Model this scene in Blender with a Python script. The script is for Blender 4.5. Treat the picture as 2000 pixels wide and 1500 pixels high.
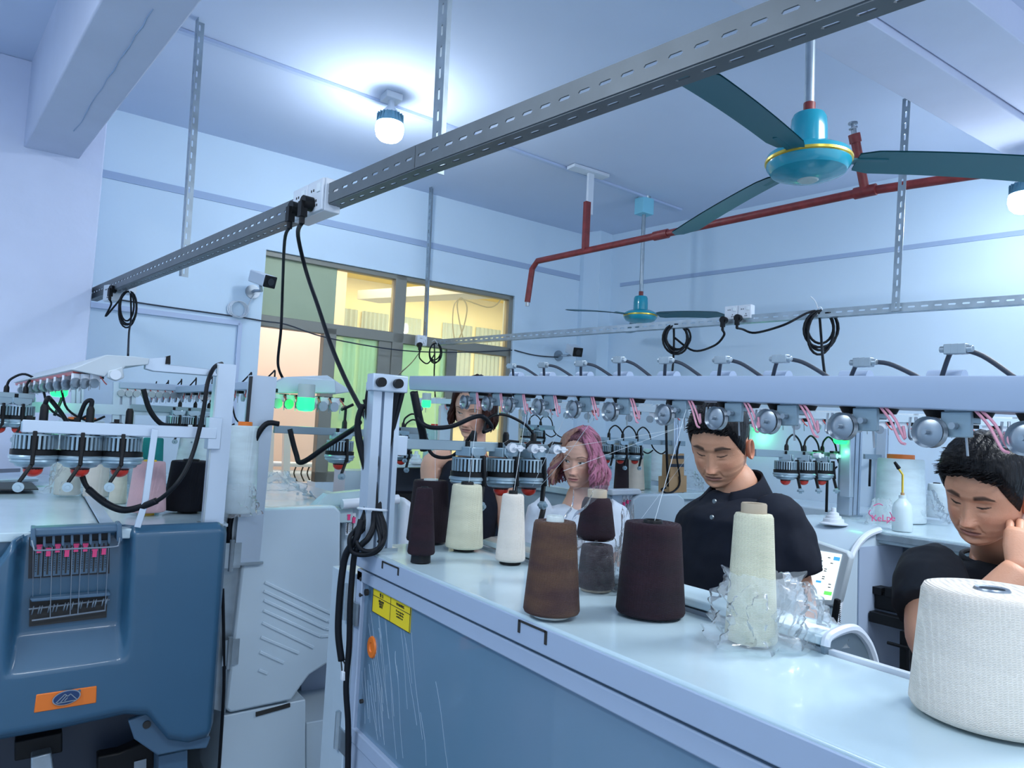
import bpy, bmesh, math, random
from mathutils import Vector, Matrix, Euler, noise
random.seed(7)
C = bpy.context.scene.collection
D = bpy.data
for o in list(D.objects): D.objects.remove(o)
PI = math.pi

# ---------------------------------------------------------------- camera
F = 1400.0
H = 1.62
MX = Matrix(((0.83065412, 0.0788249, 0.55118088), (-0.55469941, 0.03147652, 0.83145522), (0.04819012, -0.99639142, 0.06987023)))
O = Vector((0, 0, H))
def ray(x, y): return MX @ Vector(((x - 1000) / F, (y - 750) / F, 1.0))
def at(x, y, d): return O + ray(x, y) * d                 # point seen at pixel (x, y), at distance d along the view
def onz(x, y, z):
    r = ray(x, y); return O + r * ((z - H) / r.z)
def onx(x, y, wx):
    r = ray(x, y); return O + r * (wx / r.x)
def ony(x, y, wy):
    r = ray(x, y); return O + r * (wy / r.y)
cam = D.cameras.new('camera'); co = D.objects.new('camera', cam); C.objects.link(co)
R3 = Matrix((MX.col[0], -MX.col[1], -MX.col[2])).transposed()
co.matrix_world = Matrix.Translation(O) @ R3.to_4x4()
cam.sensor_width = 36; cam.lens = 36 * F / 2000; cam.clip_start = 0.05
bpy.context.scene.camera = co

# ---------------------------------------------------------------- light and exposure
sc = bpy.context.scene
sc.view_settings.view_transform = 'Standard'; sc.view_settings.look = 'None'
sc.view_settings.gamma = 1; sc.view_settings.use_curve_mapping = False
sc.view_settings.exposure = 1.15
w = D.worlds.new('world'); sc.world = w; w.use_nodes = True
w.node_tree.nodes['Background'].inputs[0].default_value = (0.72, 0.84, 1.0, 1)
w.node_tree.nodes['Background'].inputs[1].default_value = 0.75
def area(name, loc, rot, sx, sy, power, col=(0.88, 0.95, 1.0)):
    l = D.lights.new(name, 'AREA'); l.shape = 'RECTANGLE'; l.size = sx; l.size_y = sy; l.energy = power; l.color = col
    o = D.objects.new(name, l); C.objects.link(o); o.location = loc; o.rotation_euler = rot; return o
area('ceiling_light', (0.3, -0.9, 3.30), (0, 0, 0), 1.4, 0.5, 28)
area('ceiling_light', (2.6, 0.1, 3.10), (0, 0, 0), 1.2, 0.6, 30)
area('ceiling_light', (-1.3, 1.6, 3.30), (0, 0, 0), 0.5, 1.4, 20)
area('ceiling_light', (5.2, 3.4, 3.2), (0, 0, 0), 1.2, 1.2, 22)
def point(name, loc, power, col, r=0.04):
    l = D.lights.new(name, 'POINT'); l.energy = power; l.color = col; l.shadow_soft_size = r
    o = D.objects.new(name, l); C.objects.link(o); o.location = loc; return o

# ---------------------------------------------------------------- materials
def mat(name, col, rough=0.5, metal=0.0, noise_s=0, noise_a=0.0, bump=0.0, bump_s=40, emit=None, es=0, spec=0.5, col2=None, alpha=None, stretch=None, coat=0, sub=0, attr=None):
    m = D.materials.new(name); m.use_nodes = True
    nt = m.node_tree; b = nt.nodes['Principled BSDF']
    b.inputs['Base Color'].default_value = (*col, 1); b.inputs['Roughness'].default_value = rough
    b.inputs['Metallic'].default_value = metal; b.inputs['Specular IOR Level'].default_value = spec
    if coat: b.inputs['Coat Weight'].default_value = coat
    if sub:
        b.inputs['Subsurface Weight'].default_value = sub; b.inputs['Subsurface Radius'].default_value = (0.012, 0.005, 0.003); b.inputs['Subsurface Scale'].default_value = 0.5
    tc = nt.nodes.new('ShaderNodeTexCoord'); mp = nt.nodes.new('ShaderNodeMapping')
    nt.links.new(tc.outputs['Object'], mp.inputs[0])
    if stretch: mp.inputs['Scale'].default_value = stretch
    if noise_s:
        n = nt.nodes.new('ShaderNodeTexNoise'); n.inputs['Scale'].default_value = noise_s; n.inputs['Detail'].default_value = 4
        nt.links.new(mp.outputs[0], n.inputs['Vector'])
        cr = nt.nodes.new('ShaderNodeValToRGB'); c2 = col2 or tuple(c * (1 - noise_a) for c in col)
        cr.color_ramp.elements[0].position = 0.35; cr.color_ramp.elements[1].position = 0.68
        cr.color_ramp.elements[0].color = (*c2, 1); cr.color_ramp.elements[1].color = (*col, 1)
        nt.links.new(n.outputs[0], cr.inputs[0]); nt.links.new(cr.outputs[0], b.inputs['Base Color'])
    if attr:
        a = nt.nodes.new('ShaderNodeAttribute'); a.attribute_name = attr; nt.links.new(a.outputs['Color'], b.inputs['Base Color'])
    if bump:
        n2 = nt.nodes.new('ShaderNodeTexNoise'); n2.inputs['Scale'].default_value = bump_s; n2.inputs['Detail'].default_value = 3
        nt.links.new(mp.outputs[0], n2.inputs['Vector'])
        bp = nt.nodes.new('ShaderNodeBump'); bp.inputs['Strength'].default_value = bump; bp.inputs['Distance'].default_value = 0.01
        nt.links.new(n2.outputs[0], bp.inputs['Height']); nt.links.new(bp.outputs[0], b.inputs['Normal'])
    if emit:
        b.inputs['Emission Color'].default_value = (*emit, 1); b.inputs['Emission Strength'].default_value = es
    if alpha is not None: b.inputs['Alpha'].default_value = alpha
    return m
def film(name, col, t=0.6, rough=0.1, bump=0.0, bs=20, gl=0.35, dif=(0.9, 0.95, 1)):
    """thin see-through sheet: tinted transparency with gloss and a little milky scatter"""
    m = D.materials.new(name); m.use_nodes = True; nt = m.node_tree; nt.nodes.clear()
    out = nt.nodes.new('ShaderNodeOutputMaterial'); tr = nt.nodes.new('ShaderNodeBsdfTransparent'); tr.inputs[0].default_value = (*col, 1)
    g = nt.nodes.new('ShaderNodeBsdfGlossy'); g.inputs['Roughness'].default_value = rough
    d1 = nt.nodes.new('ShaderNodeBsdfDiffuse'); d1.inputs[0].default_value = (*dif, 1)
    d2 = nt.nodes.new('ShaderNodeBsdfTranslucent'); d2.inputs[0].default_value = (*dif, 1)
    dm = nt.nodes.new('ShaderNodeMixShader'); nt.links.new(d1.outputs[0], dm.inputs[1]); nt.links.new(d2.outputs[0], dm.inputs[2])
    m1 = nt.nodes.new('ShaderNodeMixShader'); m1.inputs[0].default_value = 1 - t
    nt.links.new(tr.outputs[0], m1.inputs[1]); nt.links.new(dm.outputs[0], m1.inputs[2])
    m2 = nt.nodes.new('ShaderNodeMixShader'); lw = nt.nodes.new('ShaderNodeLayerWeight'); lw.inputs[0].default_value = gl
    mu = nt.nodes.new('ShaderNodeMath'); mu.operation = 'MULTIPLY'; mu.inputs[1].default_value = 0.8
    nt.links.new(lw.outputs['Fresnel'], mu.inputs[0]); nt.links.new(mu.outputs[0], m2.inputs[0])
    nt.links.new(m1.outputs[0], m2.inputs[1]); nt.links.new(g.outputs[0], m2.inputs[2]); nt.links.new(m2.outputs[0], out.inputs[0])
    if bump:
        n2 = nt.nodes.new('ShaderNodeTexNoise'); n2.inputs['Scale'].default_value = bs
        tc = nt.nodes.new('ShaderNodeTexCoord'); nt.links.new(tc.outputs['Object'], n2.inputs['Vector'])
        bp = nt.nodes.new('ShaderNodeBump'); bp.inputs['Strength'].default_value = bump; bp.inputs['Distance'].default_value = 0.01
        nt.links.new(n2.outputs[0], bp.inputs['Height'])
        for q in (g, d1): nt.links.new(bp.outputs[0], q.inputs['Normal'])
        nt.links.new(bp.outputs[0], lw.inputs['Normal'])
    return m
M = {}
M['wall'] = mat('wall_plaster', (0.64, 0.79, 0.93), 0.85, noise_s=1.3, noise_a=0.05, bump=0.15, bump_s=9)
M['pillar'] = mat('pillar_plaster', (0.68, 0.74, 0.92), 0.85, noise_s=3, noise_a=0.06, bump=0.25, bump_s=12)
M['ceil'] = mat('ceiling_paint', (0.60, 0.69, 0.87), 0.9, noise_s=1.1, noise_a=0.05, bump=0.12, bump_s=7)
M['beam'] = mat('beam_paint', (0.62, 0.67, 0.83), 0.85, noise_s=2.5, noise_a=0.07, bump=0.3, bump_s=8)
M['floor'] = mat('floor_concrete', (0.30, 0.34, 0.38), 0.4, noise_s=3, noise_a=0.2)
M['groove'] = mat('trim_paint', (0.36, 0.47, 0.66), 0.8)
M['conduit'] = mat('conduit_plastic', (0.48, 0.58, 0.78), 0.5)
M['galv'] = mat('galvanised_steel', (0.42, 0.50, 0.56), 0.38, 0.75, noise_s=14, noise_a=0.25)
M['slotted'] = mat('slotted_angle_paint', (0.15, 0.175, 0.195), 0.45, 0.35, noise_s=10, noise_a=0.15)
M['alu'] = mat('machine_aluminium', (0.50, 0.60, 0.72), 0.35, 0.4, noise_s=4, noise_a=0.08)
M['bar'] = mat('feeder_bar_steel', (0.24, 0.33, 0.39), 0.35, 0.5)
M['white'] = mat('machine_white_paint', (0.52, 0.64, 0.74), 0.32, noise_s=2.2, noise_a=0.08, coat=0.2)
M['table'] = mat('machine_top_enamel', (0.52, 0.67, 0.74), 0.22, noise_s=5, noise_a=0.10, coat=0.3)
M['front'] = mat('machine_front_lavender', (0.36, 0.45, 0.60), 0.4, noise_s=2, noise_a=0.05)
M['panelblue'] = mat('filmed_steel_panel', (0.13, 0.25, 0.36), 0.32, 0.1, noise_s=2.2, col2=(0.17, 0.27, 0.38), bump=0.05, bump_s=6, coat=0.5)
M['blue'] = mat('machine_blue_paint', (0.028, 0.10, 0.18), 0.38, noise_s=2, noise_a=0.08, coat=0.25)
M['blue2'] = mat('machine_blue_trim', (0.06, 0.125, 0.20), 0.4)
M['dark'] = mat('dark_interior', (0.010, 0.014, 0.022), 0.5)
M['navy'] = mat('navy_interior', (0.018, 0.03, 0.055), 0.4)
M['black'] = mat('black_plastic', (0.005, 0.006, 0.008), 0.45, spec=0.25)
M['cable'] = mat('cable_rubber', (0.005, 0.007, 0.011), 0.5, spec=0.22)
M['graycable'] = mat('grey_cable', (0.025, 0.035, 0.055), 0.5)
M['steel'] = mat('polished_steel', (0.34, 0.39, 0.44), 0.33, 0.85)
M['ring'] = mat('feeder_ring', (0.32, 0.44, 0.52), 0.3, 0.5)
M['red'] = mat('red_plastic', (0.62, 0.035, 0.02), 0.3)
M['orange'] = mat('orange_plastic', (0.75, 0.17, 0.015), 0.4)
M['pink'] = mat('pink_plastic', (0.80, 0.06, 0.22), 0.4)
M['pinkwire'] = mat('pink_wire', (0.62, 0.28, 0.36), 0.4)
M['yellow'] = mat('yellow_sticker', (0.80, 0.62, 0.02), 0.5)
M['ink'] = mat('black_ink', (0.02, 0.02, 0.02), 0.6)
M['green'] = mat('green_lamp', (0.02, 0.7, 0.12), 0.4, emit=(0.01, 1.0, 0.12), es=1.6)
M['lampgrey'] = mat('frosted_grey', (0.45, 0.55, 0.55), 0.4)
M['redpipe'] = mat('red_pipe_paint', (0.26, 0.035, 0.035), 0.45, noise_s=22, noise_a=0.35)
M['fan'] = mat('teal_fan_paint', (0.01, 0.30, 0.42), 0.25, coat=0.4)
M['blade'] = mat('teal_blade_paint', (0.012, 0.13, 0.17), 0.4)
M['gold'] = mat('gold_band', (0.75, 0.55, 0.08), 0.3, 0.6)
M['bulb'] = mat('bulb_glow', (1, 1, 1), 0.5, emit=(0.85, 0.93, 1.0), es=14)
M['plastic'] = mat('white_plastic', (0.66, 0.72, 0.80), 0.35)
M['frame'] = mat('window_frame_bronze', (0.25, 0.25, 0.22), 0.5, 0.2)
M['glass'] = film('window_glass', (1.0, 0.98, 0.84), 0.86, 0.03, dif=(1, 0.95, 0.7), gl=0.25)
M['film_green'] = film('green_glass_film', (0.80, 0.97, 0.80), 0.58, 0.15, dif=(0.60, 0.93, 0.62))
M['film_olive'] = mat('green_backing_board', (0.42, 0.50, 0.33), 0.5, noise_s=2, noise_a=0.1)
M['bag'] = film('clear_plastic_bag', (0.97, 0.99, 1), 0.76, 0.25, bump=0.3, bs=30, gl=0.10)
M['bagclear'] = film('very_clear_plastic_bag', (0.98, 0.99, 1), 0.93, 0.15, bump=0.4, bs=30, gl=0.2)
M['perspex'] = film('machine_glass_cover', (0.75, 0.85, 0.92), 0.60, 0.12, gl=0.4, dif=(0.6, 0.75, 0.85))
M['cream_wall'] = mat('beige_room_wall', (0.74, 0.60, 0.55), 0.85, noise_s=1, noise_a=0.05)
M['yellow_wall'] = mat('yellow_ceiling', (0.90, 0.66, 0.08), 0.8)
M['ivory'] = mat('ivory_room_wall', (0.85, 0.80, 0.62), 0.85)
M['curtain'] = mat('pale_blue_blind', (0.36, 0.48, 0.58), 0.8)
M['card'] = mat('cardboard', (0.42, 0.27, 0.14), 0.7, noise_s=8, noise_a=0.1)
M['paper'] = mat('paper', (0.72, 0.80, 0.86), 0.6)
M['screen'] = mat('screen_white', (0.7, 0.8, 0.85), 0.3, emit=(0.75, 0.87, 0.92), es=0.55)
M['screen_blue'] = mat('screen_blue', (0.05, 0.25, 0.7), 0.3, emit=(0.05, 0.3, 0.8), es=0.6)
M['screen_green'] = mat('screen_green', (0.1, 0.7, 0.1), 0.3, emit=(0.12, 0.8, 0.1), es=0.7)
M['bezel'] = mat('screen_bezel', (0.50, 0.57, 0.62), 0.4)
def yarn(name, col, col2=None, rough=0.75, bump=0.5):
    m = D.materials.new(name); m.use_nodes = True; nt = m.node_tree; b = nt.nodes['Principled BSDF']
    b.inputs['Roughness'].default_value = rough; b.inputs['Sheen Weight'].default_value = 0.15 if max(col) > 0.3 else 0.0; b.inputs['Specular IOR Level'].default_value = 0.25
    tc = nt.nodes.new('ShaderNodeTexCoord'); col2 = col2 or tuple(c * 0.86 for c in col)
    hs = []
    for sgn in (1, -1):
        mp = nt.nodes.new('ShaderNodeMapping'); mp.inputs['Rotation'].default_value = (0.14 * sgn, 0.12 * sgn, 0)
        nt.links.new(tc.outputs['Object'], mp.inputs[0])
        wv = nt.nodes.new('ShaderNodeTexWave'); wv.bands_direction = 'Z'; wv.inputs['Scale'].default_value = 190; wv.inputs['Distortion'].default_value = 1.2
        nt.links.new(mp.outputs[0], wv.inputs['Vector']); hs.append(wv)
    ad = nt.nodes.new('ShaderNodeMath'); ad.operation = 'ADD'; nt.links.new(hs[0].outputs['Fac'], ad.inputs[0]); nt.links.new(hs[1].outputs['Fac'], ad.inputs[1])
    bp = nt.nodes.new('ShaderNodeBump'); bp.inputs['Strength'].default_value = bump; bp.inputs['Distance'].default_value = 0.002
    nt.links.new(ad.outputs[0], bp.inputs['Height']); nt.links.new(bp.outputs[0], b.inputs['Normal'])
    n = nt.nodes.new('ShaderNodeTexNoise'); n.inputs['Scale'].default_value = 9; n.inputs['Detail'].default_value = 6
    mp2 = nt.nodes.new('ShaderNodeMapping'); mp2.inputs['Scale'].default_value = (1, 1, 3.5); nt.links.new(tc.outputs['Object'], mp2.inputs[0]); nt.links.new(mp2.outputs[0], n.inputs['Vector'])
    cr = nt.nodes.new('ShaderNodeValToRGB'); cr.color_ramp.elements[0].position = 0.35; cr.color_ramp.elements[1].position = 0.65
    cr.color_ramp.elements[0].color = (*col2, 1); cr.color_ramp.elements[1].color = (*col, 1)
    nt.links.new(n.outputs[0], cr.inputs[0]); nt.links.new(cr.outputs[0], b.inputs['Base Color'])
    return m
Y = {'cream': yarn('cream_yarn', (0.70, 0.69, 0.52)), 'ivory': yarn('ivory_yarn', (0.79, 0.73, 0.65), (0.73, 0.68, 0.61)), 'offwhite': yarn('offwhite_yarn', (0.78, 0.80, 0.80)),
     'plum': yarn('plum_yarn', (0.026, 0.010, 0.017), (0.015, 0.008, 0.014)), 'brown': yarn('brown_yarn', (0.115, 0.062, 0.038), (0.06, 0.03, 0.03), 0.6),
     'charcoal': yarn('charcoal_yarn', (0.022, 0.013, 0.019)), 'black': yarn('black_yarn', (0.005, 0.006, 0.011)), 'pinkc': yarn('pale_pink_yarn', (0.66, 0.42, 0.46), (0.60, 0.40, 0.44)),
     'white': yarn('white_yarn', (0.70, 0.84, 0.90)), 'mint': yarn('mint_yarn', (0.50, 0.78, 0.75)), 'teal': yarn('teal_yarn', (0.02, 0.28, 0.27)), 'beige': yarn('beige_yarn', (0.68, 0.68, 0.58))}

# ---------------------------------------------------------------- mesh builder
ORG = {}
class MB:
    def __init__(s): s.v = []; s.f = []; s.m = []; s.mi = 0
    def add(s, vs, fs):
        k = len(s.v); s.v += [Vector(p) for p in vs]; s.f += [tuple(i + k for i in f) for f in fs]; s.m += [s.mi] * len(fs); return s
    def box(s, c, d, R=None):
        c = Vector(c); x, y, z = (q / 2 for q in d); vs = [Vector(p) for p in ((-x, -y, -z), (x, -y, -z), (x, y, -z), (-x, y, -z), (-x, -y, z), (x, -y, z), (x, y, z), (-x, y, z))]
        if R: vs = [R @ p for p in vs]
        return s.add([c + p for p in vs], [(3, 2, 1, 0), (4, 5, 6, 7), (0, 1, 5, 4), (1, 2, 6, 5), (2, 3, 7, 6), (3, 0, 4, 7)])
    def b2(s, a, b): # box from corner to corner
        a = Vector(a); b = Vector(b); return s.box((a + b) / 2, [abs(q) for q in (b - a)])
    def prism(s, pts, vec):
        n = len(pts); vec = Vector(vec); a = [Vector(p) for p in pts]
        nn = Vector((0, 0, 0))
        for i in range(n): nn += (a[i] - a[0]).cross(a[(i + 1) % n] - a[0])
        if nn.dot(vec) > 0: a.reverse()
        return s.add(a + [p + vec for p in a], [tuple(range(n)), tuple(range(2 * n - 1, n - 1, -1))] + [(i, i + n, (i + 1) % n + n, (i + 1) % n) for i in range(n)])
    def bar(s, a, b, wd, th, up=(0, 0, 1)):
        a = Vector(a); b = Vector(b); d = (b - a); L = d.length; d.normalize(); sd = d.cross(Vector(up)).normalized(); u = sd.cross(d)
        return s.box((a + b) / 2, (L, wd, th), Matrix((d, sd, u)).transposed())
    def tube(s, pts, r, n=8, smooth=0, closed=False, caps=True):
        P = [Vector(p) for p in pts]
        rr = r if isinstance(r, (list, tuple)) else [r] * len(P)
        if smooth:
            Q = []; RR = []; N = len(P); rng = N if closed else N - 1
            for i in range(rng):
                p0 = P[(i - 1) % N] if (closed or i > 0) else P[0]; p1 = P[i]; p2 = P[(i + 1) % N]; p3 = P[(i + 2) % N] if (closed or i + 2 < N) else P[-1]
                for k in range(smooth):
                    t = k / smooth
                    Q.append(0.5 * ((2 * p1) + (p2 - p0) * t + (2 * p0 - 5 * p1 + 4 * p2 - p3) * t * t + (3 * p1 - p0 - 3 * p2 + p3) * t ** 3)); RR.append(rr[i] * (1 - t) + rr[(i + 1) % N] * t)
            if not closed: Q.append(P[-1]); RR.append(rr[-1])
            P, rr = Q, RR
        N = len(P); vs = []; prev = None
        for i in range(N):
            t = (P[(i + 1) % N] - P[i - 1]) if (closed or 0 < i < N - 1) else (P[1] - P[0] if i == 0 else P[-1] - P[-2])
            if t.length < 1e-9: t = Vector((0, 0, 1))
            t.normalize()
            if prev is None: u = t.cross(Vector((0.3, 0.2, 1)).normalized()); u = u if u.length > 0.05 else t.cross(Vector((1, 0, 0)))
            else: u = prev - t * prev.dot(t)
            if u.length < 1e-6: u = t.orthogonal()
            u.normalize(); prev = u; w_ = t.cross(u)
            for k in range(n):
                a = 2 * PI * k / n; vs.append(P[i] + (u * math.cos(a) + w_ * math.sin(a)) * rr[i])
        fs = []
        for i in range(N if closed else N - 1):
            j = (i + 1) % N
            for k in range(n): fs.append((i * n + k, i * n + (k + 1) % n, j * n + (k + 1) % n, j * n + k))
        if caps and not closed: fs += [tuple(range(n - 1, -1, -1)), tuple((N - 1) * n + k for k in range(n))]
        return s.add(vs, fs)
    def lathe(s, prof, loc=(0, 0, 0), R=None, n=32):
        loc = Vector(loc); vs = []; N = len(prof)
        for r, z in prof:
            for k in range(n):
                a = 2 * PI * k / n; p = Vector((r * math.cos(a), r * math.sin(a), z)); vs.append(loc + (R @ p if R else p))
        fs = [(i * n + k, i * n + (k + 1) % n, (i + 1) * n + (k + 1) % n, (i + 1) * n + k) for i in range(N - 1) for k in range(n)]
        return s.add(vs, fs)
    def ball(s, c, r, n=16, sc=(1, 1, 1), R=None):
        c = Vector(c); m = n // 2; vs = []
        for i in range(m + 1):
            ph = PI * i / m
            for k in range(n):
                a = 2 * PI * k / n; p = Vector((math.sin(ph) * math.cos(a) * sc[0], math.sin(ph) * math.sin(a) * sc[1], math.cos(ph) * sc[2])) * r; vs.append(c + (R @ p if R else p))
        return s.add(vs, [(i * n + k, (i + 1) * n + k, (i + 1) * n + (k + 1) % n, i * n + (k + 1) % n) for i in range(m) for k in range(n)])
    def loft(s, rings, cap=True):
        n = len(rings[0]); vs = [p for r in rings for p in r]; N = len(rings)
        fs = [(i * n + k, i * n + (k + 1) % n, (i + 1) * n + (k + 1) % n, (i + 1) * n + k) for i in range(N - 1) for k in range(n)]
        if cap: fs += [tuple(range(n - 1, -1, -1)), tuple((N - 1) * n + k for k in range(n))]
        return s.add(vs, fs)
    def grid(s, fn, nu, nv, wrap=False):
        vs = [fn(i / (nu if wrap else nu - 1), j / (nv - 1)) for j in range(nv) for i in range(nu)]
        return s.add(vs, [(j * nu + i, j * nu + (i + 1) % nu, (j + 1) * nu + (i + 1) % nu, (j + 1) * nu + i) for j in range(nv - 1) for i in range(nu if wrap else nu - 1)])
    def build(s, name, mt, parent=None, org=None, smooth=False, bevel=0, label=None, cat=None, group=None, kind=None, solid=0, angle=35):
        if parent is not None: org = ORG[parent]
        elif org is None:
            xs = [p.x for p in s.v]; ys = [p.y for p in s.v]; zs = [p.z for p in s.v]
            org = Vector(((min(xs) + max(xs)) / 2, (min(ys) + max(ys)) / 2, min(zs)))
        org = Vector(org); me = D.meshes.new(name); me.from_pydata([tuple(p - org) for p in s.v], [], s.f)
        mts = mt if isinstance(mt, list) else [mt]
        for q in mts: me.materials.append(q)
        for i, p in enumerate(me.polygons): p.material_index = s.m[i]
        me.update(); bmm = bmesh.new(); bmm.from_mesh(me); bmesh.ops.recalc_face_normals(bmm, faces=bmm.faces); bmm.to_mesh(me); bmm.free()
        if smooth:
            me.shade_smooth()
            if angle < 180: me.set_sharp_from_angle(angle=math.radians(angle))
        o = D.objects.new(name, me); C.objects.link(o); ORG[o] = org
        if parent is not None: o.parent = parent
        else: o.location = org
        if bevel:
            b = o.modifiers.new('bevel', 'BEVEL'); b.width = bevel; b.segments = 2; b.limit_method = 'ANGLE'; b.angle_limit = math.radians(40)
            if not smooth: me.shade_smooth(); me.set_sharp_from_angle(angle=math.radians(50))
        if solid:
            q = o.modifiers.new('solid', 'SOLIDIFY'); q.thickness = solid
        tag(o, label, cat, group, kind); return o
def tag(o, label=None, cat=None, group=None, kind=None):
    if label: o['label'] = label
    if cat: o['category'] = cat
    if group: o['group'] = group
    if kind: o['kind'] = kind
    return o
def thing(name, label, cat, loc, group=None):
    o = D.objects.new(name, None); C.objects.link(o); o.location = loc; o.empty_display_size = 0.05; ORG[o] = Vector(loc)
    return tag(o, label, cat, group)
def dup(o, loc, rz=0.0, parent=None, label=None, group=None):
    c = o.copy(); C.objects.link(c); ORG[c] = Vector(loc)
    c.parent = parent
    if loc is not None: c.location = Vector(loc) - (ORG[parent] if parent is not None else Vector((0, 0, 0))); c.rotation_euler = (0, 0, rz)
    if label: c['label'] = label
    if group: c['group'] = group
    for ch in o.children: dupc(ch, c)
    return c
def dupc(ch, p):
    k = ch.copy(); C.objects.link(k); k.parent = p
    for g in ch.children: dupc(g, k)
def lerp(a, b, t): return a + (b - a) * t
def rnd(a, b): return random.uniform(a, b)
# ================================================================ the room
ZC = 3.4
wa = Vector((0.9993341, 0.0364878, 0))     # direction of the far wall
wn = Vector((0.0364878, -0.9993341, 0))    # its normal, into the room
WO = Vector((0.2686, 4.719, 0))
def W(u, z, off=0.0): return WO + wa * u + wn * off + Vector((0, 0, z))
def onw(x, y, off=0.0):
    r = ray(x, y); t = (wn.dot(WO - O) + off) / wn.dot(r); return O + r * t
def wu(x, y):
    p = onw(x, y); return (p - WO).dot(wa), p.z
CR = Vector((4.048, 4.857, 0)); uC = (CR - WO).dot(wa)
rd = Vector((0.196, -0.981, 0)).normalized(); rn = Vector((-0.981, -0.196, 0)).normalized()
# far wall with the window opening and doorway cut out
uL, zT = wu(515, 487)[0], 2.745
uL = 0.910; uR = 2.92; zB = 1.234
uD = 1.345                                   # right side of the open doorway below the transom
m = MB(); th = -0.16
def wbox(mb, u0, u1, z0, z1, o0=0.0, o1=th): mb.prism([W(u0, z0, o0), W(u1, z0, o0), W(u1, z1, o0), W(u0, z1, o0)], wn * (o1 - o0))
wbox(m, -1.6, uL, 0, ZC); wbox(m, uL, uR, zT, ZC); wbox(m, uR, uC, 0, ZC); wbox(m, uD, uR, 0, zB)
m.build('wall_back', M['wall'], kind='structure')
m = MB(); m.prism([CR, CR + rd * 9, CR + rd * 9 - rn * 0.15, CR - rn * 0.15], (0, 0, ZC)); m.build('wall_right', M['wall'], kind='structure')
m = MB(); m.b2((-2.6, -4, 0), (-2.5, 4.9, ZC)); m.build('wall_left', M['wall'], kind='structure')
m = MB(); m.b2((-2.6, -4, -0.1), (7.5, 9.6, 0)); m.build('floor', M['floor'], kind='structure')
m = MB(); m.b2((-2.6, -4, ZC), (6.5, 4.9, ZC + 0.1)); m.build('ceiling', M['ceil'], kind='structure')
# shallow step in the plaster low on the walls and painted groove high up
m = MB(); wbox(m, -0.06, uC, 2.985, 3.03, 0.008, 0.0); m.build('trim_1', M['groove'], kind='structure')
m = MB(); a = onz(1215, 559, 2.93); 
def onr(x, y):
    r = ray(x, y); return O + r * (rn.dot(CR - O) / rn.dot(r))
p1 = onr(1212, 560); p2 = onr(2000, 459); p3 = p2 + (p2 - p1) * 0.5
m.prism([p1 + rn * 0.01, p3 + rn * 0.01, p3 + rn * 0.01 + Vector((0, 0, 0.03)), p1 + rn * 0.01 + Vector((0, 0, 0.03))], -rn * 0.015); m.build('trim_2', M['groove'], kind='structure')
m = MB(); m.prism([CR + rd * 0.18, CR + rd * 0.0, CR + wn * 0.0 - wa * 0.18, CR - wa * 0.18 + wn * 0.05, CR + rn * 0.16 + rd * 0.18], (0, 0, ZC)); m.build('wall_corner', M['wall'], kind='structure')
# pillar and beams
m = MB(); m.b2((-0.62, 4.35, 0), (0.205, 4.75, ZC)); m.build('wall_pillar', M['pillar'], bevel=0.006, kind='structure')
m = MB()
b0 = Vector((0.094, 4.36, 2.95)); b1 = Vector((-0.15, 4.36, 2.95)); bd = Vector((0.128, -1, 0)).normalized() * 6.5
m.prism([b0, b1, b1 + Vector((0, 0, 0.46)), b0 + Vector((0, 0, 0.46))], bd); m.build('ceiling_beam', M['beam'], bevel=0.008, kind='structure')
q = MB(); pts = [onz(300 - i * 11 + rnd(-3, 3), 18 + i * 17, 2.9485) for i in range(15)]
q.tube(pts, [0.0012 + 0.002 * rnd(0, 1) for _ in pts], 4, 3); q.build('plaster_crack', M['groove'], kind='structure')
m = MB()
m.b2((1.6, 1.40, 3.17), (6.2, 1.62, ZC)); m.build('ceiling_beam', M['beam'], bevel=0.004, kind='structure')
m = MB(); m.b2((1.6, 1.15, 3.20), (6.2, 1.395, ZC)); m.build('ceiling_beam', M['beam'], bevel=0.004, kind='structure')
m = MB(); m.b2((1.4, 0.35, 3.33), (6.2, 1.15, ZC)); m.build('ceiling_beam', M['beam'], kind='structure')
# conduit strip along the ceiling
m = MB(); c0 = onz(345, 57, ZC - 0.01); c1 = onz(1330, 410, ZC - 0.01); m.bar(c0, c1, 0.028, 0.016)
m.build('ceiling_conduit', M['conduit'], label='flat white cable trunking running across the ceiling', cat='conduit')
# window: frames, mullion, transom, panes
def fr(mb, u0, u1, z0, z1, o0=-0.02, o1=-0.09): wbox(mb, u0, u1, z0, z1, o0, o1)
win = thing('window_1', None, None, W(uL, 0)); win['kind'] = 'structure'
zTr = 2.29
m = MB(); fr(m, uL, uR, zT - 0.035, zT); fr(m, uL, uR, zTr - 0.045, zTr + 0.03); fr(m, uR - 0.04, uR, zB, zT); fr(m, 1.86, 1.95, zB, zT); fr(m, uD, uR, zB, zB + 0.07)
fr(m, uD, uD + 0.09, zB, zTr); fr(m, 1.76, 1.86, zB, zTr, -0.03); fr(m, 2.33, 2.42, zB, zTr, -0.03); m.build('window_frame', M['frame'], win, bevel=0.004)
for (u0, u1, z0, z1, mt, lb) in ((1.42, 1.88, zTr, zT, 'glass', None), (1.93, uR - 0.03, zTr, zT, 'glass', None), (uD + 0.07, 1.78, zB + 0.05, zTr, 'film_green', 'green filmed pane'), (1.93, 2.35, zB + 0.05, zTr, 'film_green', 'green filmed pane'), (2.40, uR - 0.03, zB + 0.05, zTr, 'glass', None)):
    m = MB(); wbox(m, u0, u1, z0, z1, -0.05, -0.056); m.build('pane', M[mt], win, label=lb)
m = MB(); wbox(m, uL, 1.42, zTr, zT, -0.05, -0.056); m.build('pane', M['film_olive'], win, label='opaque pale green board in place of a pane')
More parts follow.
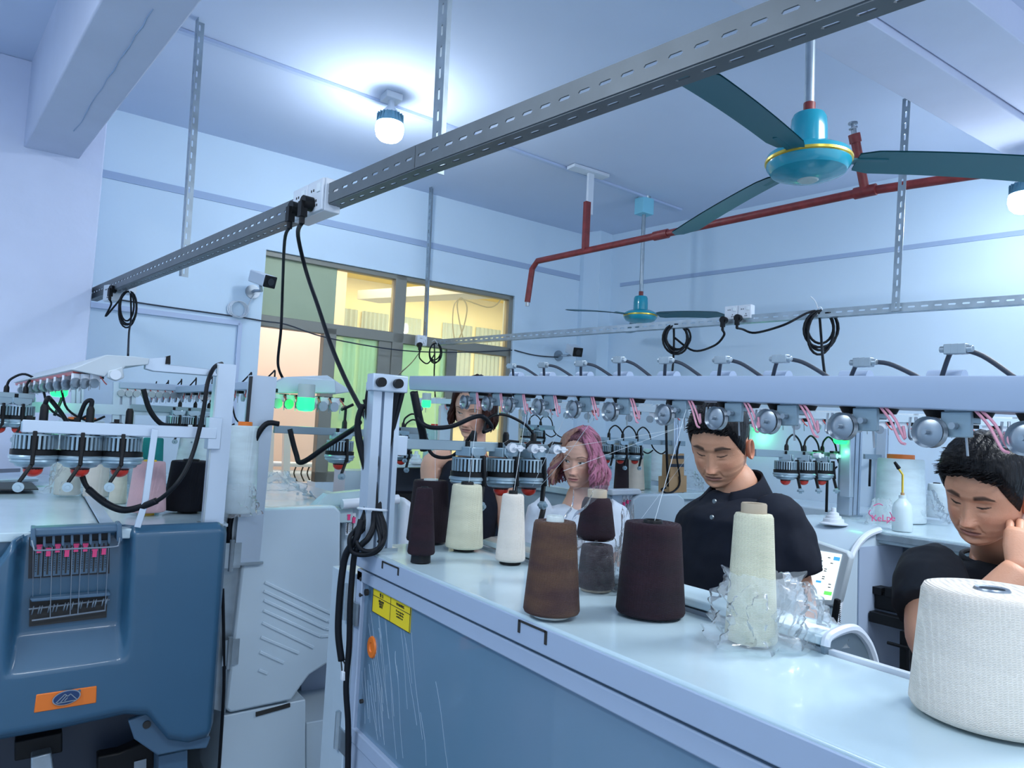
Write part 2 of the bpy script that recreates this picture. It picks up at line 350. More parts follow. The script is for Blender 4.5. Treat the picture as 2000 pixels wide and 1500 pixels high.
# the neighbouring room seen through the window
m = MB(); m.b2((0.5, 8.2, 0), (9.0, 8.3, 3.8)); m.build('wall_far', M['ivory'], kind='structure')
m = MB(); m.b2((0.9, 4.9, 0), (1.0, 8.3, 3.8)); m.build('wall_annex_left', M['cream_wall'], kind='structure')
m = MB(); m.b2((0.9, 4.92, 3.40), (9.0, 8.3, 3.5)); m.build('ceiling_annex', M['yellow_wall'], kind='structure')
m = MB(); m.b2((1.0, 6.3, 0), (2.3, 6.4, 3.4)); m.build('wall_partition', M['cream_wall'], kind='structure')
m = MB(); m.b2((6.2, 5.6, 0), (6.3, 8.2, 3.4)); m.build('wall_annex_right', M['cream_wall'], kind='structure')
m = MB(); m.bar(at(720, 580, 8.2), at(990, 565, 6.6), 0.3, 0.10); m.build('trim_annex', M['beam'], kind='structure')
for i, (x0, x1) in enumerate(((2.75, 3.15), (3.2, 3.55), (3.6, 4.0), (4.3, 4.75), (4.8, 5.2))):
    m = MB()
    m.grid(lambda u, v, x0=x0, x1=x1: Vector((lerp(x0, x1, u), 8.17 + 0.012 * math.sin(u * 40), lerp(1.7, 3.02, v))), 40, 2)
    m.build('window_blind', M['curtain'], smooth=True, label='pale blue blind hanging in the neighbouring room, %s from the left' % ('first second third fourth fifth'.split()[i]), cat='blind', group='blinds in the neighbouring room')
area('annex_light', (3.8, 6.8, 3.36), (0, 0, 0), 2.5, 1.5, 48, (1.0, 0.92, 0.70))
area('annex_light', (1.8, 5.6, 3.36), (0, 0, 0), 0.6, 0.6, 15, (1.0, 0.92, 0.85))
m = MB()
pt = [at(905, 665, 6.3), at(893, 600, 6.3), at(900, 582, 6.3), at(912, 600, 6.3), at(905, 640, 6.3), at(890, 668, 6.3), at(884, 620, 6.3), at(897, 585, 6.3), at(960, 600, 6.3), at(985, 560, 6.3)]; pt.append(Vector((pt[-1].x, pt[-1].y, 3.40)))
m.tube(pt, 0.006, 6, 6); m.build('hanging_cable', M['frame'], label='thin cable looped up behind the right upper window pane', cat='cable')
# red sprinkler pipe
m = MB(); P1 = onz(1040, 512, 2.85); P2 = onz(1690, 374, 2.85); P3 = onz(2000, 327, 2.85); P4 = P3 + (P3 - P2) * 1.2
pipe = thing('sprinkler_pipe', 'dark red sprinkler pipe hung under the ceiling behind the fan', 'pipe', P1)
lowp = at(1030, 590, 5.11)
m.tube([lowp, P1 + Vector((0, 0, -0.05)), P1 + (P2 - P1).normalized() * 0.05, P2, P3, P4], 0.021, 12); m.build('pipe_run', M['redpipe'], pipe, smooth=True)
for a_ in (0.0, 0.345, 0.71):
    c = P1 + (P2 - P1) * a_ / 0.71; d = (P2 - P1).normalized()
    if a_ > 0: m = MB(); m.tube([c - d * 0.05, c + d * 0.05], 0.028, 12); m.build('coupling', M['redpipe'], pipe, smooth=True)
m = MB(); m.tube([at(1031, 572, 5.11), at(1030, 598, 5.11)], 0.014, 10); m.build('sprinkler_head', M['steel'], pipe, smooth=True)
m = MB(); tp = at(1668, 262, 3.38); m.tube([P2, tp], 0.021, 12); m.tube([lerp(P2, tp, 0.85), lerp(P2, tp, 1.0)], 0.027, 12); m.build('riser', M['redpipe'], pipe, smooth=True)
m = MB(); m.tube([tp, at(1667, 250, 3.38)], 0.012, 8); m.tube([at(1667, 252, 3.38), at(1666, 249, 3.38)], 0.02, 10); m.tube([at(1666, 243, 3.38), at(1666, 239, 3.38)], 0.021, 10); m.tube([at(1666, 250, 3.38), at(1666, 240, 3.38)], 0.008, 8); m.build('sprinkler_head', M['steel'], pipe, smooth=True)
hp = onz(1143, 490, 2.85); m = MB(); m.bar(hp, Vector((hp.x, hp.y, 3.18)), 0.04, 0.03, up=(0, 1, 0)); m.build('hanger', M['redpipe'], pipe)
m = MB(); m.bar(Vector((hp.x, hp.y, 3.1)) + Vector((0.02, 0, 0)), Vector((hp.x + 0.02, hp.y, 3.39)), 0.045, 0.02, up=(0, 1, 0)); m.box((hp.x, hp.y, 3.385), (0.3, 0.08, 0.02)); m.build('hanger', M['plastic'], pipe, label='white painted upper half of the pipe hanger')

# slotted steel rails and hangers
def slotted(mb, a, b, face, wd, pitch=0.05, sl=0.030, sh=0.0075, th=0.003):
    """flat strip from a to b, `face` its width direction, with real slots"""
    a = Vector(a); b = Vector(b); d = b - a; L = d.length; d.normalize(); f = Vector(face).normalized(); nrm = d.cross(f).normalized()
    n = max(1, int(L / pitch)); pc = L / n
    for i in range(n):
        o_ = a + d * pc * i; c = o_ + d * pc / 2 + f * wd / 2
        x0, x1, hs, hh = pc / 2, wd / 2, sl / 2, sh / 2
        out = [(-x0, -x1), (-hs, -x1), (hs, -x1), (x0, -x1), (x0, x1), (hs, x1), (-hs, x1), (-x0, x1)]
        inn = [(-hs, 0), (-hs + hh, -hh), (hs - hh, -hh), (hs, 0), (hs, 0), (hs - hh, hh), (-hs + hh, hh), (-hs, 0)]
        vs = [c + d * p[0] + f * p[1] for p in out] + [c + d * p[0] + f * p[1] for p in inn]
        k = len(vs); vs += [p + nrm * th for p in vs]
        fs = []
        for j in range(8):
            j2 = (j + 1) % 8
            fs.append((j, j2, 8 + j2, 8 + j)); fs.append((k + j, k + 8 + j, k + 8 + j2, k + j2)); fs.append((8 + j, 8 + j2, k + 8 + j2, k + 8 + j))
            if j in (0, 1, 2, 4, 5, 6): fs.append((j, k + j, k + j2, j2))
        mb.add(vs, fs)
def angle_iron(name, a, b, f1, f2, wd, mt, parent=None, **k):
    m = MB(); slotted(m, a, b, f1, wd); slotted(m, a, b, f2, wd)
    return m.build(name, mt, parent, **k)
rail = thing('cable_rail', 'long grey slotted steel rail crossing the room overhead in front of the fan', 'rail', (0.25, 4.6, 2.25))
ra = Vector((0.225, 4.34, 2.25)); rb = Vector((1.12, -0.35, 2.25))
ra = onz(190, 588, 2.25); rmid = onz(840, 340, 2.25); rb = onz(1790, 3, 2.25); rb = rb + (rb - rmid) * 0.8
for p, q in ((ra, rmid), (rmid, rb)):
    dd = (q - p).normalized(); sx = Vector((-dd.y, dd.x, 0)); sx = -sx if sx.x > 0 else sx
    m = MB(); slotted(m, p + sx * 0.045, q + sx * 0.045, (0, 0, 1), 0.058); slotted(m, p, q, sx, 0.045); m.build('rail_length', M['slotted'], rail)
for (x0, y0, x1, y1) in ((350, 533, 385, 0), (842, 328, 858, 0)):
    bot = onz(x0, y0 + 6, 2.255); dd = pr_d = (MX.transposed() @ (bot - O)).z
    up = at(x1, y1, dd * 1.0); tdir = (up - bot).normalized(); top = bot + tdir * ((ZC - bot.z) / tdir.z)
    m = MB(); slotted(m, bot + Vector((0, 0, -0.0)), top, (1, 0.1, 0), 0.038); slotted(m, bot, top, (0.1, -1, 0), 0.038); m.build('hanger', M['galv'], rail)
rail2 = thing('cable_rail', 'pale slotted steel rail on the far side, hung below the ceiling beam behind the machines', 'rail', (3.1, 1.7, 2.25))
fa = onz(850, 674, 2.25); fb = onz(1742, 610, 2.25); fc = onz(2000, 594, 2.25); fc = fc + (fc - fb) * 0.6
for p, q in ((fa, fb), (fb, fc)):
    m = MB(); slotted(m, p, q, (0, 0, 1), 0.04); slotted(m, p, q, (1, 0.1, 0), 0.04); m.build('rail_length', M['galv'], rail2)
for (x0, y0, x1, y1, zt) in ((1742, 608, 1765, 180, 3.2), (826, 672, 838, 380, ZC)):
    bot = onz(x0, y0, 2.25); dd = (MX.transposed() @ (bot - O)).z; up = at(x1, y1, dd); tdir = (up - bot).normalized(); top = bot + tdir * ((zt - bot.z) / tdir.z)
    m = MB(); slotted(m, bot, top, (1, 0.2, 0), 0.038); slotted(m, bot, top, (0.2, -1, 0), 0.030); m.build('hanger', M['galv'], rail2)

# LED bulbs
def bulb(loc, sc_, lab, pwr=48):
    t = thing('light_bulb', lab, 'light', loc); L = Vector(loc)
    def lp(pr): return [(r * sc_, z * sc_) for r, z in pr]
    m = MB(); m.box(L + Vector((0, 0, -0.018)), (0.10 * sc_, 0.10 * sc_, 0.036)); m.build('ceiling_socket', M['plastic'], t, bevel=0.004)
    m = MB(); m.lathe(lp([(0.0, -0.03), (0.018, -0.035), (0.02, -0.07), (0.035, -0.09), (0.062, -0.118)]), L); m.build('neck', M['plastic'], t, smooth=True)
    m = MB(); n = 40
    m.lathe(lp([(0.062, -0.118), (0.073, -0.15), (0.077, -0.175)]), L, n=40)
    for k in range(20):
        a = 2 * PI * k / 20; m.box(L + Vector((math.cos(a) * 0.071, math.sin(a) * 0.071, -0.147)) * 1.0 * sc_ if False else L + Vector((math.cos(a) * 0.071 * sc_, math.sin(a) * 0.071 * sc_, -0.147 * sc_)), (0.012 * sc_, 0.003, 0.052 * sc_), Matrix.Rotation(a, 3, 'Z'))
    m.build('heat_sink', mat('bulb_heatsink', (0.10, 0.25, 0.34), 0.4, 0.3), t, smooth=True)
    m = MB(); m.lathe(lp([(0.076, -0.175), (0.081, -0.19), (0.082, -0.22), (0.074, -0.25), (0.055, -0.27), (0.025, -0.28), (0.0001, -0.281)]), L); m.build('globe', M['bulb'], t, smooth=True)
    point('bulb_light', L + Vector((0, 0, -0.23 * sc_)), pwr, (0.80, 0.90, 1.0), 0.085 * sc_)
bulb(Vector((1.458, 3.499, ZC)), 0.92, 'glowing white bulb on the ceiling left of centre')
bulb(at(2003, 318, 3.6), 0.92, 'glowing white bulb cut by the right edge of the photo, under the ceiling beam', 26)

# ceiling fans
def blade_mesh(mb, R, a, L0, L1, w0, w1, zc, tilt=-0.22):
    d = Vector((math.cos(a), math.sin(a), 0)); s_ = Vector((-math.sin(a), math.cos(a), 0)); pts = []
    N = 14
    def P(u, v, off):
        r = lerp(L0, L1, u); wd = lerp(w0, w1, min(1, u * 1.1)) * (1 if u < 0.93 else math.sqrt(max(0, 1 - ((u - 0.93) / 0.07) ** 2)) * 0.7 + 0.3) * (min(1, 0.75 + u * 4))
        x = (v - 0.5) * wd
        return R + d * r + s_ * x + Vector((0, 0, zc - 0.0 + x * tilt - 0.6 * x * x + off - 0.03 * u * u))
    mb.grid(lambda u, v: P(u, v, 0), N, 6); mb.grid(lambda u, v: P(u, v, 0.004), N, 6)
def fan(hub, sc_, az, label, rodtop, hubc, R=0.74):
    t = thing('ceiling_fan', label, 'fan', hub)
    Hh = Vector(hub)
    m = MB(); m.lathe([(0.0001, 0), (0.03, -0.0), (0.07, 0.008), (0.105, 0.022), (0.118, 0.042), (0.118, 0.052)], Hh, n=48); m.lathe([(0.121, 0.060), (0.116, 0.075), (0.09, 0.09), (0.05, 0.098), (0.05, 0.095)], Hh, n=48)
    m.build('motor_housing', M['fan'], t, smooth=True)
    m = MB(); m.lathe([(0.118, 0.050), (0.1225, 0.053), (0.1225, 0.060), (0.118, 0.063)], Hh, n=48); m.build('gold_band', M['gold'], t, smooth=True, label='gold band round the teal motor')
    m = MB(); m.lathe([(0.001, -0.003), (0.026, -0.003), (0.03, 0.0)], Hh, n=32); m.build('centre_badge', M['lampgrey'], t, smooth=True)
    m = MB(); m.lathe([(0.052, 0.088), (0.052, 0.15), (0.050, 0.185), (0.044, 0.198), (0.02, 0.2), (0.001, 0.2)], Hh, n=40); m.build('rod_cover', M['fan'], t, smooth=True)
    m = MB(); m.tube([Hh + Vector((0, 0, 0.19)), Hh + Vector((0, 0, 0.235))], 0.017, 12); m.build('rod_collar', M['redpipe'], t, smooth=True)
    m = MB(); m.tube([Hh + Vector((0, 0, 0.22)), rodtop], 0.014, 12); m.tube([rodtop - Vector((0, 0, 0.07)), rodtop], [0.03, 0.05], 16); m.build('down_rod', M['galv'], t, smooth=True)
    for a in az:
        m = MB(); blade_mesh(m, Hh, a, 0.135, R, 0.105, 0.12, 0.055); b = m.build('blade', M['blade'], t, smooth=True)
        m = MB(); d = Vector((math.cos(a), math.sin(a), 0)); m.bar(Hh + d * 0.10 + Vector((0, 0, 0.058)), Hh + d * 0.22 + Vector((0, 0, 0.058)), 0.035, 0.006); m.build('blade_bracket', M['blade'], b)
    return t
hub = at(1578, 352, 2.12)
def azim(px, py, z):   # direction from hub towards the pixel on the blade plane
    p = onz(px, py, z); v = p - hub; return math.atan2(v.y, v.x)
zb = hub.z + 0.055
print('hub', hub, [math.degrees(azim(*q, zb)) for q in ((1960, 320), (1370, 420), (1400, 160))])
a0 = azim(1960, 318, zb)
fan(hub, 1, (a0, azim(1365, 425, zb), azim(1395, 160, zb)), 'teal three-bladed ceiling fan with gold band, large at upper right', Vector((hub.x, hub.y, ZC)), None)
hub2 = at(1250, 632, 5.2); t2 = fan(hub2, 1, (0.9, 3.0, 5.1), 'small distant teal ceiling fan low behind the far rail', Vector((hub2.x, hub2.y, ZC)), None, R=0.62)
m = MB(); mp = onz(1265, 392, 3.32); m.box((hub2.x, hub2.y, 3.33), (0.11, 0.09, 0.12)); m.build('junction_box', mat('pale_teal_box', (0.25, 0.62, 0.78), 0.5), t2, bevel=0.004)

# CCTV cameras
def cctv(p, mount, lab, look):
    t = thing('security_camera', lab, 'camera', mount); mt_ = Vector(mount); p = Vector(p)
    look = Vector(look).normalized(); sd = look.cross(Vector((0, 0, 1))).normalized(); up = sd.cross(look); R = Matrix((sd, look, up)).transposed()
    m = MB(); m.box(p, (0.085, 0.17, 0.075), R); m.build('camera_body', M['plastic'], t, bevel=0.008)
    m = MB(); m.box(p + look * 0.088, (0.082, 0.012, 0.074), R); m.build('camera_face', M['black'], t, bevel=0.005)
    m = MB(); m.tube([p + look * 0.092, p + look * 0.099], 0.022, 20); m.build('lens', M['dark'], t, smooth=True)
    m = MB(); m.tube([mt_, mt_ + wn * 0.012], 0.045, 24); m.tube([mt_, mt_ + wn * 0.05, mt_ + wn * 0.09 + Vector((0.03, 0, 0)), p - up * 0.04], 0.010, 8); m.build('wall_bracket', M['steel'], t, smooth=True)
mt1 = onw(493, 570); cctv(at(512, 545, 4.44), mt1, 'white bullet security camera on the wall beside the tall window', MX @ Vector((0.80, 0.30, -0.62)))
mt2 = onw(1090, 695); cctv(at(1121, 684, 5.9), mt2, 'small white bullet security camera on the wall right of the window', MX @ Vector((0.3, 0.25, -1)))
m = MB()
for k in range(3):
    cc = onw(462 + k * 3, 604, 0.012 + 0.006 * k); m.tube([cc + wa * 0.055 * math.cos(a * 2 * PI / 20) + Vector((0, 0, 0.052 * math.sin(a * 2 * PI / 20))) for a in range(20)], 0.004, 6, closed=True)
m.tube([onw(484, 600, 0.02), onw(488, 590, 0.02), onw(497, 575, 0.02)], 0.003, 5, 4); m.build('cable_coil', M['plastic'], label='small white coil of cable below the left security camera', cat='cable')
# surface wires on far wall
m = MB(); m.tube([onw(210, 582, 0.01), onw(330, 600, 0.012), onw(460, 618, 0.012), onw(520, 628, 0.01), onw(560, 634, 0.03), onw(640, 660, 0.03), onw(780, 684, 0.03), onw(900, 688, 0.03), onw(1000, 684, 0.012)], 0.0045, 6, 4); m.build('wall_wire', M['graycable'], label='thin dark wire strung along the far wall towards the window', cat='cable')
m = MB(); m.tube([onw(1005, 684, 0.01), onw(1045, 694, 0.01), onw(1090, 698, 0.01)], 0.005, 6, 4); m.build('wall_wire', M['graycable'], label='short dark wire from the window to the right security camera', cat='cable')
m = MB(); wbox(m, -0.05, wu(468, 630)[0], wu(468, 632)[1] - 0.015, wu(468, 632)[1] + 0.015, 0.022, 0.0); uu = wu(468, 632)[0]; wbox(m, uu - 0.012, uu + 0.012, 0.6, wu(468, 632)[1], 0.022, 0.0)
m.build('wall_conduit', M['conduit'], label='white plastic trunking on the wall turning down left of the window', cat='conduit')
# ================================================================ machine components
VL = Vector((-0.11, 0.994, 0)).normalized()
def feeder_proto():
    r = D.objects.new('yarn_feeder', None)
    m = MB(); m.box((0, 0, 0.004), (0.062, 0.05, 0.026)); m.prism([(-0.03, -0.026, 0.016), (0.03, -0.026, 0.016), (0.03, -0.026, 0.0), (0.008, -0.026, -0.018), (-0.008, -0.026, -0.018), (-0.03, -0.026, 0.0)], (0, -0.006, 0)); 
    o = m.build('yarn_feeder', M['ring'], org=(0, 0, 0), bevel=0.002)
    ORG[o] = Vector((0, 0, 0))
    m = MB(); m.mi = 0; m.lathe([(0.02, -0.012), (0.040, -0.014), (0.0405, -0.05), (0.02, -0.05)], n=36)
    m.mi = 1
    for k in range(28):
        a = 2 * PI * k / 28; m.box((math.cos(a) * 0.044, math.sin(a) * 0.044, -0.030), (0.006, 0.0052, 0.036), Matrix.Rotation(a, 3, 'Z'))
    m.lathe([(0.040, -0.012), (0.047, -0.012), (0.047, -0.016), (0.040, -0.016)], n=36)
    m.build('drum_cage', [M['black'], M['ring']], o, smooth=True)
    m = MB(); m.mi = 0; m.lathe([(0.044, -0.050), (0.050, -0.050), (0.050, -0.062), (0.044, -0.062)], n=36)
    m.mi = 1; m.lathe([(0.049, -0.062), (0.0525, -0.066), (0.0525, -0.071), (0.049, -0.073), (0.050, -0.078), (0.046, -0.082), (0.040, -0.084), (0.036, -0.090), (0.020, -0.094)], n=36)
    m.mi = 0; m.lathe([(0.022, -0.094), (0.020, -0.098), (0.0, -0.098)], n=20)
    m.build('drum_rim', [M['black'], M['ring']], o, smooth=True)
    m = MB(); m.ball((0, 0, -0.098), 0.021, 18, (1, 1, 0.85)); m.build('brake_ball', M['red'], o, smooth=True)
    m = MB(); m.bar((0.0, -0.045, -0.005), (0.0, -0.052, -0.085), 0.016, 0.009, up=(1, 0, 0)); m.bar((0.0, -0.050, -0.082), (-0.022, -0.062, -0.125), 0.012, 0.008, up=(1, 0, 0)); m.build('hook_arm', M['black'], o, bevel=0.002)
    m = MB(); m.tube([(-0.022, -0.070, -0.135), (-0.022, -0.058, -0.135)], 0.0115, 18); m.tube([(-0.022, -0.078, -0.135), (-0.022, -0.05, -0.135)], 0.005, 8); m.build('eyelet', M['ring'], o, smooth=True)
    m = MB(); m.tube([(0.012, 0, 0.016), (0.012, 0, 0.052), (0.012, 0, 0.060)], [0.0095, 0.009, 0.006], 12); m.box((-0.016, 0, 0.024), (0.012, 0.014, 0.014)); m.build('plug', M['black'], o, smooth=True)
    return o
FP = feeder_proto()
used_fp = [False]
def feeder(parent, p, rz=0.0, s=1.0):
    if not used_fp[0]:
        used_fp[0] = True; FP.parent = parent; FP.location = Vector(p) - ORG[parent]; FP.rotation_euler = (0, 0, rz); FP.scale = (s, s, s); return FP
    f = dup(FP, p, rz, parent); f.scale = (s, s, s); return f
def plugtop(p, rz, s=1): return Vector(p) + Matrix.Rotation(rz, 3, 'Z') @ Vector((0.012 * s, 0, 0.058 * s))
def cable(name, pts, r, parent=None, sm=6, mt='cable', **k):
    m = MB(); m.tube(pts, r, 8, sm); return m.build(name, M[mt], parent, smooth=True, angle=180, **k)
def hoop(a, b, h, side=Vector((0, 0, 0))):
    a = Vector(a); b = Vector(b); return [a, lerp(a, b, 0.1) + Vector((0, 0, h * 0.8)) + side * 0.3, lerp(a, b, 0.4) + Vector((0, 0, h)) + side, lerp(a, b, 0.8) + Vector((0, 0, h * 0.55)) + side, b]
def column(parent, bot, top, wx=0.07, dy=0.045, groove=True, mt='alu', cap=True, name='column'):
    m = MB(); bot = Vector(bot); top = Vector(top)
    def ring(c): return [c + Vector(q) for q in ((-wx / 2, -dy / 2, 0), (-wx * 0.2, -dy / 2, 0), (-wx * 0.2, -dy * 0.2, 0), (-wx * 0.1, -dy * 0.2, 0), (-wx * 0.1, -dy / 2, 0), (wx * 0.22, -dy / 2, 0), (wx * 0.22, -dy * 0.2, 0), (wx * 0.32, -dy * 0.2, 0), (wx * 0.32, -dy / 2, 0), (wx / 2, -dy / 2, 0), (wx / 2, dy / 2, 0), (-wx / 2, dy / 2, 0))]
    if groove: m.loft([ring(bot), ring(top)])
    else: m.prism([bot + Vector((-wx / 2, -dy / 2, 0)), bot + Vector((wx / 2, -dy / 2, 0)), bot + Vector((wx / 2, dy / 2, 0)), bot + Vector((-wx / 2, dy / 2, 0))], top - bot)
    m.build(name, M[mt], parent)
    m = MB(); m.box(bot + Vector((0, 0, 0.004)), (wx + 0.02, dy + 0.02, 0.008)); m.build('column_foot', M['galv'], parent)
def tension_proto():
    m = MB(); m.box((0, 0, -0.020), (0.034, 0.006, 0.030)); m.box((0, 0.012, -0.010), (0.03, 0.024, 0.018)); o = m.build('yarn_tensioner', M['bar'], org=(0, 0, 0), bevel=0.0015)
    m = MB(); m.tube([(-0.03, 0.02, -0.0), (-0.03, 0.02, -0.012)], [0.019, 0.013], 16); m.tube([(0.014, 0.02, 0.0), (0.014, 0.02, -0.012)], [0.019, 0.013], 16); m.build('cap', M['black'], o, smooth=True)
    m = MB(); m.lathe([(0.001, 0.003), (0.008, 0.004), (0.016, 0.001), (0.0185, 0.006)], (-0.026, -0.010, -0.030), Matrix.Rotation(PI / 2, 3, 'X'), 24); m.lathe([(0.001, -0.003), (0.008, -0.004), (0.016, -0.001), (0.0185, -0.006)], (-0.026, -0.010, -0.030), Matrix.Rotation(PI / 2, 3, 'X'), 24)
    m.tube([(-0.026, 0.006, -0.03), (-0.026, -0.022, -0.03)], 0.003, 8); m.build('tension_disc', M['steel'], o, smooth=True)
    m = MB(); m.tube([(0.0, -0.004, -0.022), (0.0, -0.012, -0.022)], 0.004, 12); m.tube([(-0.045, -0.004, -0.012), (-0.043, -0.010, -0.036), (-0.052, -0.006, -0.036), (-0.052, -0.004, -0.012)], 0.0016, 5, 5); m.tube([(0.01, 0, -0.03), (0.012, 0, -0.056)], 0.0014, 5); m.build('wire_loop', M['steel'], o, smooth=True)
    m = MB(); m.tube([(0.022, -0.004, -0.004), (0.040, -0.012, -0.022), (0.054, -0.016, -0.046), (0.062, -0.018, -0.050)], 0.0018, 5, 4); m.tube([(0.028, -0.004, -0.004), (0.046, -0.012, -0.020), (0.058, -0.012, -0.044), (0.056, -0.012, -0.028)], 0.0018, 5, 4); m.build('catch_wire', M['pinkwire'], o, smooth=True)
    return o
TP = tension_proto(); used_tp = [False]
def tensioner(parent, p, rz, s=1.0):
    if not used_tp[0]:
        used_tp[0] = True; TP.parent = parent; TP.location = Vector(p) - ORG[parent]; TP.rotation_euler = (0, 0, rz); TP.scale = (s, s, s); return TP
    f = dup(TP, p, rz, parent); f.scale = (s, s, s); return f
def small_tensioner_mesh():
    m = MB(); m.mi = 0; m.box((0, 0, -0.012), (0.026, 0.01, 0.02)); m.mi = 1; m.tube([(0.02, 0.01, 0.0), (0.02, 0.01, -0.012)], 0.014, 8)
    m.mi = 2; m.tube([(-0.008, -0.012, -0.028), (-0.008, -0.005, -0.028)], 0.014, 12); m.mi = 3; m.tube([(0.01, -0.006, -0.004), (0.022, -0.012, -0.022), (0.03, -0.012, -0.028)], 0.002, 4); m.mi = 2; m.tube([(0.016, 0, -0.02), (0.017, 0, -0.045)], 0.0014, 4)
    return m
stm = None
def small_tensioner(parent, p, rz, s=1.0):
    global stm
    if stm is None:
        stm = small_tensioner_mesh().build('yarn_tensioner', [M['plastic'], M['black'], M['steel'], M['redw']], org=(0, 0, 0), smooth=True)
        f = stm
    else:
        f = stm.copy(); C.objects.link(f)
    f.parent = parent; f.location = Vector(p) - ORG[parent]; f.rotation_euler = (0, 0, rz); f.scale = (s, s, s); return f
M['redw'] = mat('red_catch', (0.55, 0.10, 0.10), 0.4)
def lamp(parent, p, s=1.0):
    p = Vector(p)
    m = MB(); m.tube([p + Vector((0, 0, 0.045 * s)), p + Vector((0, 0, 0.0))], 0.028 * s, 24); m.build('lamp_cap', M['lampgrey'], parent, smooth=True)
    m = MB(); m.lathe([(0.028 * s, 0.0), (0.028 * s, -0.035 * s), (0.022 * s, -0.044 * s), (0.0001, -0.046 * s)], p); g = m.build('signal_lamp', M['green'], parent, smooth=True, label='glowing green signal lamp')
    point('signal_light', p + Vector((0, -0.02, -0.075 * s)), 0.16, (0.2, 1.0, 0.45), 0.03)

# ================================================================ machine R (nearest, runs away from the camera on the right)
XF, XS, YE = 0.706, 1.0, 1.737
mr = thing('knitting_machine', 'white flat knitting machine in the foreground carrying dark, brown and cream yarn cones', 'machine', (0.95, 0.8, 0), 'knitting machines')
m = MB(); m.b2((XF, -0.7, 1.27), (XS, YE, 1.32)); m.build('top_plate', M['table'], mr, bevel=0.004)
m = MB(); m.b2((XF - 0.002, -0.7, 1.272), (XF + 0.02, YE - 0.002, 1.314)); m.build('front_lip', M['front'], mr, bevel=0.002)
m = MB(); m.b2((XF + 0.004, -0.7, 1.235), (XF + 0.03, YE, 1.265)); m.b2((XF + 0.004, YE - 0.035, 0.0), (XF + 0.03, YE, 1.262)); m.b2((XF + 0.003, -0.7, 0.85), (XF + 0.03, YE, 0.885)); m.build('front_frame', M['front'], mr, bevel=0.003)
m = MB(); m.b2((XF + 0.014, -0.7, 0.885), (XF + 0.022, YE - 0.03, 1.236)); pan = m.build('front_panel', M['panelblue'], mr, label='blue-grey steel panel under scratched protective film')
m = MB(); m.b2((XF + 0.006, -0.7, 0.05), (XF + 0.022, YE - 0.03, 0.86)); m.build('lower_panel', M['front'], mr)
m = MB(); m.b2((XF + 0.03, -0.7, 0.03), (XS + 0.2, YE, 1.27)); m.build('machine_body', M['dark'], mr)
# bracket-shaped slots on the lip
for (xa, ya, xb, yb, hh) in ((747, 1098, 778, 1107, 0.017), (1014, 1213, 1066, 1232, 0.021)):
    A_ = onx(xa, ya, XF - 0.003); B_ = onx(xb, yb, XF - 0.003); za = 1.311
    m = MB()
    for y_ in (A_.y, B_.y): m.b2((XF - 0.0035, y_ - 0.003, za - hh), (XF + 0.0, y_ + 0.003, za))
    m.b2((XF - 0.0035, min(A_.y, B_.y), za - 0.003), (XF + 0.0, max(A_.y, B_.y), za + 0.0005)); m.build('slot', M['ink'], mr)
# scratches in the film
m = MB()
for k in range(26):
    yy = YE - 0.05 - rnd(0, 0.5) * (0.3 + 0.7 * rnd(0, 1)); zz = rnd(1.0, 1.22); L = rnd(0.05, 0.22); dy = -rnd(0.3, 0.6) * L
    pts = [(XF + 0.0135, yy + dy * t + 0.004 * math.sin(t * 5 + k), zz - L * t) for t in (0, 0.25, 0.5, 0.75, 1)]
    pts = [p for p in pts if p[2] > 0.89]
    if len(pts) > 1: m.tube(pts, 0.00035, 3, 2)
m.build('film_scratch', mat('film_scratch_white', (0.5, 0.6, 0.7), 0.4), pan, org=None).__setitem__('kind', 'stuff')
# yellow warning label
def on_panel(px, py, off=0.0): return onx(px, py, XF + 0.0135 - off)
q = [on_panel(*p) for p in ((730, 1147), (803, 1183), (802, 1236), (729, 1195))]
ya, yb = (q[0].y + q[3].y) / 2, (q[1].y + q[2].y) / 2; zt = (q[0].z + q[1].z) / 2; zb_ = (q[2].z + q[3].z) / 2
print('label', q)
m = MB(); m.b2((XF + 0.0115, yb, zb_), (XF + 0.0135, ya, zt)); lab = m.build('warning_label', M['yellow'], mr, label='yellow warning sticker')
m = MB(); xx = XF + 0.0108; ym = (ya + yb) / 2; hl = (zt - zb_)
m.b2((xx, yb, zt - hl * 0.32), (xx + 0.001, ya, zt - hl * 0.30)); m.b2((xx, ym - 0.0006, zb_), (xx + 0.001, ym + 0.0006, zt)); m.b2((xx, yb, zt - 0.001), (xx + 0.001, ya, zt)); m.b2((xx, yb, zb_), (xx + 0.001, ya, zb_ + 0.001)); m.b2((xx, yb, zb_), (xx + 0.001, yb + 0.001, zt)); m.b2((xx, ya - 0.001, zb_), (xx + 0.001, ya, zt))
m.build('printed_rule', M['ink'], lab)
def text(body, size, loc, R, mt, name='lettering', parent=None, align='CENTER'):
    c = D.curves.new(name, 'FONT'); c.body = body; c.size = size; c.align_x = align; c.extrude = 0.0003
    o = D.objects.new(name, c); C.objects.link(o); dg = bpy.context.evaluated_depsgraph_get(); me = D.meshes.new_from_object(o.evaluated_get(dg)); D.objects.remove(o)
    o = D.objects.new(name, me); C.objects.link(o); me.materials.clear(); me.materials.append(mt)
    mw = Matrix.Translation(Vector(loc)) @ R.to_4x4(); me.transform(Matrix.Translation(-(ORG[parent] if parent is not None else Vector((0, 0, 0)))) @ mw)
    if parent is not None: o.parent = parent
    return o
RX = Matrix(((0, 0, -1), (-1, 0, 0), (0, 1, 0)))   # text facing -X, reading towards -Y
wd_ = (ya - yb)
text('警 告', hl * 0.17, (xx, (ya + ym) / 2, zt - hl * 0.24), RX, M['ink'], parent=lab)
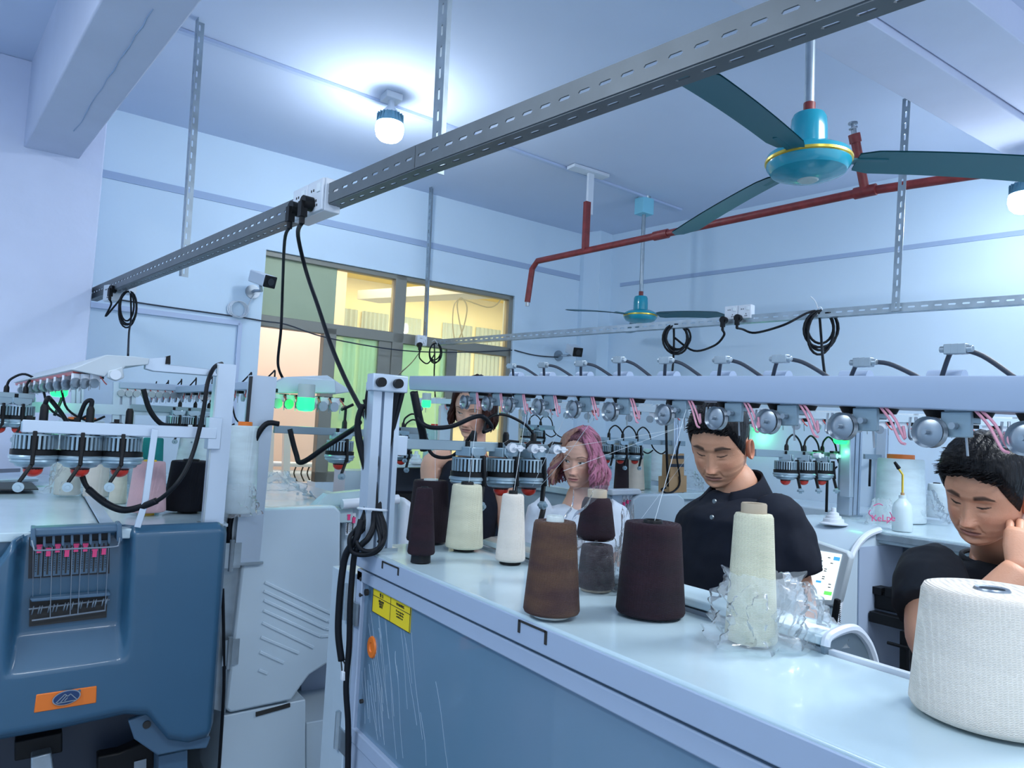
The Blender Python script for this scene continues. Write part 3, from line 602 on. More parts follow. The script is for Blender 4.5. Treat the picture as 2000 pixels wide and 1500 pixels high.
text('WARNING', hl * 0.15, (xx, (yb + ym) / 2, zt - hl * 0.22), RX, M['ink'], parent=lab)
for c_, l_ in (((ya + ym) / 2, '机器运转时\n请勿打开\n防护罩'), ((yb + ym) / 2, 'Do not open the\ncover while the\nmachine is on')):
    text(l_, hl * 0.105, (xx, c_, zt - hl * 0.46), RX, M['ink'], parent=lab)
# orange finger latch
c_ = on_panel(727, 1264); m = MB(); Rm = Matrix.Rotation(-PI / 2, 3, 'Y')
m.lathe([(0.012, 0.004), (0.024, 0.004), (0.026, 0.0), (0.026, -0.003)], (0, 0, 0), Rm, 28); m.lathe([(0.0001, 0.001), (0.010, 0.001), (0.012, 0.004)], (0, 0, 0), Rm, 28)
for i in range(len(m.v)): m.v[i] = Vector((m.v[i].x, m.v[i].y * 0.9, m.v[i].z * 1.0)) + c_
m.build('finger_latch', M['orange'], mr, smooth=True, label='round orange finger latch')
for (px, py) in ((714, 1157), (704, 1370), (704, 1131), (703, 1162)):
    c_ = onx(px, py, XF + 0.003); m = MB(); m.tube([c_ + Vector((-0.001, 0, 0)), c_ + Vector((0.006, 0, 0))], 0.008 if px == 714 else 0.005, 12); m.build('bolt_hole', M['ink'], mr)
# end cover with hinges beyond the front panel
m = MB(); m.b2((XF - 0.002, YE + 0.004, 0.0), (XS, YE + 0.10, 1.25)); m.b2((XF + 0.002, YE + 0.105, 0.0), (XS, YE + 0.17, 1.24)); m.build('end_cover', M['white'], mr, bevel=0.003)
for (px, py, h) in ((676, 1175, 0.09), (660, 1425, 0.09)):
    c_ = onx(px, py, XF - 0.006); m = MB(); m.tube([c_ - Vector((0, 0, h / 2)), c_ + Vector((0, 0, h / 2))], 0.008, 10); m.b2(c_ + Vector((0, -0.07, -h / 2)), c_ + Vector((0.006, 0, h * 0.1))); m.build('hinge', M['galv'], mr, smooth=True)
# glass cover over the needle bed on the operator side
y0, y1 = 0.63, 1.60
prof = [(p_.x, p_.z) for p_ in (ony(*q_, y0) for q_ in ((1612, 1262), (1616, 1246), (1635, 1234), (1660, 1227), (1676, 1232), (1690, 1248), (1700, 1268), (1708, 1296), (1712, 1335)))]
n = len(prof)
m = MB(); m.grid(lambda u, v: Vector((lerp(prof[min(n - 2, int(u * (n - 1)))][0], prof[min(n - 1, int(u * (n - 1)) + 1)][0], u * (n - 1) - min(n - 2, int(u * (n - 1)))), lerp(y0, y1, v), lerp(prof[min(n - 2, int(u * (n - 1)))][1], prof[min(n - 1, int(u * (n - 1)) + 1)][1], u * (n - 1) - min(n - 2, int(u * (n - 1)))))), 33, 2)
m.build('sliding_cover', M['table'], mr, smooth=True, solid=0.006)
m = MB(); m.prism([Vector((x, y0 + 0.002, z)) for x, z in prof] + [Vector((XS + 0.01, y0 + 0.002, 1.20))], (0, 0.006, 0)); m.build('cover_end', M['perspex'], mr, label='smoky clear end cheek of the sliding cover')
m = MB(); m.tube([Vector((x, y0, z)) for x, z in prof], 0.007, 8, 4); m.build('cover_trim', M['plastic'], mr, smooth=True)
m = MB(); m.b2((XS + 0.0, -0.7, 1.0), (XS + 0.02, YE, 1.30)); m.b2((XS + 0.02, -0.7, 0.9), (1.30, 0.59, 1.02)); m.build('needle_bed', M['white'], mr, bevel=0.004)
m = MB(); m.b2((XS + 0.001, -0.7, 1.312), (XS + 0.012, YE - 0.02, 1.326)); m.build('edge_strip', M['plastic'], mr)
# column and arm
cb = onz(731, 1074, 1.32); dcol = (MX.transposed() @ (cb - O)).z; ct = at(750, 748, dcol)
column(mr, cb, ct, 0.072, 0.05)
pl = at(757, 749, dcol - 0.02); m = MB(); m.box(pl, (0.092, 0.04, 0.042)); m.build('arm_bracket', M['alu'], mr, bevel=0.003)
for dx in (-0.028, 0.016):
    m = MB(); m.tube([pl + Vector((dx, -0.034, 0)), pl + Vector((dx, -0.018, 0))], 0.0115, 16); m.build('knob', M['black'], mr, smooth=True)
# yarn beam
def bd(px): t = (px - 885) / (2000 - 885); return 1 / lerp(1 / 2.1, 1 / 0.84, t)
def bp(px, py): return at(px, py, bd(px))
L1, L2 = bp(800, 734), bp(2000, 733); K1, K2 = bp(800, 747), bp(2000, 762); N1, N2 = bp(800, 761), bp(2000, 806)
ext = 1.35
def ex(a, b): return a, a + (b - a) * ext
m = MB(); (a1, a2), (k1, k2), (n1, n2) = ex(L1, L2), ex(K1, K2), ex(N1, N2)
away = Vector((0.075, 0.01, 0))
m.add([a1, a2, k2, k1, n1, n2, a1 + away + Vector((0, 0, -0.012)), a2 + away + Vector((0, 0, -0.012)), n1 + away, n2 + away, k1 - Vector((0.004, 0, 0)), k2 - Vector((0.004, 0, 0))], [(0, 1, 11, 10), (10, 11, 5, 4), (0, 6, 7, 1), (4, 5, 9, 8), (6, 8, 9, 7), (0, 10, 4, 8, 6), (1, 7, 9, 5, 11)])
m.build('yarn_beam', M['front'], mr, bevel=0.002)
lug = MB()
units = [840, 890, 935, 978, 1037, 1108, 1182, 1270, 1375, 1480, 1632, 1810, 2010]
ends = [0, 0, 0, 1033, 1100, 1177, 1252, 1350, 1468, 1598, 1775, 1962, 2140]
peaks = [0, 0, 0, 715, 713, 710, 703, 704, 703, 701, 708, 682, 690]
bdir = (L2 - L1).normalized(); brz = math.atan2(bdir.y, bdir.x)
for i, (u, e, pk) in enumerate(zip(units, ends, peaks)):
    s = 1.0
    base = bp(u, 761 + (u - 800) * 0.0375) + Vector((0.02, 0, 0.0))
    if u > 845: tensioner(mr, bp(u + (50 if u > 1200 else 28), 761 + (u - 800) * 0.0375) + Vector((0.012, 0, 0.003)), brz, 1.1)
    if e:
        a = bp(u + 6, 735) + Vector((0.03, 0, 0)); b = bp(e, 735) + Vector((0.03, 0, 0)); dd = bd((u + e) / 2)
        pkp = at(lerp(u, e, 0.38), pk, dd + 0.02); 
        m = MB(); m.tube([a, lerp(a, pkp, 0.55) + Vector((0, 0, 0.010)), pkp, lerp(pkp, b, 0.45) + Vector((0, 0, 0.008)), b], 0.0032, 8, 6); cb_ = m.build('link_cable', M['graycable'], mr, smooth=True, angle=180)
        m = MB(); tdir = (b - a).normalized()
        for k in range(3): c_ = pkp + tdir * (k - 1) * 0.0085; m.box(c_, (0.010, 0.011, 0.013), Matrix.Rotation(brz, 3, 'Z'))
        m.tube([pkp - tdir * 0.02, pkp + tdir * 0.02], 0.0045, 8); m.build('connector', M['galv'], cb_, org=None, bevel=0.001)
        m = MB(); c_ = bp(u + 2, 731) + Vector((0.045, 0, 0.0)); m.tube([c_ + bdir * -0.02, c_ + bdir * 0.025], 0.010, 12); m.build('beam_lug', M['front'], mr, smooth=True)
# feeder bar of machine R
def feeder_bar(parent, p0, p1, pxs, yplane, rz=0.0, s=1.0, h=0.026, cab=True, zoff=-0.018, ydelta=-0.0):
    m = MB(); m.bar(p0, p1, 0.016, h); m.build('feeder_bar', M['bar'], parent, bevel=0.0015)
    tops = []
    for px in pxs:
        q = ony(px, 750, yplane); t = (q.x - p0.x) / (p1.x - p0.x); c = lerp(p0, p1, t); c = c + Vector((0, ydelta, zoff)); feeder(parent, c, rz, s); tops.append(plugtop(c, rz, s))
    return tops
yR = cb.y
p0 = ony(772, 866, yR); p1 = ony(1092, 878, yR); p1.z = p0.z
tops = feeder_bar(mr, p0, p1, (925, 988, 1042), yR, 0.35, 1.0)
for k in range(3):
    q = ony((995, 1037, 1080)[k], 872, yR - 0.03); q.z = p0.z
    m = MB(); m.tube([q + Vector((0, -0.02, 0)), q], 0.013, 14); m.tube([q + Vector((0.02, -0.026, 0)), q + Vector((0.02, 0, 0))], 0.009, 12); m.tube([q + Vector((0, -0.024, 0)), q + Vector((0.034, -0.024, 0))], 0.003, 6); m.build('guide_roller', M['plastic'], mr, smooth=True)
    m = MB(); m.add([q + Vector(v_) for v_ in ((-0.02, 0, 0.012), (-0.005, 0, 0.022), (0.03, 0, 0.02), (0.028, 0, 0.014), (0.0, 0, 0.015), (-0.008, 0, 0.0))], [(0, 1, 2, 3, 4, 5)]); m.build('thread_clip', M['black'], mr, solid=0.004)
cable('feeder_cable', [at(806, 765, 1.95), at(815, 810, 1.93), at(835, 833, 1.9), at(880, 833, 1.9), at(925, 815, 1.9), at(945, 815, 1.92), at(960, 835, 1.98), tops[0] + Vector((0.03, 0, 0))], 0.006, mr)
cable('feeder_cable', [at(826, 850, 1.95), at(845, 888, 1.95), at(880, 892, 1.95), at(905, 870, 1.95), tops[0]], 0.005, mr)
cable('feeder_cable', hoop(tops[0] + Vector((0.03, 0, 0)), tops[2], 0.05), 0.004, mr)
cable('feeder_cable', [at(808, 765, 1.93), at(818, 815, 1.93), at(826, 850, 1.95), at(828, 880, 1.96)], 0.011, mr)
m = MB(); m.b2(p0 + Vector((-0.03, -0.01, -0.03)), p0 + Vector((0.03, 0.02, 0.02))); m.build('bar_clamp', M['alu'], mr, bevel=0.002)

# ================================================================ machine M (white louvred end, behind R)
mm = thing('knitting_machine', 'white knitting machine with a louvred end panel behind the black cable bundle', 'machine', (0.8, 2.7, 0), 'knitting machines')
yM = 2.46
def pp(pts, y): return [ony(px, py, y) for px, py in pts]
m = MB(); m.prism(pp([(484, 1003), (492, 994), (655, 988), (666, 1000), (663, 1262), (650, 1290), (605, 1318), (585, 1345), (570, 1368), (450, 1393), (440, 1385)], yM), (0, 0.06, 0)); m.build('end_panel', M['white'], mm, bevel=0.008)
for (a, b, c) in (((517, 1137), (650, 1200), (658, 1200)), ((515, 1154), (640, 1213), (658, 1214)), ((515, 1172), (636, 1228), (658, 1228)), ((514, 1192), (626, 1243), (658, 1241)), ((512, 1216), (613, 1265), None), ((509, 1244), (584, 1276), None), ((507, 1273), (555, 1295), None), ((505, 1308), (523, 1316), None)):
    m = MB(); pts = [ony(*p, yM - 0.001) for p in (a, b, c) if p]
    for i in range(len(pts) - 1): m.bar(pts[i], pts[i + 1], 0.006, 0.010, up=(0, 0, 1))
    m.build('louvre', mat_l if 'mat_l' in globals() else M['white'], mm, bevel=0.002)
m = MB(); m.prism(pp([(436, 1000), (484, 1003), (440, 1392), (400, 1380)], yM + 0.03), (0, 0.04, 0)); m.build('side_frame', M['galv'], mm)
m = MB(); m.prism(pp([(436, 1398), (597, 1366), (597, 1560), (425, 1560)], yM + 0.01), (0, 0.3, 0)); m.build('base_cabinet', M['white'], mm, bevel=0.004)
m = MB(); m.prism(pp([(500, 1392), (567, 1374), (567, 1381), (500, 1400)], yM + 0.004), (0, 0.01, 0)); m.build('vent_slot', M['ink'], mm)
m = MB(); m.prism(pp([(598, 1412), (720, 1390), (720, 1560), (597, 1560)], yM + 0.05), (0, 0.5, 0)); m.build('base_cabinet', M['white'], mm, bevel=0.004)
m = MB(); m.prism(pp([(588, 1290), (720, 1230), (720, 1420), (590, 1420)], yM + 0.35), (0, 0.02, 0)); m.build('inner_plate', M['front'], mm)
m = MB(); m.b2((0.535, yM + 0.06, 1.27), (1.0, 4.25, 1.32)); m.build('top_plate', M['table'], mm, bevel=0.003)
m = MB(); m.b2((0.64, yM + 0.38, 0.05), (1.35, 4.25, 1.27)); m.build('machine_body', M['white'], mm)
for (px, py) in ((452, 1085), (448, 1275)):
    c_ = ony(px, py, yM - 0.01); m = MB(); m.tube([c_ - Vector((0, 0, 0.05)), c_ + Vector((0, 0, 0.05))], 0.008, 10); m.b2(c_ + Vector((-0.02, 0, -0.04)), c_ + Vector((0.03, 0.005, 0.04))); m.build('hinge', M['galv'], mm, smooth=True)
cbm = ony(478, 1100, yM + 0.02); ctm = ony(513, 735, yM + 0.02); column(mm, cbm, ctm, 0.082, 0.05, groove=False)
m = MB(); m.prism(pp([(488, 735), (494, 735), (470, 1010), (463, 1010)], yM - 0.012), (0, 0.01, 0)); m.build('column_strip', M['dark'], mm)
# front cover with tension slides
m = MB(); m.prism(pp([(668, 1002), (672, 985), (790, 975), (800, 1060), (800, 1260), (664, 1290)], yM + 0.10), (0, 0.3, 0)); m.build('front_cover', M['white'], mm, bevel=0.01)
m = MB(); m.prism(pp([(786, 968), (812, 985), (822, 1030), (820, 1150), (780, 1150)], yM + 0.06), (0, 0.3, 0)); m.build('cover_cheek', M['plastic'], mm, bevel=0.02)
m = MB(); a = ony(668, 985, yM + 0.04); b = ony(778, 975, yM + 0.04); m.tube([a, b], 0.018, 16); m.build('roller_cover', M['plastic'], mm, smooth=True)
m = MB(); m.prism(pp([(612, 990), (640, 965), (740, 955), (745, 985)], yM + 0.08), (0, 0.05, 0)); m.build('tray', M['table'], mm)
def slides(parent, pts, y, mt='plastic', w_=0.016):
    for (px, pt, pb, pk) in pts:
        a = ony(px, pt, y); b = ony(px - 3, pb, y); m = MB(); m.bar(a, b, w_, 0.004, up=(0, 1, 0)); o = m.build('tension_slide', M[mt], parent)
        m = MB(); m.bar(ony(px, pt + 6, y - 0.003), ony(px - 3, pb - 3, y - 0.003), w_ * 0.22, 0.002, up=(0, 1, 0))
        nn = 9
        for k in range(nn):
            t = k / nn; c_ = lerp(a, b, 0.25 + 0.65 * t)
            for s_ in (-1, 1): m.box(c_ + Vector((s_ * w_ * 0.34, -0.003, 0)), (w_ * 0.12, 0.002, 0.0022))
        m.build('scale', M['ink'], o)
        c_ = ony(px - 0.5, pk, y - 0.007); m = MB(); m.box(c_, (w_ * 0.62, 0.012, 0.016)); m.box(c_ + Vector((0, 0, 0.01)), (w_ * 0.8, 0.010, 0.005)); m.build('slide_clip', M['pink'], o)
slides(mm, [(681, 1000, 1045, 1011), (691, 1002, 1046, 1017), (759, 992, 1042, 1018)], yM + 0.07)
# beam of M
tp0 = ony(540, 747, yM + 0.05); m = MB(); m.prism(pp([(538, 745), (560, 736), (655, 742), (657, 768), (538, 768)], yM + 0.1), (0, 0.05, 0)); m.prism(pp([(560, 736), (640, 733), (690, 765), (655, 770)], yM + 0.16), (0, 0.05, 0)); m.build('yarn_beam', M['white'], mm, bevel=0.004)
bma = ony(535, 752, yM + 0.1); m = MB(); bmb = bma + VL * 1.7; 
m.bar(bma, bmb, 0.06, 0.030); m.build('yarn_beam', M['front'], mm, bevel=0.003)
for k in range(15):
    c_ = lerp(bma, bmb, (k + 0.3) / 15) + Vector((0, 0, -0.012)); small_tensioner(mm, c_, math.atan2(VL.y, VL.x) + PI, 1.1)
    if k % 2 == 0:
        a = lerp(bma, bmb, k / 15) + Vector((0, 0, 0.015)); cable('link_cable', [a, a + Vector((0, 0, 0.035)), a + VL * 0.05 + Vector((0.01, 0, 0.03)), a + VL * 0.1], 0.003, mm, 4)
for k in range(6):
    c_ = ony(545 + k * 22, 775 + k * 1.5, yM + 0.12); small_tensioner(mm, c_ + Vector((0, 0, 0.012)), 0.2, 1.3)
lamp(mm, ony(598, 777, yM + 0.05), 1.05)
p0 = ony(535, 838, yM); p1 = ony(712, 846, yM); p1.z = p0.z = (p0.z + p1.z) / 2
tops = feeder_bar(mm, p0, p1, (672,), yM, 0.15, 1.0, cab=False)
cable('feeder_cable', [at(566, 838, 2.44), at(578, 885, 2.44), at(590, 903, 2.42), at(640, 870, 2.40), at(690, 838, 2.38), at(702, 825, 2.3)], 0.009, mm)
cable('feeder_cable', [at(545, 828, 2.38), at(520, 828, 2.36), at(498, 860, 2.35), at(484, 910, 2.35), at(470, 980, 2.35), at(452, 1010, 2.35), at(447, 1060, 2.35), at(450, 1160, 2.38)], 0.009, mm)
cable('feeder_cable', [tops[0], tops[0] + Vector((0, 0, 0.05)), at(668, 800, 2.4), at(690, 790, 2.38)], 0.005, mm)
m = MB(); m.tube([at(435, 1150, 2.3), at(437, 1250, 2.3), at(437, 1350, 2.3), at(428, 1500, 2.3)], 0.005, 8, 4); m.build('feeder_cable', M['cable'], mm, smooth=True)

# ================================================================ machine L (blue, front left)
ml = thing('knitting_machine', 'blue-grey knitting machine at the left edge with an orange badge on its end', 'machine', (0.2, 2.5, 0), 'knitting machines')
yL = 2.13
def xz(px, py): p = ony(px, py, yL); return p.x, p.z
top_pts = [xz(*p) for p in ((-320, 1140), (-60, 1120), (0, 1092), (22, 1062), (60, 1045), (110, 1040), (235, 1034), (262, 1028), (430, 1021), (441, 1030))]
bot_pts = [xz(*p) for p in ((-320, 1500), (0, 1450), (120, 1428), (245, 1400), (290, 1402), (330, 1450), (370, 1456), (412, 1444), (418, 1430))]
def interp(pts, x):
    if x <= pts[0][0]: return pts[0][1]
    for (a, b), (c, d) in zip(pts, pts[1:]):
        if x <= c: return lerp(b, d, (x - a) / (c - a + 1e-9))
    return pts[-1][1]
xR_t = xz(446, 1040)[0]; xR_b = xz(418, 1430)[0]; xL = top_pts[0][0]
rec = [xz(*p) for p in ((25, 1075), (262, 1062), (252, 1290), (5, 1325))]
def ss(a, b, x): t = max(0, min(1, (x - a) / (b - a))); return t * t * (3 - 2 * t)
def blue(u, v):
    zt = 1; x = lerp(xL, xR_b, u); zt = interp(top_pts, lerp(xL, xR_t, u)); zb = interp(bot_pts, x); z = lerp(zb, zt, v); x = lerp(xL, lerp(xR_b, xR_t, v), u)
    xl = lerp(rec[3][0], rec[0][0], (z - rec[3][1]) / (rec[0][1] - rec[3][1])); xr = lerp(rec[2][0], rec[1][0], (z - rec[2][1]) / (rec[1][1] - rec[2][1]))
    ft = ss(xl, xl + 0.022, x) * (1 - ss(xr - 0.022, xr, x)); zb2 = lerp(rec[3][1], rec[2][1], (x - rec[3][0]) / (rec[2][0] - rec[3][0]))
    fb = max(0, min(1, (z - zb2) / 0.085)); dp = 0.055 * ft * fb
    e = 0.02; edge = 1 - ss(0, e, lerp(xR_b, xR_t, v) - x); edge2 = 1 - ss(0, e * 1.4, (zt - z)); edge3 = 1 - ss(0, e * 1.5, z - zb)
    return Vector((x, yL + dp + 0.018 * edge * edge + 0.02 * edge2 ** 2 + 0.02 * edge3 ** 2, z))
m = MB(); m.grid(blue, 110, 84); m.build('end_cover', M['blue'], ml, smooth=True, angle=180, solid=0.012)
m = MB(); m.b2((-0.5, yL + 0.075, 0.95), (0.462, 3.5, 1.295)); m.build('machine_body', M['blue'], ml)
m = MB(); m.b2((-0.5, yL + 0.35, 0.02), (0.40, 3.5, 0.95)); m.build('machine_base', M['navy'], ml)
m = MB(); m.b2((0.205, yL + 0.02, 1.296), (0.468, 3.5, 1.322)); m.build('top_plate', M['table'], ml, bevel=0.004)
# bevelled glass cover left of the plate
g0, g1 = onz(230, 1026, 1.322), onz(101, 955, 1.322)
m = MB(); m.prism([(0.175, yL + 0.06, 1.321), (0.205, yL + 0.06, 1.321), (0.205, 3.5, 1.321), (0.175, 3.5, 1.321)], (0, 0, 0.006)); m.build('edge_strip', M['alu'], ml)
m = MB(); m.b2((-0.5, yL + 0.07, 1.290), (0.178, 3.5, 1.314)); m.build('sliding_cover', M['table'], ml, bevel=0.003)
# orange badge plate
bq = [ony(*p, yL - 0.002) for p in ((71, 1357), (189, 1340), (188, 1373), (66, 1393))]
m = MB(); m.prism(bq, (0, 0.006, 0)); bdg = m.build('badge_plate', M['orange'], ml, bevel=0.002, label='orange badge plate')
c_ = ony(130, 1362, yL - 0.006); Ry = Matrix.Rotation(PI / 2, 3, 'X') 
m = MB()
for (rx, rz_, dy, mi) in ((0.030, 0.0175, 0.0, 0), (0.0275, 0.0155, -0.0015, 1)):
    m.mi = mi; m.prism([c_ + Vector((rx * math.cos(a * PI / 16) , dy, rz_ * math.sin(a * PI / 16) + 0.10 * rx * math.cos(a * PI / 16))) for a in range(32)], (0, -0.002, 0))
m.mi = 0
for (a, b) in (((-0.022, -0.009), (-0.004, 0.010)), ((-0.004, 0.010), (0.002, 0.004)), ((0.002, 0.004), (0.008, 0.009)), ((0.008, 0.009), (0.022, -0.006)), ((-0.012, -0.008), (-0.001, 0.006)), ((-0.020, -0.010), (0.020, -0.008)), ((-0.004, -0.006), (0.002, 0.001))):
    m.bar(c_ + Vector((a[0], -0.005, a[1])), c_ + Vector((b[0], -0.005, b[1])), 0.0018, 0.0018)
m.build('emblem', [M['steel'], mat('emblem_navy', (0.01, 0.04, 0.13), 0.25)], bdg, smooth=False)
c_ = ony(155, 1349, yL - 0.004); m = MB(); m.tube([c_, c_ + Vector((0, -0.002, 0))], 0.0035, 10); m.build('rivet', M['blue2'], bdg)
# black hole and lower bracket
m = MB(); m.prism(pp([(250, 1408), (300, 1388), (330, 1440), (412, 1440), (404, 1462), (357, 1466), (308, 1476), (262, 1444)], yL + 0.05), (0, 0.02, 0)); m.build('skirt', M['blue2'], ml, bevel=0.004)
c_ = ony(287, 1416, yL + 0.045); m = MB(); m.tube([c_, c_ + Vector((0, 0.006, 0))], 0.010, 16); m.build('hole', M['ink'], ml)
m = MB(); m.prism(pp([(28, 1450), (122, 1430), (122, 1470), (28, 1488)], yL + 0.2), (0, 0.08, 0)); m.build('motor_box', M['black'], ml, bevel=0.004)
m = MB(); m.prism(pp([(60, 1480), (100, 1470), (110, 1540), (60, 1540)], yL + 0.16), (0, 0.05, 0)); m.build('drive_block', M['galv'], ml, bevel=0.004)
m = MB(); m.prism(pp([(190, 1478), (232, 1470), (300, 1440), (310, 1560), (190, 1560)], yL + 0.22), (0, 0.05, 0)); m.build('motor_box', M['black'], ml, bevel=0.006)
m = MB(); m.prism(pp([(262, 1488), (286, 1482), (285, 1540), (261, 1540)], yL + 0.215), (0, 0.004, 0)); m.build('type_plate', M['steel'], ml)
m = MB(); m.prism(pp([(310, 1478), (366, 1466), (366, 1560), (310, 1560)], yL + 0.12), (0, 0.1, 0)); m.build('leg_frame', M['blue2'], ml)
cable('feeder_cable', [at(185, 1405, 2.3), at(150, 1440, 2.3), at(120, 1500, 2.3), at(115, 1560, 2.3)], 0.012, ml)
# tension unit
yT = yL + 0.020
m = MB(); m.prism([ony(px, py, yT - 0.025) for px, py in ((62, 1032), (236, 1024), (236, 1040), (62, 1050))], (0, 0.05, 0)); m.build('roller_cover', M['blue2'], ml, bevel=0.006)
for px, py in ((64, 1041), (233, 1032)):
    m = MB(); m.prism([ony(px + a, py + b, yT - 0.03) for a, b in ((-4, -9), (5, -9), (6, 24), (0, 30), (-5, 24))], (0, 0.06, 0)); m.build('end_bracket', M['blue2'], ml, bevel=0.002)
m = MB(); m.prism([ony(px, py, yL + 0.050) for px, py in ((57, 1050), (214, 1042), (214, 1120), (55, 1130))], (0, 0.01, 0)); m.build('slide_panel', M['dark'], ml)
sp = []
for k in range(8):
    px = 77 + 18.0 * k; up = (0, 1, 0, 1.3, 0, 0, 1.6, 1)[k]; sp.append((px, 1062 - k * 1.0, 1126 - k * 1.2, 1073 + up * 7 - k * 0.5))
slides(ml, sp, yL + 0.045, 'blue2', 0.016)
for k in range(9):
    px = 68 + 18.1 * k; m = MB(); m.prism([ony(px + a, 1046 - k * 0.9 + b, yT - 0.01) for a, b in ((-2, 0), (3, 0), (3, 20), (0, 24), (-2, 20))], (0, 0.02, 0)); m.build('guide_tooth', M['blue2'], ml)
m = MB(); m.tube([ony(*p, yT - 0.045) for p in ((62, 1055), (66, 1070), (74, 1075), (140, 1072), (222, 1068), (232, 1062), (234, 1050))], 0.0022, 8, 4); m.build('wire_handle', M['steel'], ml, smooth=True)
m = MB()
for (x0, x1, yb_) in ((102, 98, 1205), (141, 137, 1200), (159, 152, 1200), (212, 205, 1192), (82, 78, 1160), (65, 64, 1165), (120, 118, 1165), (175, 172, 1160), (192, 190, 1160)): m.tube([ony(x0, 1068, yT - 0.02), ony(x1, yb_, yT + 0.0)], 0.0008 if yb_ < 1190 else 0.0013, 5)
m.build('thread_guide', M['steel'], ml, smooth=True)
m = MB(); m.prism([ony(px, py, yL + 0.046) for px, py in ((58, 1170), (210, 1158), (208, 1206), (57, 1224))], (0, 0.012, 0)); m.build('opening', M['ink'], ml)
m = MB(); m.prism([ony(px, py, yL + 0.02) for px, py in ((58, 1170), (214, 1157), (217, 1160), (216, 1164), (62, 1176))], (0, 0.03, 0)); m.build('guide_ledge', M['blue2'], ml, bevel=0.002)
m = MB(); m.tube([ony(56, 1190, yL + 0.03), ony(214, 1171, yL + 0.03)], 0.0022, 6); m.tube([ony(62, 1212, yL + 0.03), ony(206, 1192, yL + 0.03)], 0.0022, 6)
for k in range(16):
    c_ = lerp(ony(64, 1190, yL + 0.026), ony(208, 1173, yL + 0.026), k / 15 + 0.02 * math.sin(k * 2.3)); r_ = 0.0095
    m.tube([c_ + Vector((0.0016 * math.sin(a * PI / 6), r_ * math.cos(a * PI / 6) * 0.5, r_ * math.sin(a * PI / 6) - 0.003)) for a in range(12)], 0.0014, 5, closed=True)
m.build('tension_spring', M['steel'], ml, smooth=True)
# columns, stay, feeder bar
cbl = ony(414, 1026, 2.2); ctl = ony(440, 712, 2.2); column(ml, cbl, ctl, 0.052, 0.05, groove=False)
m = MB(); m.prism(pp([(425, 712), (428, 712), (399, 1024), (395, 1024)], 2.2 - 0.027), (0, 0.004, 0)); m.build('column_strip', M['galv'], ml)
p0 = ony(420, 845, 2.18); p1 = ony(43, 833, 2.18); zz = (p0.z + p1.z) / 2; p0.z = p1.z = zz
m = MB(); m.bar(p0 + Vector((0, -0.02, 0)), p1 + Vector((0, -0.02, 0)), 0.012, 0.032); m.build('feeder_bar', M['alu'], ml, bevel=0.002)
tl = []
for px in (80, 172, 250):
    q = ony(px, 750, 2.18); c_ = Vector((q.x, 2.205, zz - 0.006)); feeder(ml, c_, -0.05, 1.06); tl.append(plugtop(c_, -0.05, 1.06))
m = MB(); m.bar(ony(303, 838, 2.13), ony(283, 985, 2.13), 0.016, 0.006, up=(0, 1, 0)); m.bar(ony(283, 983, 2.13), ony(268, 1030, 2.13), 0.016, 0.006, up=(0, 1, 0)); m.build('bar_stay', M['alu'], ml, bevel=0.001)
m = MB(); m.box(p0 + Vector((-0.005, 0, 0)), (0.035, 0.05, 0.09)); m.build('bar_clamp', M['alu'], ml, bevel=0.002)
d_ = 1.9
cable('feeder_cable', [tl[0], tl[0] + Vector((0.005, 0, 0.018)), at(100, 782, d_), at(125, 815, d_), at(148, 860, d_), at(160, 905, d_), at(162, 930, d_), at(175, 958, d_), at(210, 982, d_), at(245, 994, d_), at(300, 982, d_), at(345, 945, d_), at(375, 890, d_ + .05), at(396, 810, d_ + .08), at(405, 750, 2.0), at(418, 718, 2.05), at(433, 710, 2.12)], 0.0058, ml)
cable('feeder_cable', [tl[1], tl[1] + Vector((0, 0, 0.018)), at(165, 790, d_), at(150, 840, d_), at(158, 890, d_), at(158, 925, d_), at(172, 955, d_), at(205, 982, d_), at(240, 996, d_), at(275, 992, d_)], 0.0058, ml)
cable('feeder_cable', [at(238, 830, 2.0), at(215, 830, d_), at(190, 850, d_), at(172, 885, d_), at(160, 915, d_), at(170, 950, d_), at(205, 978, d_)], 0.0058, ml)
cable('cable_sleeve', [at(172, 955, d_), at(205, 982, d_), at(240, 996, d_), at(275, 990, d_), at(306, 978, d_)], 0.0092, ml)
# overhead tensioner tray of L
pr0 = [ony(*p, 2.16) for p in ((138, 722), (208, 693), (262, 696), (292, 700), (290, 712), (245, 716), (240, 722), (215, 724), (205, 736))]
NT = 9
for k in range(NT):
    o_ = VL * (k * 0.15); m = MB(); m.prism([p + o_ for p in pr0], VL * 0.143); m.build('tray_cover', M['bezel'], ml, bevel=0.002)
    a = ony(140, 724, 2.17) + o_
    for j in range(3):
        small_tensioner(ml, ony(150 + j * 18, 733 + j * 1, 2.18) + o_ + Vector((0, 0, 0.006)), 0.6, 0.9)
m = MB(); a = ony(150, 727, 2.2); m.prism([ony(*p, 2.2) for p in ((142, 725), (170, 722), (172, 728), (144, 732))], VL * 1.35); m.build('red_strip', M['red'], ml)
m = MB(); cc = ony(226, 732, 2.13); m.tube([cc, cc + Vector((0, 0.03, 0))], 0.013, 24); m.build('tray_roller', M['plastic'], ml, smooth=True)
m = MB(); m.prism([ony(*p, 2.14) for p in ((212, 724), (240, 716), (243, 738), (228, 744), (210, 738))], (0, 0.03, 0)); m.build('roller_bracket', M['bezel'], ml, bevel=0.003)
m = MB(); m.prism([ony(*p, 2.17) for p in ((285, 700), (330, 697), (333, 695), (330, 712), (420, 722), (425, 735), (300, 725), (283, 720))], (0, 0.03, 0)); m.build('tray_arm', M['alu'], ml, bevel=0.003)
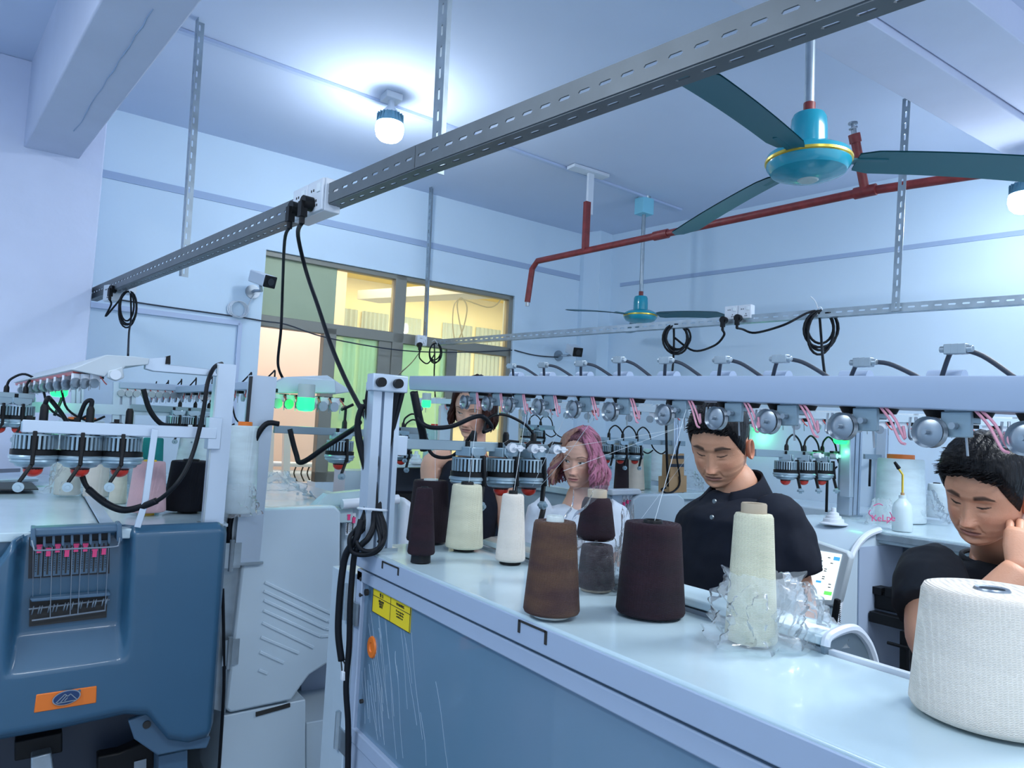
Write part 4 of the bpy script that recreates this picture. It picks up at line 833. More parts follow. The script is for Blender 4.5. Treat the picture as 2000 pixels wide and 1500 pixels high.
m = MB(); m.prism([ony(*p, 2.165) for p in ((325, 696), (333, 694), (333, 711), (323, 711))], (0, 0.03, 0)); m.build('arm_end_cap', M['black'], ml)
# ================================================================ background machines
def zrow(z, px, py): return onz(px, py, z)
# --- machine B1: with the touch screen, behind the two men
mb1 = thing('knitting_machine', 'white knitting machine with a lit touch screen, behind the two men in dark shirts', 'machine', (2.9, 1.0, 0), 'knitting machines')
m = MB(); m.b2((2.74, -0.6, 1.27), (3.5, 1.98, 1.32)); m.build('top_plate', M['table'], mb1, bevel=0.006)
prof = [(3.0, 1.322), (2.74, 1.322), (2.64, 1.30), (2.56, 1.24), (2.50, 1.12), (2.45, 0.95), (2.42, 0.75), (2.42, 0.05), (3.0, 0.05)]
m = MB(); m.prism([Vector((x, 1.53, z)) for x, z in prof], (0, 0.45, 0)); m.build('control_housing', M['white'], mb1, bevel=0.012)
m = MB(); m.b2((2.92, -0.6, 0.05), (3.5, 1.53, 1.27)); m.build('machine_body', M['panelw'] if 'panelw' in M else M['front'], mb1)
m = MB(); m.b2((2.90, -0.6, 1.10), (2.915, 1.52, 1.27)); m.build('front_glass', M['perspex'], mb1)
m = MB(); m.b2((2.72, -0.6, 1.285), (2.78, 1.53, 1.31)); m.b2((2.80, -0.6, 1.262), (2.84, 1.53, 1.28)); m.build('cover_rail', M['galv'], mb1, bevel=0.002)
m = MB(); m.b2((2.70, -0.6, 1.03), (2.86, 1.52, 1.10)); m.b2((2.66, -0.6, 0.985), (2.70, 1.52, 1.025)); m.build('carriage_rail', M['black'], mb1, bevel=0.004)
m = MB()
for k in range(26): m.b2((2.69 - 0.002 * (k % 3), 1.49 - k * 0.05, 1.085), (2.75, 1.525 - k * 0.05, 1.112 + 0.006 * math.sin(k * 1.7)))
m.build('needle_comb', M['black'], mb1, bevel=0.001)
for yy in (1.37, 0.90):
    m = MB(); m.b2((2.62, yy - 0.012, 0.80), (2.64, yy + 0.012, 0.99)); m.tube([(2.61, yy - 0.05, 0.94), (2.61, yy + 0.05, 0.94)], 0.006, 8); m.build('support', M['black'], mb1)
m = MB(); m.b2((2.60, -0.6, 0.60), (2.62, 1.52, 0.82)); m.build('lower_guard', M['navy'], mb1, bevel=0.004)
m = MB(); m.b2((2.63, -0.6, 0.45), (2.9, 1.52, 0.60)); m.build('take_down', M['dark'], mb1)
m = MB(); m.b2((2.40, -0.6, 0.05), (2.56, 1.52, 0.52)); m.build('lower_cover', M['white'], mb1, bevel=0.01)
m = MB(); m.b2((2.60, 1.524, 0.10), (2.92, 1.529, 1.262)); m.build('inner_side', M['front'], mb1)
m = MB(); m.tube([Vector((x - 0.004, 1.525, z)) for x, z in prof[1:7]], 0.012, 8, 4); m.build('housing_rim', M['plastic'], mb1, smooth=True)
xs = 2.455
def SX(px, py, off=0): return onx(px, py, xs - off)
m = MB(); m.prism([SX(*p) for p in ((1560, 1050), (1580, 1052), (1655, 1078), (1661, 1090), (1640, 1175), (1632, 1184), (1560, 1182))], (0.03, 0, 0)); sb = m.build('screen_bezel', M['bezel'], mb1, bevel=0.006)
m = MB(); m.prism([SX(*p, 0.003) for p in ((1565, 1070), (1644, 1083), (1623, 1172), (1560, 1168))], (0.002, 0, 0)); m.build('screen', M['screen'], sb)
m = MB(); m.mi = 0
def sq(x0, y0, x1, y1): m.prism([SX(x0, y0, 0.005), SX(x1, y0 + (x1 - x0) * 0.16, 0.005), SX(x1 - (y1 - y0) * 0.24, y1 + (x1 - x0) * 0.16, 0.005), SX(x0 - (y1 - y0) * 0.24, y1, 0.005)], (0.001, 0, 0))
sq(1629, 1087, 1641, 1094); sq(1594, 1133, 1604, 1137); m.mi = 1; sq(1610, 1154, 1625, 1161); m.mi = 2
for (a, b) in ((1602, 1094), (1622, 1099), (1592, 1105), (1602, 1104), (1610, 1110), (1609, 1114), (1606, 1125), (1605, 1129), (1617, 1088), (1618, 1140), (1617, 1146), (1600, 1088)): sq(a, b, a + 5, b + 1.6)
m.build('screen_icon', [M['screen_blue'], M['screen_green'], M['ink']], sb)
cs = SX(1635, 1185, 0.01); m = MB(); m.bar(onx(1636, 1170, 2.43), onx(1629, 1216, 2.43), 0.018, 0.018, up=(1, 0, 0)); m.build('stylus_holder', M['black'], mb1, bevel=0.003)
m = MB(); m.tube([onx(1640 + 2 * math.sin(k * 2.6), 1172 + k * 1.6, 2.42) for k in range(28)], 0.0014, 5, 2); m.build('coiled_cord', M['ink'], mb1)
cb1 = onz(1656, 1008, 1.32); dcb = (MX.transposed() @ (cb1 - O)).z; column(mb1, cb1, at(1664, 832, dcb) + Vector((0, 0, 0.1)), 0.085, 0.06)
def far_bar(parent, pa, pb, yp, feeders, rz=0.3, s=1.0, loops=True, h=0.03, rollers=()):
    a = ony(*pa, yp); b = ony(*pb, yp); a.z = b.z = (a.z + b.z) / 2
    t = feeder_bar(parent, a, b, feeders, yp, rz, s, h)
    for i, tp in enumerate(t):
        if loops:
            nx = tp + Vector((0.09, 0.0, -0.02)); cable('feeder_cable', [tp, tp + Vector((0.01, 0, 0.025)), tp + Vector((0.05, 0, 0.045)), tp + Vector((0.10, 0, 0.01)), tp + Vector((0.13, 0.0, -0.07)), tp + Vector((0.20, 0, -0.11)), tp + Vector((0.25, 0, -0.09))], 0.0042, parent, 5)
    for px in rollers:
        q = ony(px, 800, yp - 0.02); q.z = a.z
        m = MB(); m.tube([q + Vector((0, -0.03, 0)), q], 0.012, 12); m.tube([q + Vector((0.02, -0.03, 0)), q + Vector((0.02, 0, 0))], 0.008, 10); m.build('guide_roller', M['plastic'], parent, smooth=True)
        m = MB(); m.box(q + Vector((0.01, -0.01, 0.018)), (0.045, 0.02, 0.008)); m.build('thread_clip', M['black'], parent)
    return a, b, t
far_bar(mb1, (1474, 884), (1664, 892), 1.93, (1538, 1573, 1608), 0.5, 1.0, rollers=(1592, 1625, 1655))
m = MB(); bx = ony(1654, 905, 1.86); m.box(bx, (0.03, 0.05, 0.30)); m.build('bar_clamp', M['alu'], mb1, bevel=0.003)
lamp(mb1, ony(1643, 845, 1.88), 1.15)
cable('feeder_cable', [ony(1640, 850, 1.95), ony(1650, 880, 1.95), ony(1652, 940, 1.95), ony(1655, 1005, 1.95)], 0.006, mb1, 4)
cable('feeder_cable', [ony(1616, 925, 1.95), ony(1614, 1000, 1.95)], 0.006, mb1, 2)
# rack of B1 with the long row of tensioners
ra0 = at(806, 788, 4.45); ra1 = at(2030, 838, 2.75)
rz_ = math.atan2((ra1 - ra0).y, (ra1 - ra0).x); NR = 30
m = MB(); m.bar(ra0 + Vector((0, 0, 0.02)), ra1 + Vector((0, 0, 0.02)), 0.03, 0.03); m.build('yarn_beam', M['white'], mb1)
for k in range(NR):
    t = 1 / lerp(1 / 4.45, 1 / 2.75, (k + 0.5) / NR); t = (t - 4.45) / (2.75 - 4.45); c = lerp(ra0, ra1, t)
    small_tensioner(mb1, c + Vector((0, 0, 0.006)), rz_, 1.3)
    f = (ra1 - ra0).normalized(); sdv = Vector((-f.y, f.x, 0)); w2 = (ra1 - ra0).length / NR * 0.45
    m = MB(); m.add([c + f * w2 + Vector((0, 0, 0.015)), c - f * w2 + Vector((0, 0, 0.015)), c - f * w2 + sdv * 0.16 + Vector((0, 0, 0.05)), c + f * w2 + sdv * 0.16 + Vector((0, 0, 0.05))], [(0, 1, 2, 3)]); m.build('tray_cover', M['bezel'], mb1, solid=0.004)
# --- machine B3: far right
mb3 = thing('knitting_machine', 'distant knitting machine at far right, seen beyond the big white cone with an orange cap', 'machine', (4.0, 2.6, 0), 'knitting machines')
m = MB(); m.b2((3.62, 1.6, 0.02), (4.05, 3.0, 1.30)); m.build('machine_body', M['white'], mb3, bevel=0.01)
c3 = ony(1722, 1010, 2.5); c3.z = 1.30; column(mb3, c3, ony(1728, 838, 2.5), 0.075, 0.06)
far_bar(mb3, (1688, 893), (1882, 898), 2.5, (1790, 1812, 1834), 0.4, 1.0, rollers=(1833, 1853, 1872))
cable('feeder_cable', [ony(1700, 897, 2.45), ony(1698, 950, 2.45)], 0.007, mb3, 2)
# --- machine B2: middle distance, between the pink-haired woman and the man in the polo shirt
mb2 = thing('knitting_machine', 'middle-distance knitting machine with mint cone, between pink-haired woman and polo-shirt man', 'machine', (3.0, 3.4, 0), 'knitting machines')
y2 = 3.06
m = MB(); m.prism([ony(*p, y2) for p in ((1236, 975), (1248, 966), (1325, 964), (1338, 975), (1345, 1200), (1236, 1200))], (0, 0.1, 0)); m.build('end_panel', M['white'], mb2, bevel=0.012)
m = MB(); m.prism([ony(*p, y2 - 0.01) for p in ((1196, 956), (1250, 955), (1255, 962), (1250, 966), (1196, 968))], (0, 0.06, 0)); m.build('roller_cover', M['plastic'], mb2, bevel=0.006)
m = MB(); m.prism([ony(*p, y2 + 0.03) for p in ((1196, 966), (1245, 966), (1240, 1200), (1196, 1200))], (0, 0.03, 0)); m.build('slide_panel', M['alu'], mb2)
slides(mb2, [(1219, 968, 1008, 985 + (0)), (1226, 968, 1008, 981), (1233, 968, 1007, 981), (1239, 968, 1006, 990)], y2 + 0.028, 'plastic', 0.017)
m = MB(); ptl = [onz(1190, 962, 1.31), onz(1345, 966, 1.31)]; m.b2((2.72, y2 + 0.05, 1.27), (3.66, 4.3, 1.31)); m.build('top_plate', M['table'], mb2, bevel=0.004)
m = MB(); m.b2((2.75, y2 + 0.08, 0.02), (3.6, 4.3, 1.27)); m.build('machine_body', M['white'], mb2)
cb2 = ony(1316, 960, 3.15); cb2.z = 1.31; column(mb2, cb2, ony(1316, 775, 3.15), 0.05, 0.05)
far_bar(mb2, (1150, 858), (1337, 866), 3.15, (1190, 1217, 1245), 0.0, 1.02)
cable('feeder_cable', [ony(1301, 800, 3.12), ony(1302, 880, 3.12), ony(1305, 950, 3.12)], 0.008, mb2, 3)
cable('feeder_cable', [ony(1328, 862, 3.10), ony(1322, 890, 3.10), ony(1328, 940, 3.10), ony(1318, 958, 3.10), ony(1302, 963, 3.08), ony(1292, 956, 3.08), ony(1300, 953, 3.1)], 0.006, mb2, 4)
lamp(mb2, ony(1479, 830, 3.3), 1.05)
m = MB(); m.box(ony(1479, 822, 3.33), (0.09, 0.02, 0.01)); m.b2(ony(1479, 822, 3.36) , ony(1483, 822, 3.36) + Vector((0.02, 0.02, -0.9))); m.build('lamp_post', M['alu'], mb2)
# --- small feeders far away near the centre
mb4 = thing('knitting_machine', 'small distant knitting machine against the far wall, above the pink-haired woman', 'machine', (2.9, 4.5, 0), 'knitting machines')
far_bar(mb4, (1015, 832), (1082, 836), 4.3, (1035, 1057), 0.2, 1.05, loops=True)
m = MB(); m.b2((2.5, 4.36, 0.02), (3.3, 4.75, 1.27)); m.build('machine_body', M['white'], mb4, bevel=0.01); c4 = ony(1022, 900, 4.4); c4.z = 1.27; column(mb4, c4, ony(1022, 800, 4.4), 0.05, 0.05)
# --- machine K: dark open front behind the tall woman
mk = thing('knitting_machine', 'knitting machine with a dark open front behind the tall woman in black', 'machine', (1.9, 3.9, 0), 'knitting machines')
yk = 3.7
m = MB(); m.prism([ony(*p, yk) for p in ((770, 905), (885, 903), (885, 912), (770, 914))], (0, 0.4, 0)); m.build('top_plate', M['table'], mk, bevel=0.004)
m = MB(); m.prism([ony(*p, yk + 0.3) for p in ((760, 914), (990, 914), (990, 1080), (760, 1080))], (0, 0.05, 0)); m.build('inner_back', M['navy'], mk)
m = MB(); m.prism([ony(*p, yk + 0.1) for p in ((760, 965), (990, 960), (990, 978), (760, 985))], (0, 0.15, 0)); m.build('carriage_rail', M['black'], mk)
m = MB(); m.b2((1.55, yk + 0.36, 0.02), (2.55, 4.25, 1.36)); m.build('machine_body', M['white'], mk)
far_bar(mk, (765, 852), (835, 855), 3.4, (792,), 0.3, 1.1, h=0.045)
far_bar(mk, (778, 840), (830, 842), 3.1, (789,), 0.3, 0.9)
lamp(mk, ony(833, 782, 3.6), 0.9)
m = MB(); m.b2(ony(862, 792, 3.8), ony(868, 792, 3.8) + Vector((0.05, 0.03, -0.6))); m.build('column', M['alu'], mk)
m = MB(); q_ = ony(812, 905, 3.72)
m.lathe([(0.045, 0.0), (0.045, 0.012), (0.034, 0.014), (0.034, 0.03), (0.024, 0.032), (0.022, 0.05), (0.012, 0.052), (0.010, 0.07), (0.0001, 0.07)], q_, n=28); m.build('thread_stand', M['plastic'], mk, smooth=True)
# --- machine L2: far left
ml2 = thing('knitting_machine', 'knitting machine behind the blue one, mostly hidden, near the pillar', 'machine', (0.1, 3.9, 0), 'knitting machines')
m = MB(); m.b2((-0.5, 3.62, 0.02), (0.5, 4.25, 1.31)); m.build('machine_body', M['white'], ml2, bevel=0.01)
c5 = ony(240, 900, 3.7); c5.z = 1.31; column(ml2, c5, ony(243, 748, 3.7), 0.09, 0.06)
c6 = ony(150, 900, 4.0); c6.z = 1.31; column(ml2, c6, ony(152, 728, 4.0), 0.05, 0.05)
far_bar(ml2, (0 - 60, 772), (68, 776), 3.05, (6, 44), 0.2, 0.95)
m = MB(); m.bar(ony(62, 776, 3.07), ony(62, 776, 3.66), 0.02, 0.03); m.bar(ony(62, 776, 3.66), ony(62, 776, 3.66) + Vector((0, 0, -0.40)), 0.03, 0.03, up=(0, 1, 0)); m.build('bar_post', M['alu'], ml2)
m = MB(); m.bar(ony(60, 795, 3.68), ony(330, 803, 3.68), 0.03, 0.045); m.build('cross_bar', M['alu'], ml2)
far_bar(ml2, (255, 797), (415, 803), 3.66, (350, 380, 407), 0.2, 0.95)
m = MB(); a = ony(232, 752, 3.68); b = ony(430, 762, 3.68); m.bar(a, b, 0.05, 0.03); m.build('yarn_beam', M['front'], ml2, bevel=0.003)
for k in range(14): small_tensioner(ml2, lerp(a, b, (k + 0.6) / 14) + Vector((0, -0.01, -0.006)), 0.1, 1.1)
lamp(ml2, ony(117, 752, 3.5), 1.1)
m = MB(); p_ = ony(116, 742, 3.47); m.box(p_, (0.075, 0.006, 0.035)); m.build('card_tag', M['card'], ml2)
cable('feeder_cable', [ony(124, 756, 3.52), ony(120, 780, 3.52), ony(106, 812, 3.52)], 0.006, ml2, 4)
cable('cable_sleeve', [ony(280, 760, 3.3), ony(292, 800, 3.3), ony(315, 828, 3.3), ony(340, 832, 3.3)], 0.011, ml2, 5)
m = MB(); m.prism([onz(*p, 1.3285) for p in ((-20, 944), (62, 944), (75, 957), (-20, 958))], (0, 0, 0.004)); m.build('cover_gap', M['ink'], ml)
m = MB(); m.prism([onz(*p, 1.330) for p in ((-20, 918), (50, 916), (60, 926), (-20, 930))], (0, 0, 0.004)); m.build('cover_gap', M['navy'], ml)
m = MB(); m.prism([onz(*p, 1.330) for p in ((-20, 930), (60, 926), (75, 940), (-20, 944))], (0, 0, 0.012)); m.build('cover_slat', M['alu'], ml, bevel=0.002)
# neighbour room machine seen through the doorway
mw = thing('spindle_frame', 'winding frame with round bars seen through the open doorway beside the window', 'machine', (1.6, 5.6, 0))
yw = 5.5
m = MB(); m.bar(ony(525, 838, yw), ony(519, 1010, yw), 0.07, 0.05, up=(0, 1, 0)); m.bar(ony(560, 838, yw), ony(556, 1010, yw), 0.05, 0.05, up=(0, 1, 0)); m.build('post', M['plastic'], mw)
for py, r_ in ((905, 0.02), (925, 0.035), (935, 0.03)):
    m = MB(); m.tube([ony(500, py, yw + 0.1), ony(640, py + 4, yw + 0.1)], r_, 14); m.build('roller', M['plastic'], mw, smooth=True)
for px in (578, 592, 604):
    m = MB(); m.tube([ony(px, 912, yw), ony(px - 4, 925, yw), ony(px + 2, 940, yw)], 0.006, 6, 3); m.build('thread_hook', M['ink'], mw, smooth=True)
m = MB(); m.b2(ony(500, 942, yw), ony(640, 1100, yw) + Vector((0, 0.5, -0.8))); m.build('frame_base', M['cream_wall'], mw)

# ================================================================ yarn cones
def cone(px, ybot, wb, wt, hh, col, lab, base=None, top=None, z0=1.322, tubew=0.42, group='yarn cones on the machine tops', lift=0.0, mouth=True, d=None, round_=0.006, hang=None):
    """cone by its pixel size: px axis, ybot lowest pixel of the yarn, widths and height in pixels"""
    g = onz(px, ybot, z0 + lift) if d is None else at(px, ybot, d)
    dpt = (MX.transposed() @ (g - O)).z; r = wb / 2 * dpt / F; hd = Vector((ray(px, ybot).x, ray(px, ybot).y, 0)).normalized()
    c = g + hd * r * 0.97; dpt = (MX.transposed() @ (c - O)).z
    rb = wb / 2 * dpt / F; rt = wt / 2 * dpt / F; h = hh * dpt / F; z_ = c.z; c.z = z0 if d is None else c.z
    t = thing('yarn_cone', lab, 'yarn cone', (c.x, c.y, c.z), group); lf = z_ - c.z
    m = MB(); e = min(round_, rb * 0.3); pr = [(rt * 0.3, lf + 0.002), (rb - e, lf), (rb - e * 0.3, lf + e * 0.3), (rb, lf + e)]
    for k in range(1, 12): pr.append((lerp(rb, rt, k / 12), lerp(lf + e, lf + h - e, k / 12)))
    pr += [(rt, lf + h - e), (rt - e * 0.4, lf + h - e * 0.2), (rt - e * 1.4, lf + h), (rt * tubew, lf + h - 0.002)]
    m.lathe(pr, c, n=56); m.build('yarn', Y[col], t, smooth=True, angle=60)
    if top:
        mt, th = top; m = MB(); q = rt * tubew; m.lathe([(q * 0.7, lf + h - 0.01), (q * 0.7, lf + h + th), (q * 0.93, lf + h + th + 0.001), (q, lf + h + th - 0.001), (q, lf + h - 0.01)], c, n=32); m.build('tube_top', M[mt] if mt in M else mt, t, smooth=True)
    if base:
        mt, bw = base; m = MB(); q = rb * bw; m.lathe([(0.0001, 0.0002), (q * 1.02, 0.0), (q, 0.003), (q * 0.96, lf + 0.004)], c, n=32); m.build('tube_base', M[mt] if mt in M else mt, t, smooth=True)
    return t, c, rb, rt, h, lf
M['tan'] = mat('paper_tube', (0.40, 0.33, 0.24), 0.6); M['clearp'] = mat('translucent_tube', (0.55, 0.62, 0.62), 0.25); M['yellowp'] = mat('yellow_tube', (0.75, 0.50, 0.03), 0.4)
cone(835, 1062, 84, 68, 118, 'charcoal', 'dark plum yarn cone at back left, half behind the slimmer dark cone', ('black', 0.6), ('clearp', 0.002), lift=0.004)
cone(822, 1087, 54, 33, 130, 'plum', 'slim dark plum yarn cone nearest the post, leftmost on the foreground machine', ('black', 0.72), ('black', 0.001), lift=0.017)
cone(906, 1075, 74, 59, 123, 'cream', 'cream yarn cone with black tube ends beside the dark plum cones', ('black', 0.55), ('black', 0.005), lift=0.006)
cone(996, 1100, 59, 43, 130, 'ivory', 'slim ivory yarn cone with black tube ends, fourth from the post', ('black', 0.7), ('black', 0.006), lift=0.006)
cone(1076, 1209, 111, 84, 178, 'brown', 'brown yarn cone with a clear plastic tube, at the front edge', ('clearp', 0.62), ('clearp', 0.007), lift=0.006)
lw = cone(1163, 1155, 74, 62, 84, 'plum', 'lower dark plum cone of the bagged pair behind the brown cone', ('tan', 0.8), None, lift=0.004)
tw = cone(1163, 1060, 76, 58, 84, 'plum', 'upper dark plum cone of the bagged pair, with a tan paper tube on top', None, ('tan', 0.014), z0=lw[1].z + lw[4] + 0.001 + 0.004, round_=0.014, tubew=0.66)
cone(1269, 1212, 134, 110, 176, 'plum', 'wide dark plum yarn cone in the middle of the foreground machine', None, ('black', 0.003), lift=0.002, tubew=0.34)
cw = cone(1466, 1264, 99, 75, 248, 'cream', 'tall cream yarn cone with a tan paper tube, standing in a crumpled clear bag', None, ('tan', 0.014), lift=0.002, tubew=0.66)
bw = cone(1937, 1440, 287, 245, 245, 'ivory', 'very large ivory yarn cone cut by the right edge, nearest the camera', None, ('steel', 0.0), lift=0.002, tubew=0.26, round_=0.008)
# on the blue machine
cone(285, 1003, 70, 56, 98, 'pinkc', 'pale pink and cream yarn cone on a yellow tube on the blue machine', ('yellowp', 0.42), ('yellowp', 0.003), lift=0.010)
cone(366, 1000, 90, 72, 95, 'black', 'black yarn cone beside the post of the blue machine', ('black', 0.4), ('black', 0.004), lift=0.008)
cone(229, 985, 32, 22, 96, 'beige', 'slim beige yarn cone behind the pale pink cone', None, None)
cone(292, 955, 44, 36, 98, 'teal', 'teal yarn cone half hidden behind the third feeder of the blue machine', None, None)
cone(363, 945, 50, 30, 108, 'white', 'white bottle-shaped yarn cone with a pale blue top behind the black cone', None, ('plastic', 0.012))
cone(395, 950, 46, 36, 95, 'white', 'white yarn cone just left of the aluminium post, behind the black cone', None, None)
cone(150, 935, 92, 78, 112, 'white', 'wide white yarn cone with an orange rim behind the blue machine feeders', None, ('orange', 0.010), tubew=0.62)
cone(130, 968, 46, 40, 98, 'beige', 'beige yarn cone under the left feeders, wrapped in a clear bag', None, None)
cone(186, 972, 44, 38, 98, 'ivory', 'ivory yarn cone under the middle feeder, wrapped in a clear bag', None, None)
# on the louvred machine
cone(466, 1005, 62, 54, 170, 'white', 'tall white yarn cone with an orange tube on the louvred machine', None, ('orange', 0.012), tubew=0.5)
# on background machines
cone(1213, 958, 30, 24, 78, 'charcoal', 'dark yarn cone partly behind the pink-haired woman', None, None, z0=1.311)
cone(1238, 957, 42, 30, 76, 'ivory', 'ivory yarn cone on the middle-distance machine', None, None, z0=1.311)
cone(1262, 955, 18, 15, 78, 'mint', 'narrow mint green yarn cone beside the distant ivory cone', ('black', 0.8), None, z0=1.311)
cone(1282, 940, 34, 28, 60, 'white', 'pale white yarn cone behind the mint cone', None, None, z0=1.311)
cone(1758, 1022, 90, 82, 122, 'white', 'big white yarn cone with an orange cap, lit green on one side', None, ('orange', 0.018), tubew=0.6)
cone(1829, 1012, 38, 30, 66, 'white', 'small white yarn cone right of the orange-capped cone', None, ('black', 0.003))
kc = cone(846, 905, 44, 34, 72, 'mint', 'mint yarn cone with a red cap beside the tall woman', None, ('red', 0.012), d=4.6, z0=1.3, tubew=0.5)

# ================================================================ cardboard box, bottle, thread stand, paper, tool
bx = thing('cardboard_box', 'narrow cardboard box with dark stripes standing on the middle-distance machine', 'box', onz(1322, 962, 1.312))
yb2 = ORG[bx].y
m = MB(); m.prism([ony(*p, yb2) for p in ((1310, 888), (1336, 886), (1336, 962), (1308, 962))], (0, 0.07, 0)); m.build('box_body', M['card'], bx)
m = MB(); m.prism([ony(*p, yb2 - 0.012) for p in ((1307, 932), (1341, 929), (1341, 961), (1307, 963))], (0, 0.09, 0)); m.build('box_wrap', M['card'], bx)
for yy in (893, 909):
    m = MB(); m.prism([ony(*p, yb2 - 0.002) for p in ((1309, yy - 3), (1336, yy - 3), (1336, yy + 3), (1309, yy + 3))], (0, 0.002, 0)); m.build('stripe', M['navy'], bx)
bo = onz(1762, 1037, 1.322); t = thing('squeeze_bottle', 'translucent squeeze bottle with a bent brass spout on the machine top', 'bottle', bo)
m = MB(); m.lathe([(0.0001, 0.001), (0.034, 0.0), (0.036, 0.004), (0.036, 0.085), (0.030, 0.105), (0.016, 0.120), (0.013, 0.124), (0.013, 0.136), (0.0001, 0.138)], bo, n=32); m.build('bottle_body', mat('frosted_bottle', (0.66, 0.80, 0.86), 0.3, alpha=0.75), t, smooth=True)
m = MB(); m.lathe([(0.0345, 0.002), (0.0345, 0.018), (0.0001, 0.018)], bo, n=28); m.build('oil', mat('pale_oil', (0.62, 0.60, 0.55), 0.3), t, smooth=True)
m = MB(); m.tube([bo + Vector((0, 0, 0.134)), bo + Vector((0, 0, 0.146))], 0.007, 12); m.build('spout_collar', M['card'], t, smooth=True)
m = MB(); m.tube([bo + Vector((0, 0, 0.14)), bo + Vector((0.0, 0, 0.215)), bo + Vector((-0.018, 0.012, 0.245))], 0.004, 8); m.build('spout', M['gold'], t, smooth=True)
m = MB(); m.tube([bo + Vector((-0.012, 0.008, 0.238)), bo + Vector((-0.026, 0.018, 0.262))], [0.008, 0.005], 10); m.build('nozzle', M['black'], t, smooth=True)
ts = onz(1628, 1024, 1.322); m = MB(); m.lathe([(0.0001, 0), (0.052, 0.0), (0.054, 0.004), (0.040, 0.010), (0.038, 0.022), (0.030, 0.024), (0.028, 0.034), (0.021, 0.036), (0.019, 0.046), (0.010, 0.050), (0.009, 0.066), (0.0001, 0.068)], ts, n=32)
m.build('cone_holder', M['plastic'], smooth=True, label='grey stepped plastic cone holder lying on the machine with the screen', cat='cone holder')
m = MB(); m.prism([onz(*p, 1.3205) for p in ((655, 962), (700, 961), (706, 970), (668, 974), (633, 964))], (0, 0, 0.002)); m.build('paper_sheet', M['paper'], label='white paper sheets lying on the louvred machine', cat='paper')
tl_ = thing('hand_tool', 'small steel hand tool lying on the louvred machine beside the clear bag', 'tool', onz(620, 978, 1.3205))
m = MB(); m.tube([onz(592, 966, 1.327), onz(612, 968, 1.335), onz(628, 982, 1.327)], 0.004, 8); m.build('shaft', M['steel'], tl_, smooth=True)
m = MB(); m.tube([onz(606, 960, 1.345), onz(612, 968, 1.332)], 0.005, 8); m.tube([onz(626, 979, 1.328), onz(630, 984, 1.327)], 0.008, 8); m.build('handle', M['galv'], tl_, smooth=True)
m = MB(); m.tube([onz(616, 983, 1.3225), onz(616, 983, 1.334)], 0.010, 14); m.build('rubber_stopper', M['black'], label='small black rubber stopper on the louvred machine top', cat='stopper', smooth=True)

# ================================================================ plastic bags
def bag(name, lab, c, rx, ry, h, seed, amp=0.3, lean=(0, 0), nu=72, nv=40, top=0.35, open_=True, power=1.0, shape=None, mt='bag', cat='plastic bag', rmin=None):
    c = Vector(c); m = MB()
    def fn(u, v):
        a = 2 * PI * u
        q = Vector((math.cos(a) * 1.7 + seed, math.sin(a) * 1.7, v * 2.2)); n1 = noise.noise(q); n2 = noise.noise(q * 2.7 + Vector((3, 1, seed))); n3 = abs(noise.noise(q * 4.2 + Vector((seed, 5, 2)))); n4 = abs(noise.noise(q * 7 + Vector((seed, 2, 9))))
        base = shape(v) if shape else (1 - (1 - top) * v ** power)
        r = base * (1 + amp * (n1 * 0.9 + n2 * 0.7 + n3 * 0.40 - 0.10 + n4 * 0.04))
        if rmin: r = max(r, rmin(v))
        z = h * (v + 0.10 * n2 + 0.06 * n3)
        return c + Vector((math.cos(a) * rx * r + lean[0] * v, math.sin(a) * ry * r + lean[1] * v, max(0.001, z)))
    m.grid(fn, nu, nv, True); return m.build(name, M[mt], org=c, smooth=True, angle=180, label=lab, cat=cat)
cc = cw[1]
bag('plastic_bag', 'crumpled clear plastic bag heaped round the tall cream cone', cc + Vector((0.006, -0.012, 0.0)), 0.072, 0.060, 0.105, 2.3, 0.5, top=0.8, rmin=lambda v: 0.62)
bag('plastic_bag', 'crumpled clear plastic lying to the right of the tall cream cone', onz(1562, 1256, 1.322) + Vector((0, 0.01, 0)), 0.082, 0.060, 0.085, 7.1, 0.5, top=0.35)
wc = lw[1]; hh_ = lw[4] + tw[4]
bag('plastic_bag', 'tall clear plastic bag around the two stacked dark plum cones', wc + Vector((0.006, 0, 0)), 0.054, 0.050, lw[4] * 1.15, 4.4, 0.22, top=0.85, nv=44, rmin=lambda v: 0.84, mt='bagclear')
bag('plastic_bag', 'loose clear plastic hanging down the right side of the stacked dark plum cones', wc + Vector((0.055, -0.025, 0.0)), 0.020, 0.018, lw[4] * 1.9, 2.9, 0.45, top=0.5, nv=44, mt='bagclear')
m = MB()
tp_ = at(1098, 1022, 1.22)
m.grid(lambda u, v: lerp(lerp(at(1092, 1022, 1.30), at(1110, 1022, 1.30), u), lerp(at(1125, 955, 1.42), at(1195, 948, 1.42), u), v) + Vector((0.006 * math.sin(u * 9 + v * 4), 0.006 * math.sin(u * 12 + v * 7), 0.004 * math.sin(v * 9))), 16, 16)
m.build('plastic_film', M['bagclear'], label='twisted neck of clear film stretched towards the brown cone', cat='plastic bag', smooth=True, angle=180)
bag('plastic_bag', 'clear plastic bag over the beige and ivory cones on the blue machine', onz(155, 965, 1.325), 0.11, 0.09, 0.17, 5.5, 0.25, top=0.55, nv=40)
bag('plastic_bag', 'clear plastic bag behind the pale pink cone on the blue machine', onz(250, 962, 1.325), 0.10, 0.08, 0.10, 9.5, 0.4, top=0.5)
bag('plastic_bag', 'clear plastic bag round the foot of the tall white cone with an orange tube', onz(462, 1012, 1.322) + Vector((0, 0.07, 0)), 0.075, 0.07, 0.10, 1.5, 0.35, top=0.7, rmin=lambda v: 0.8)
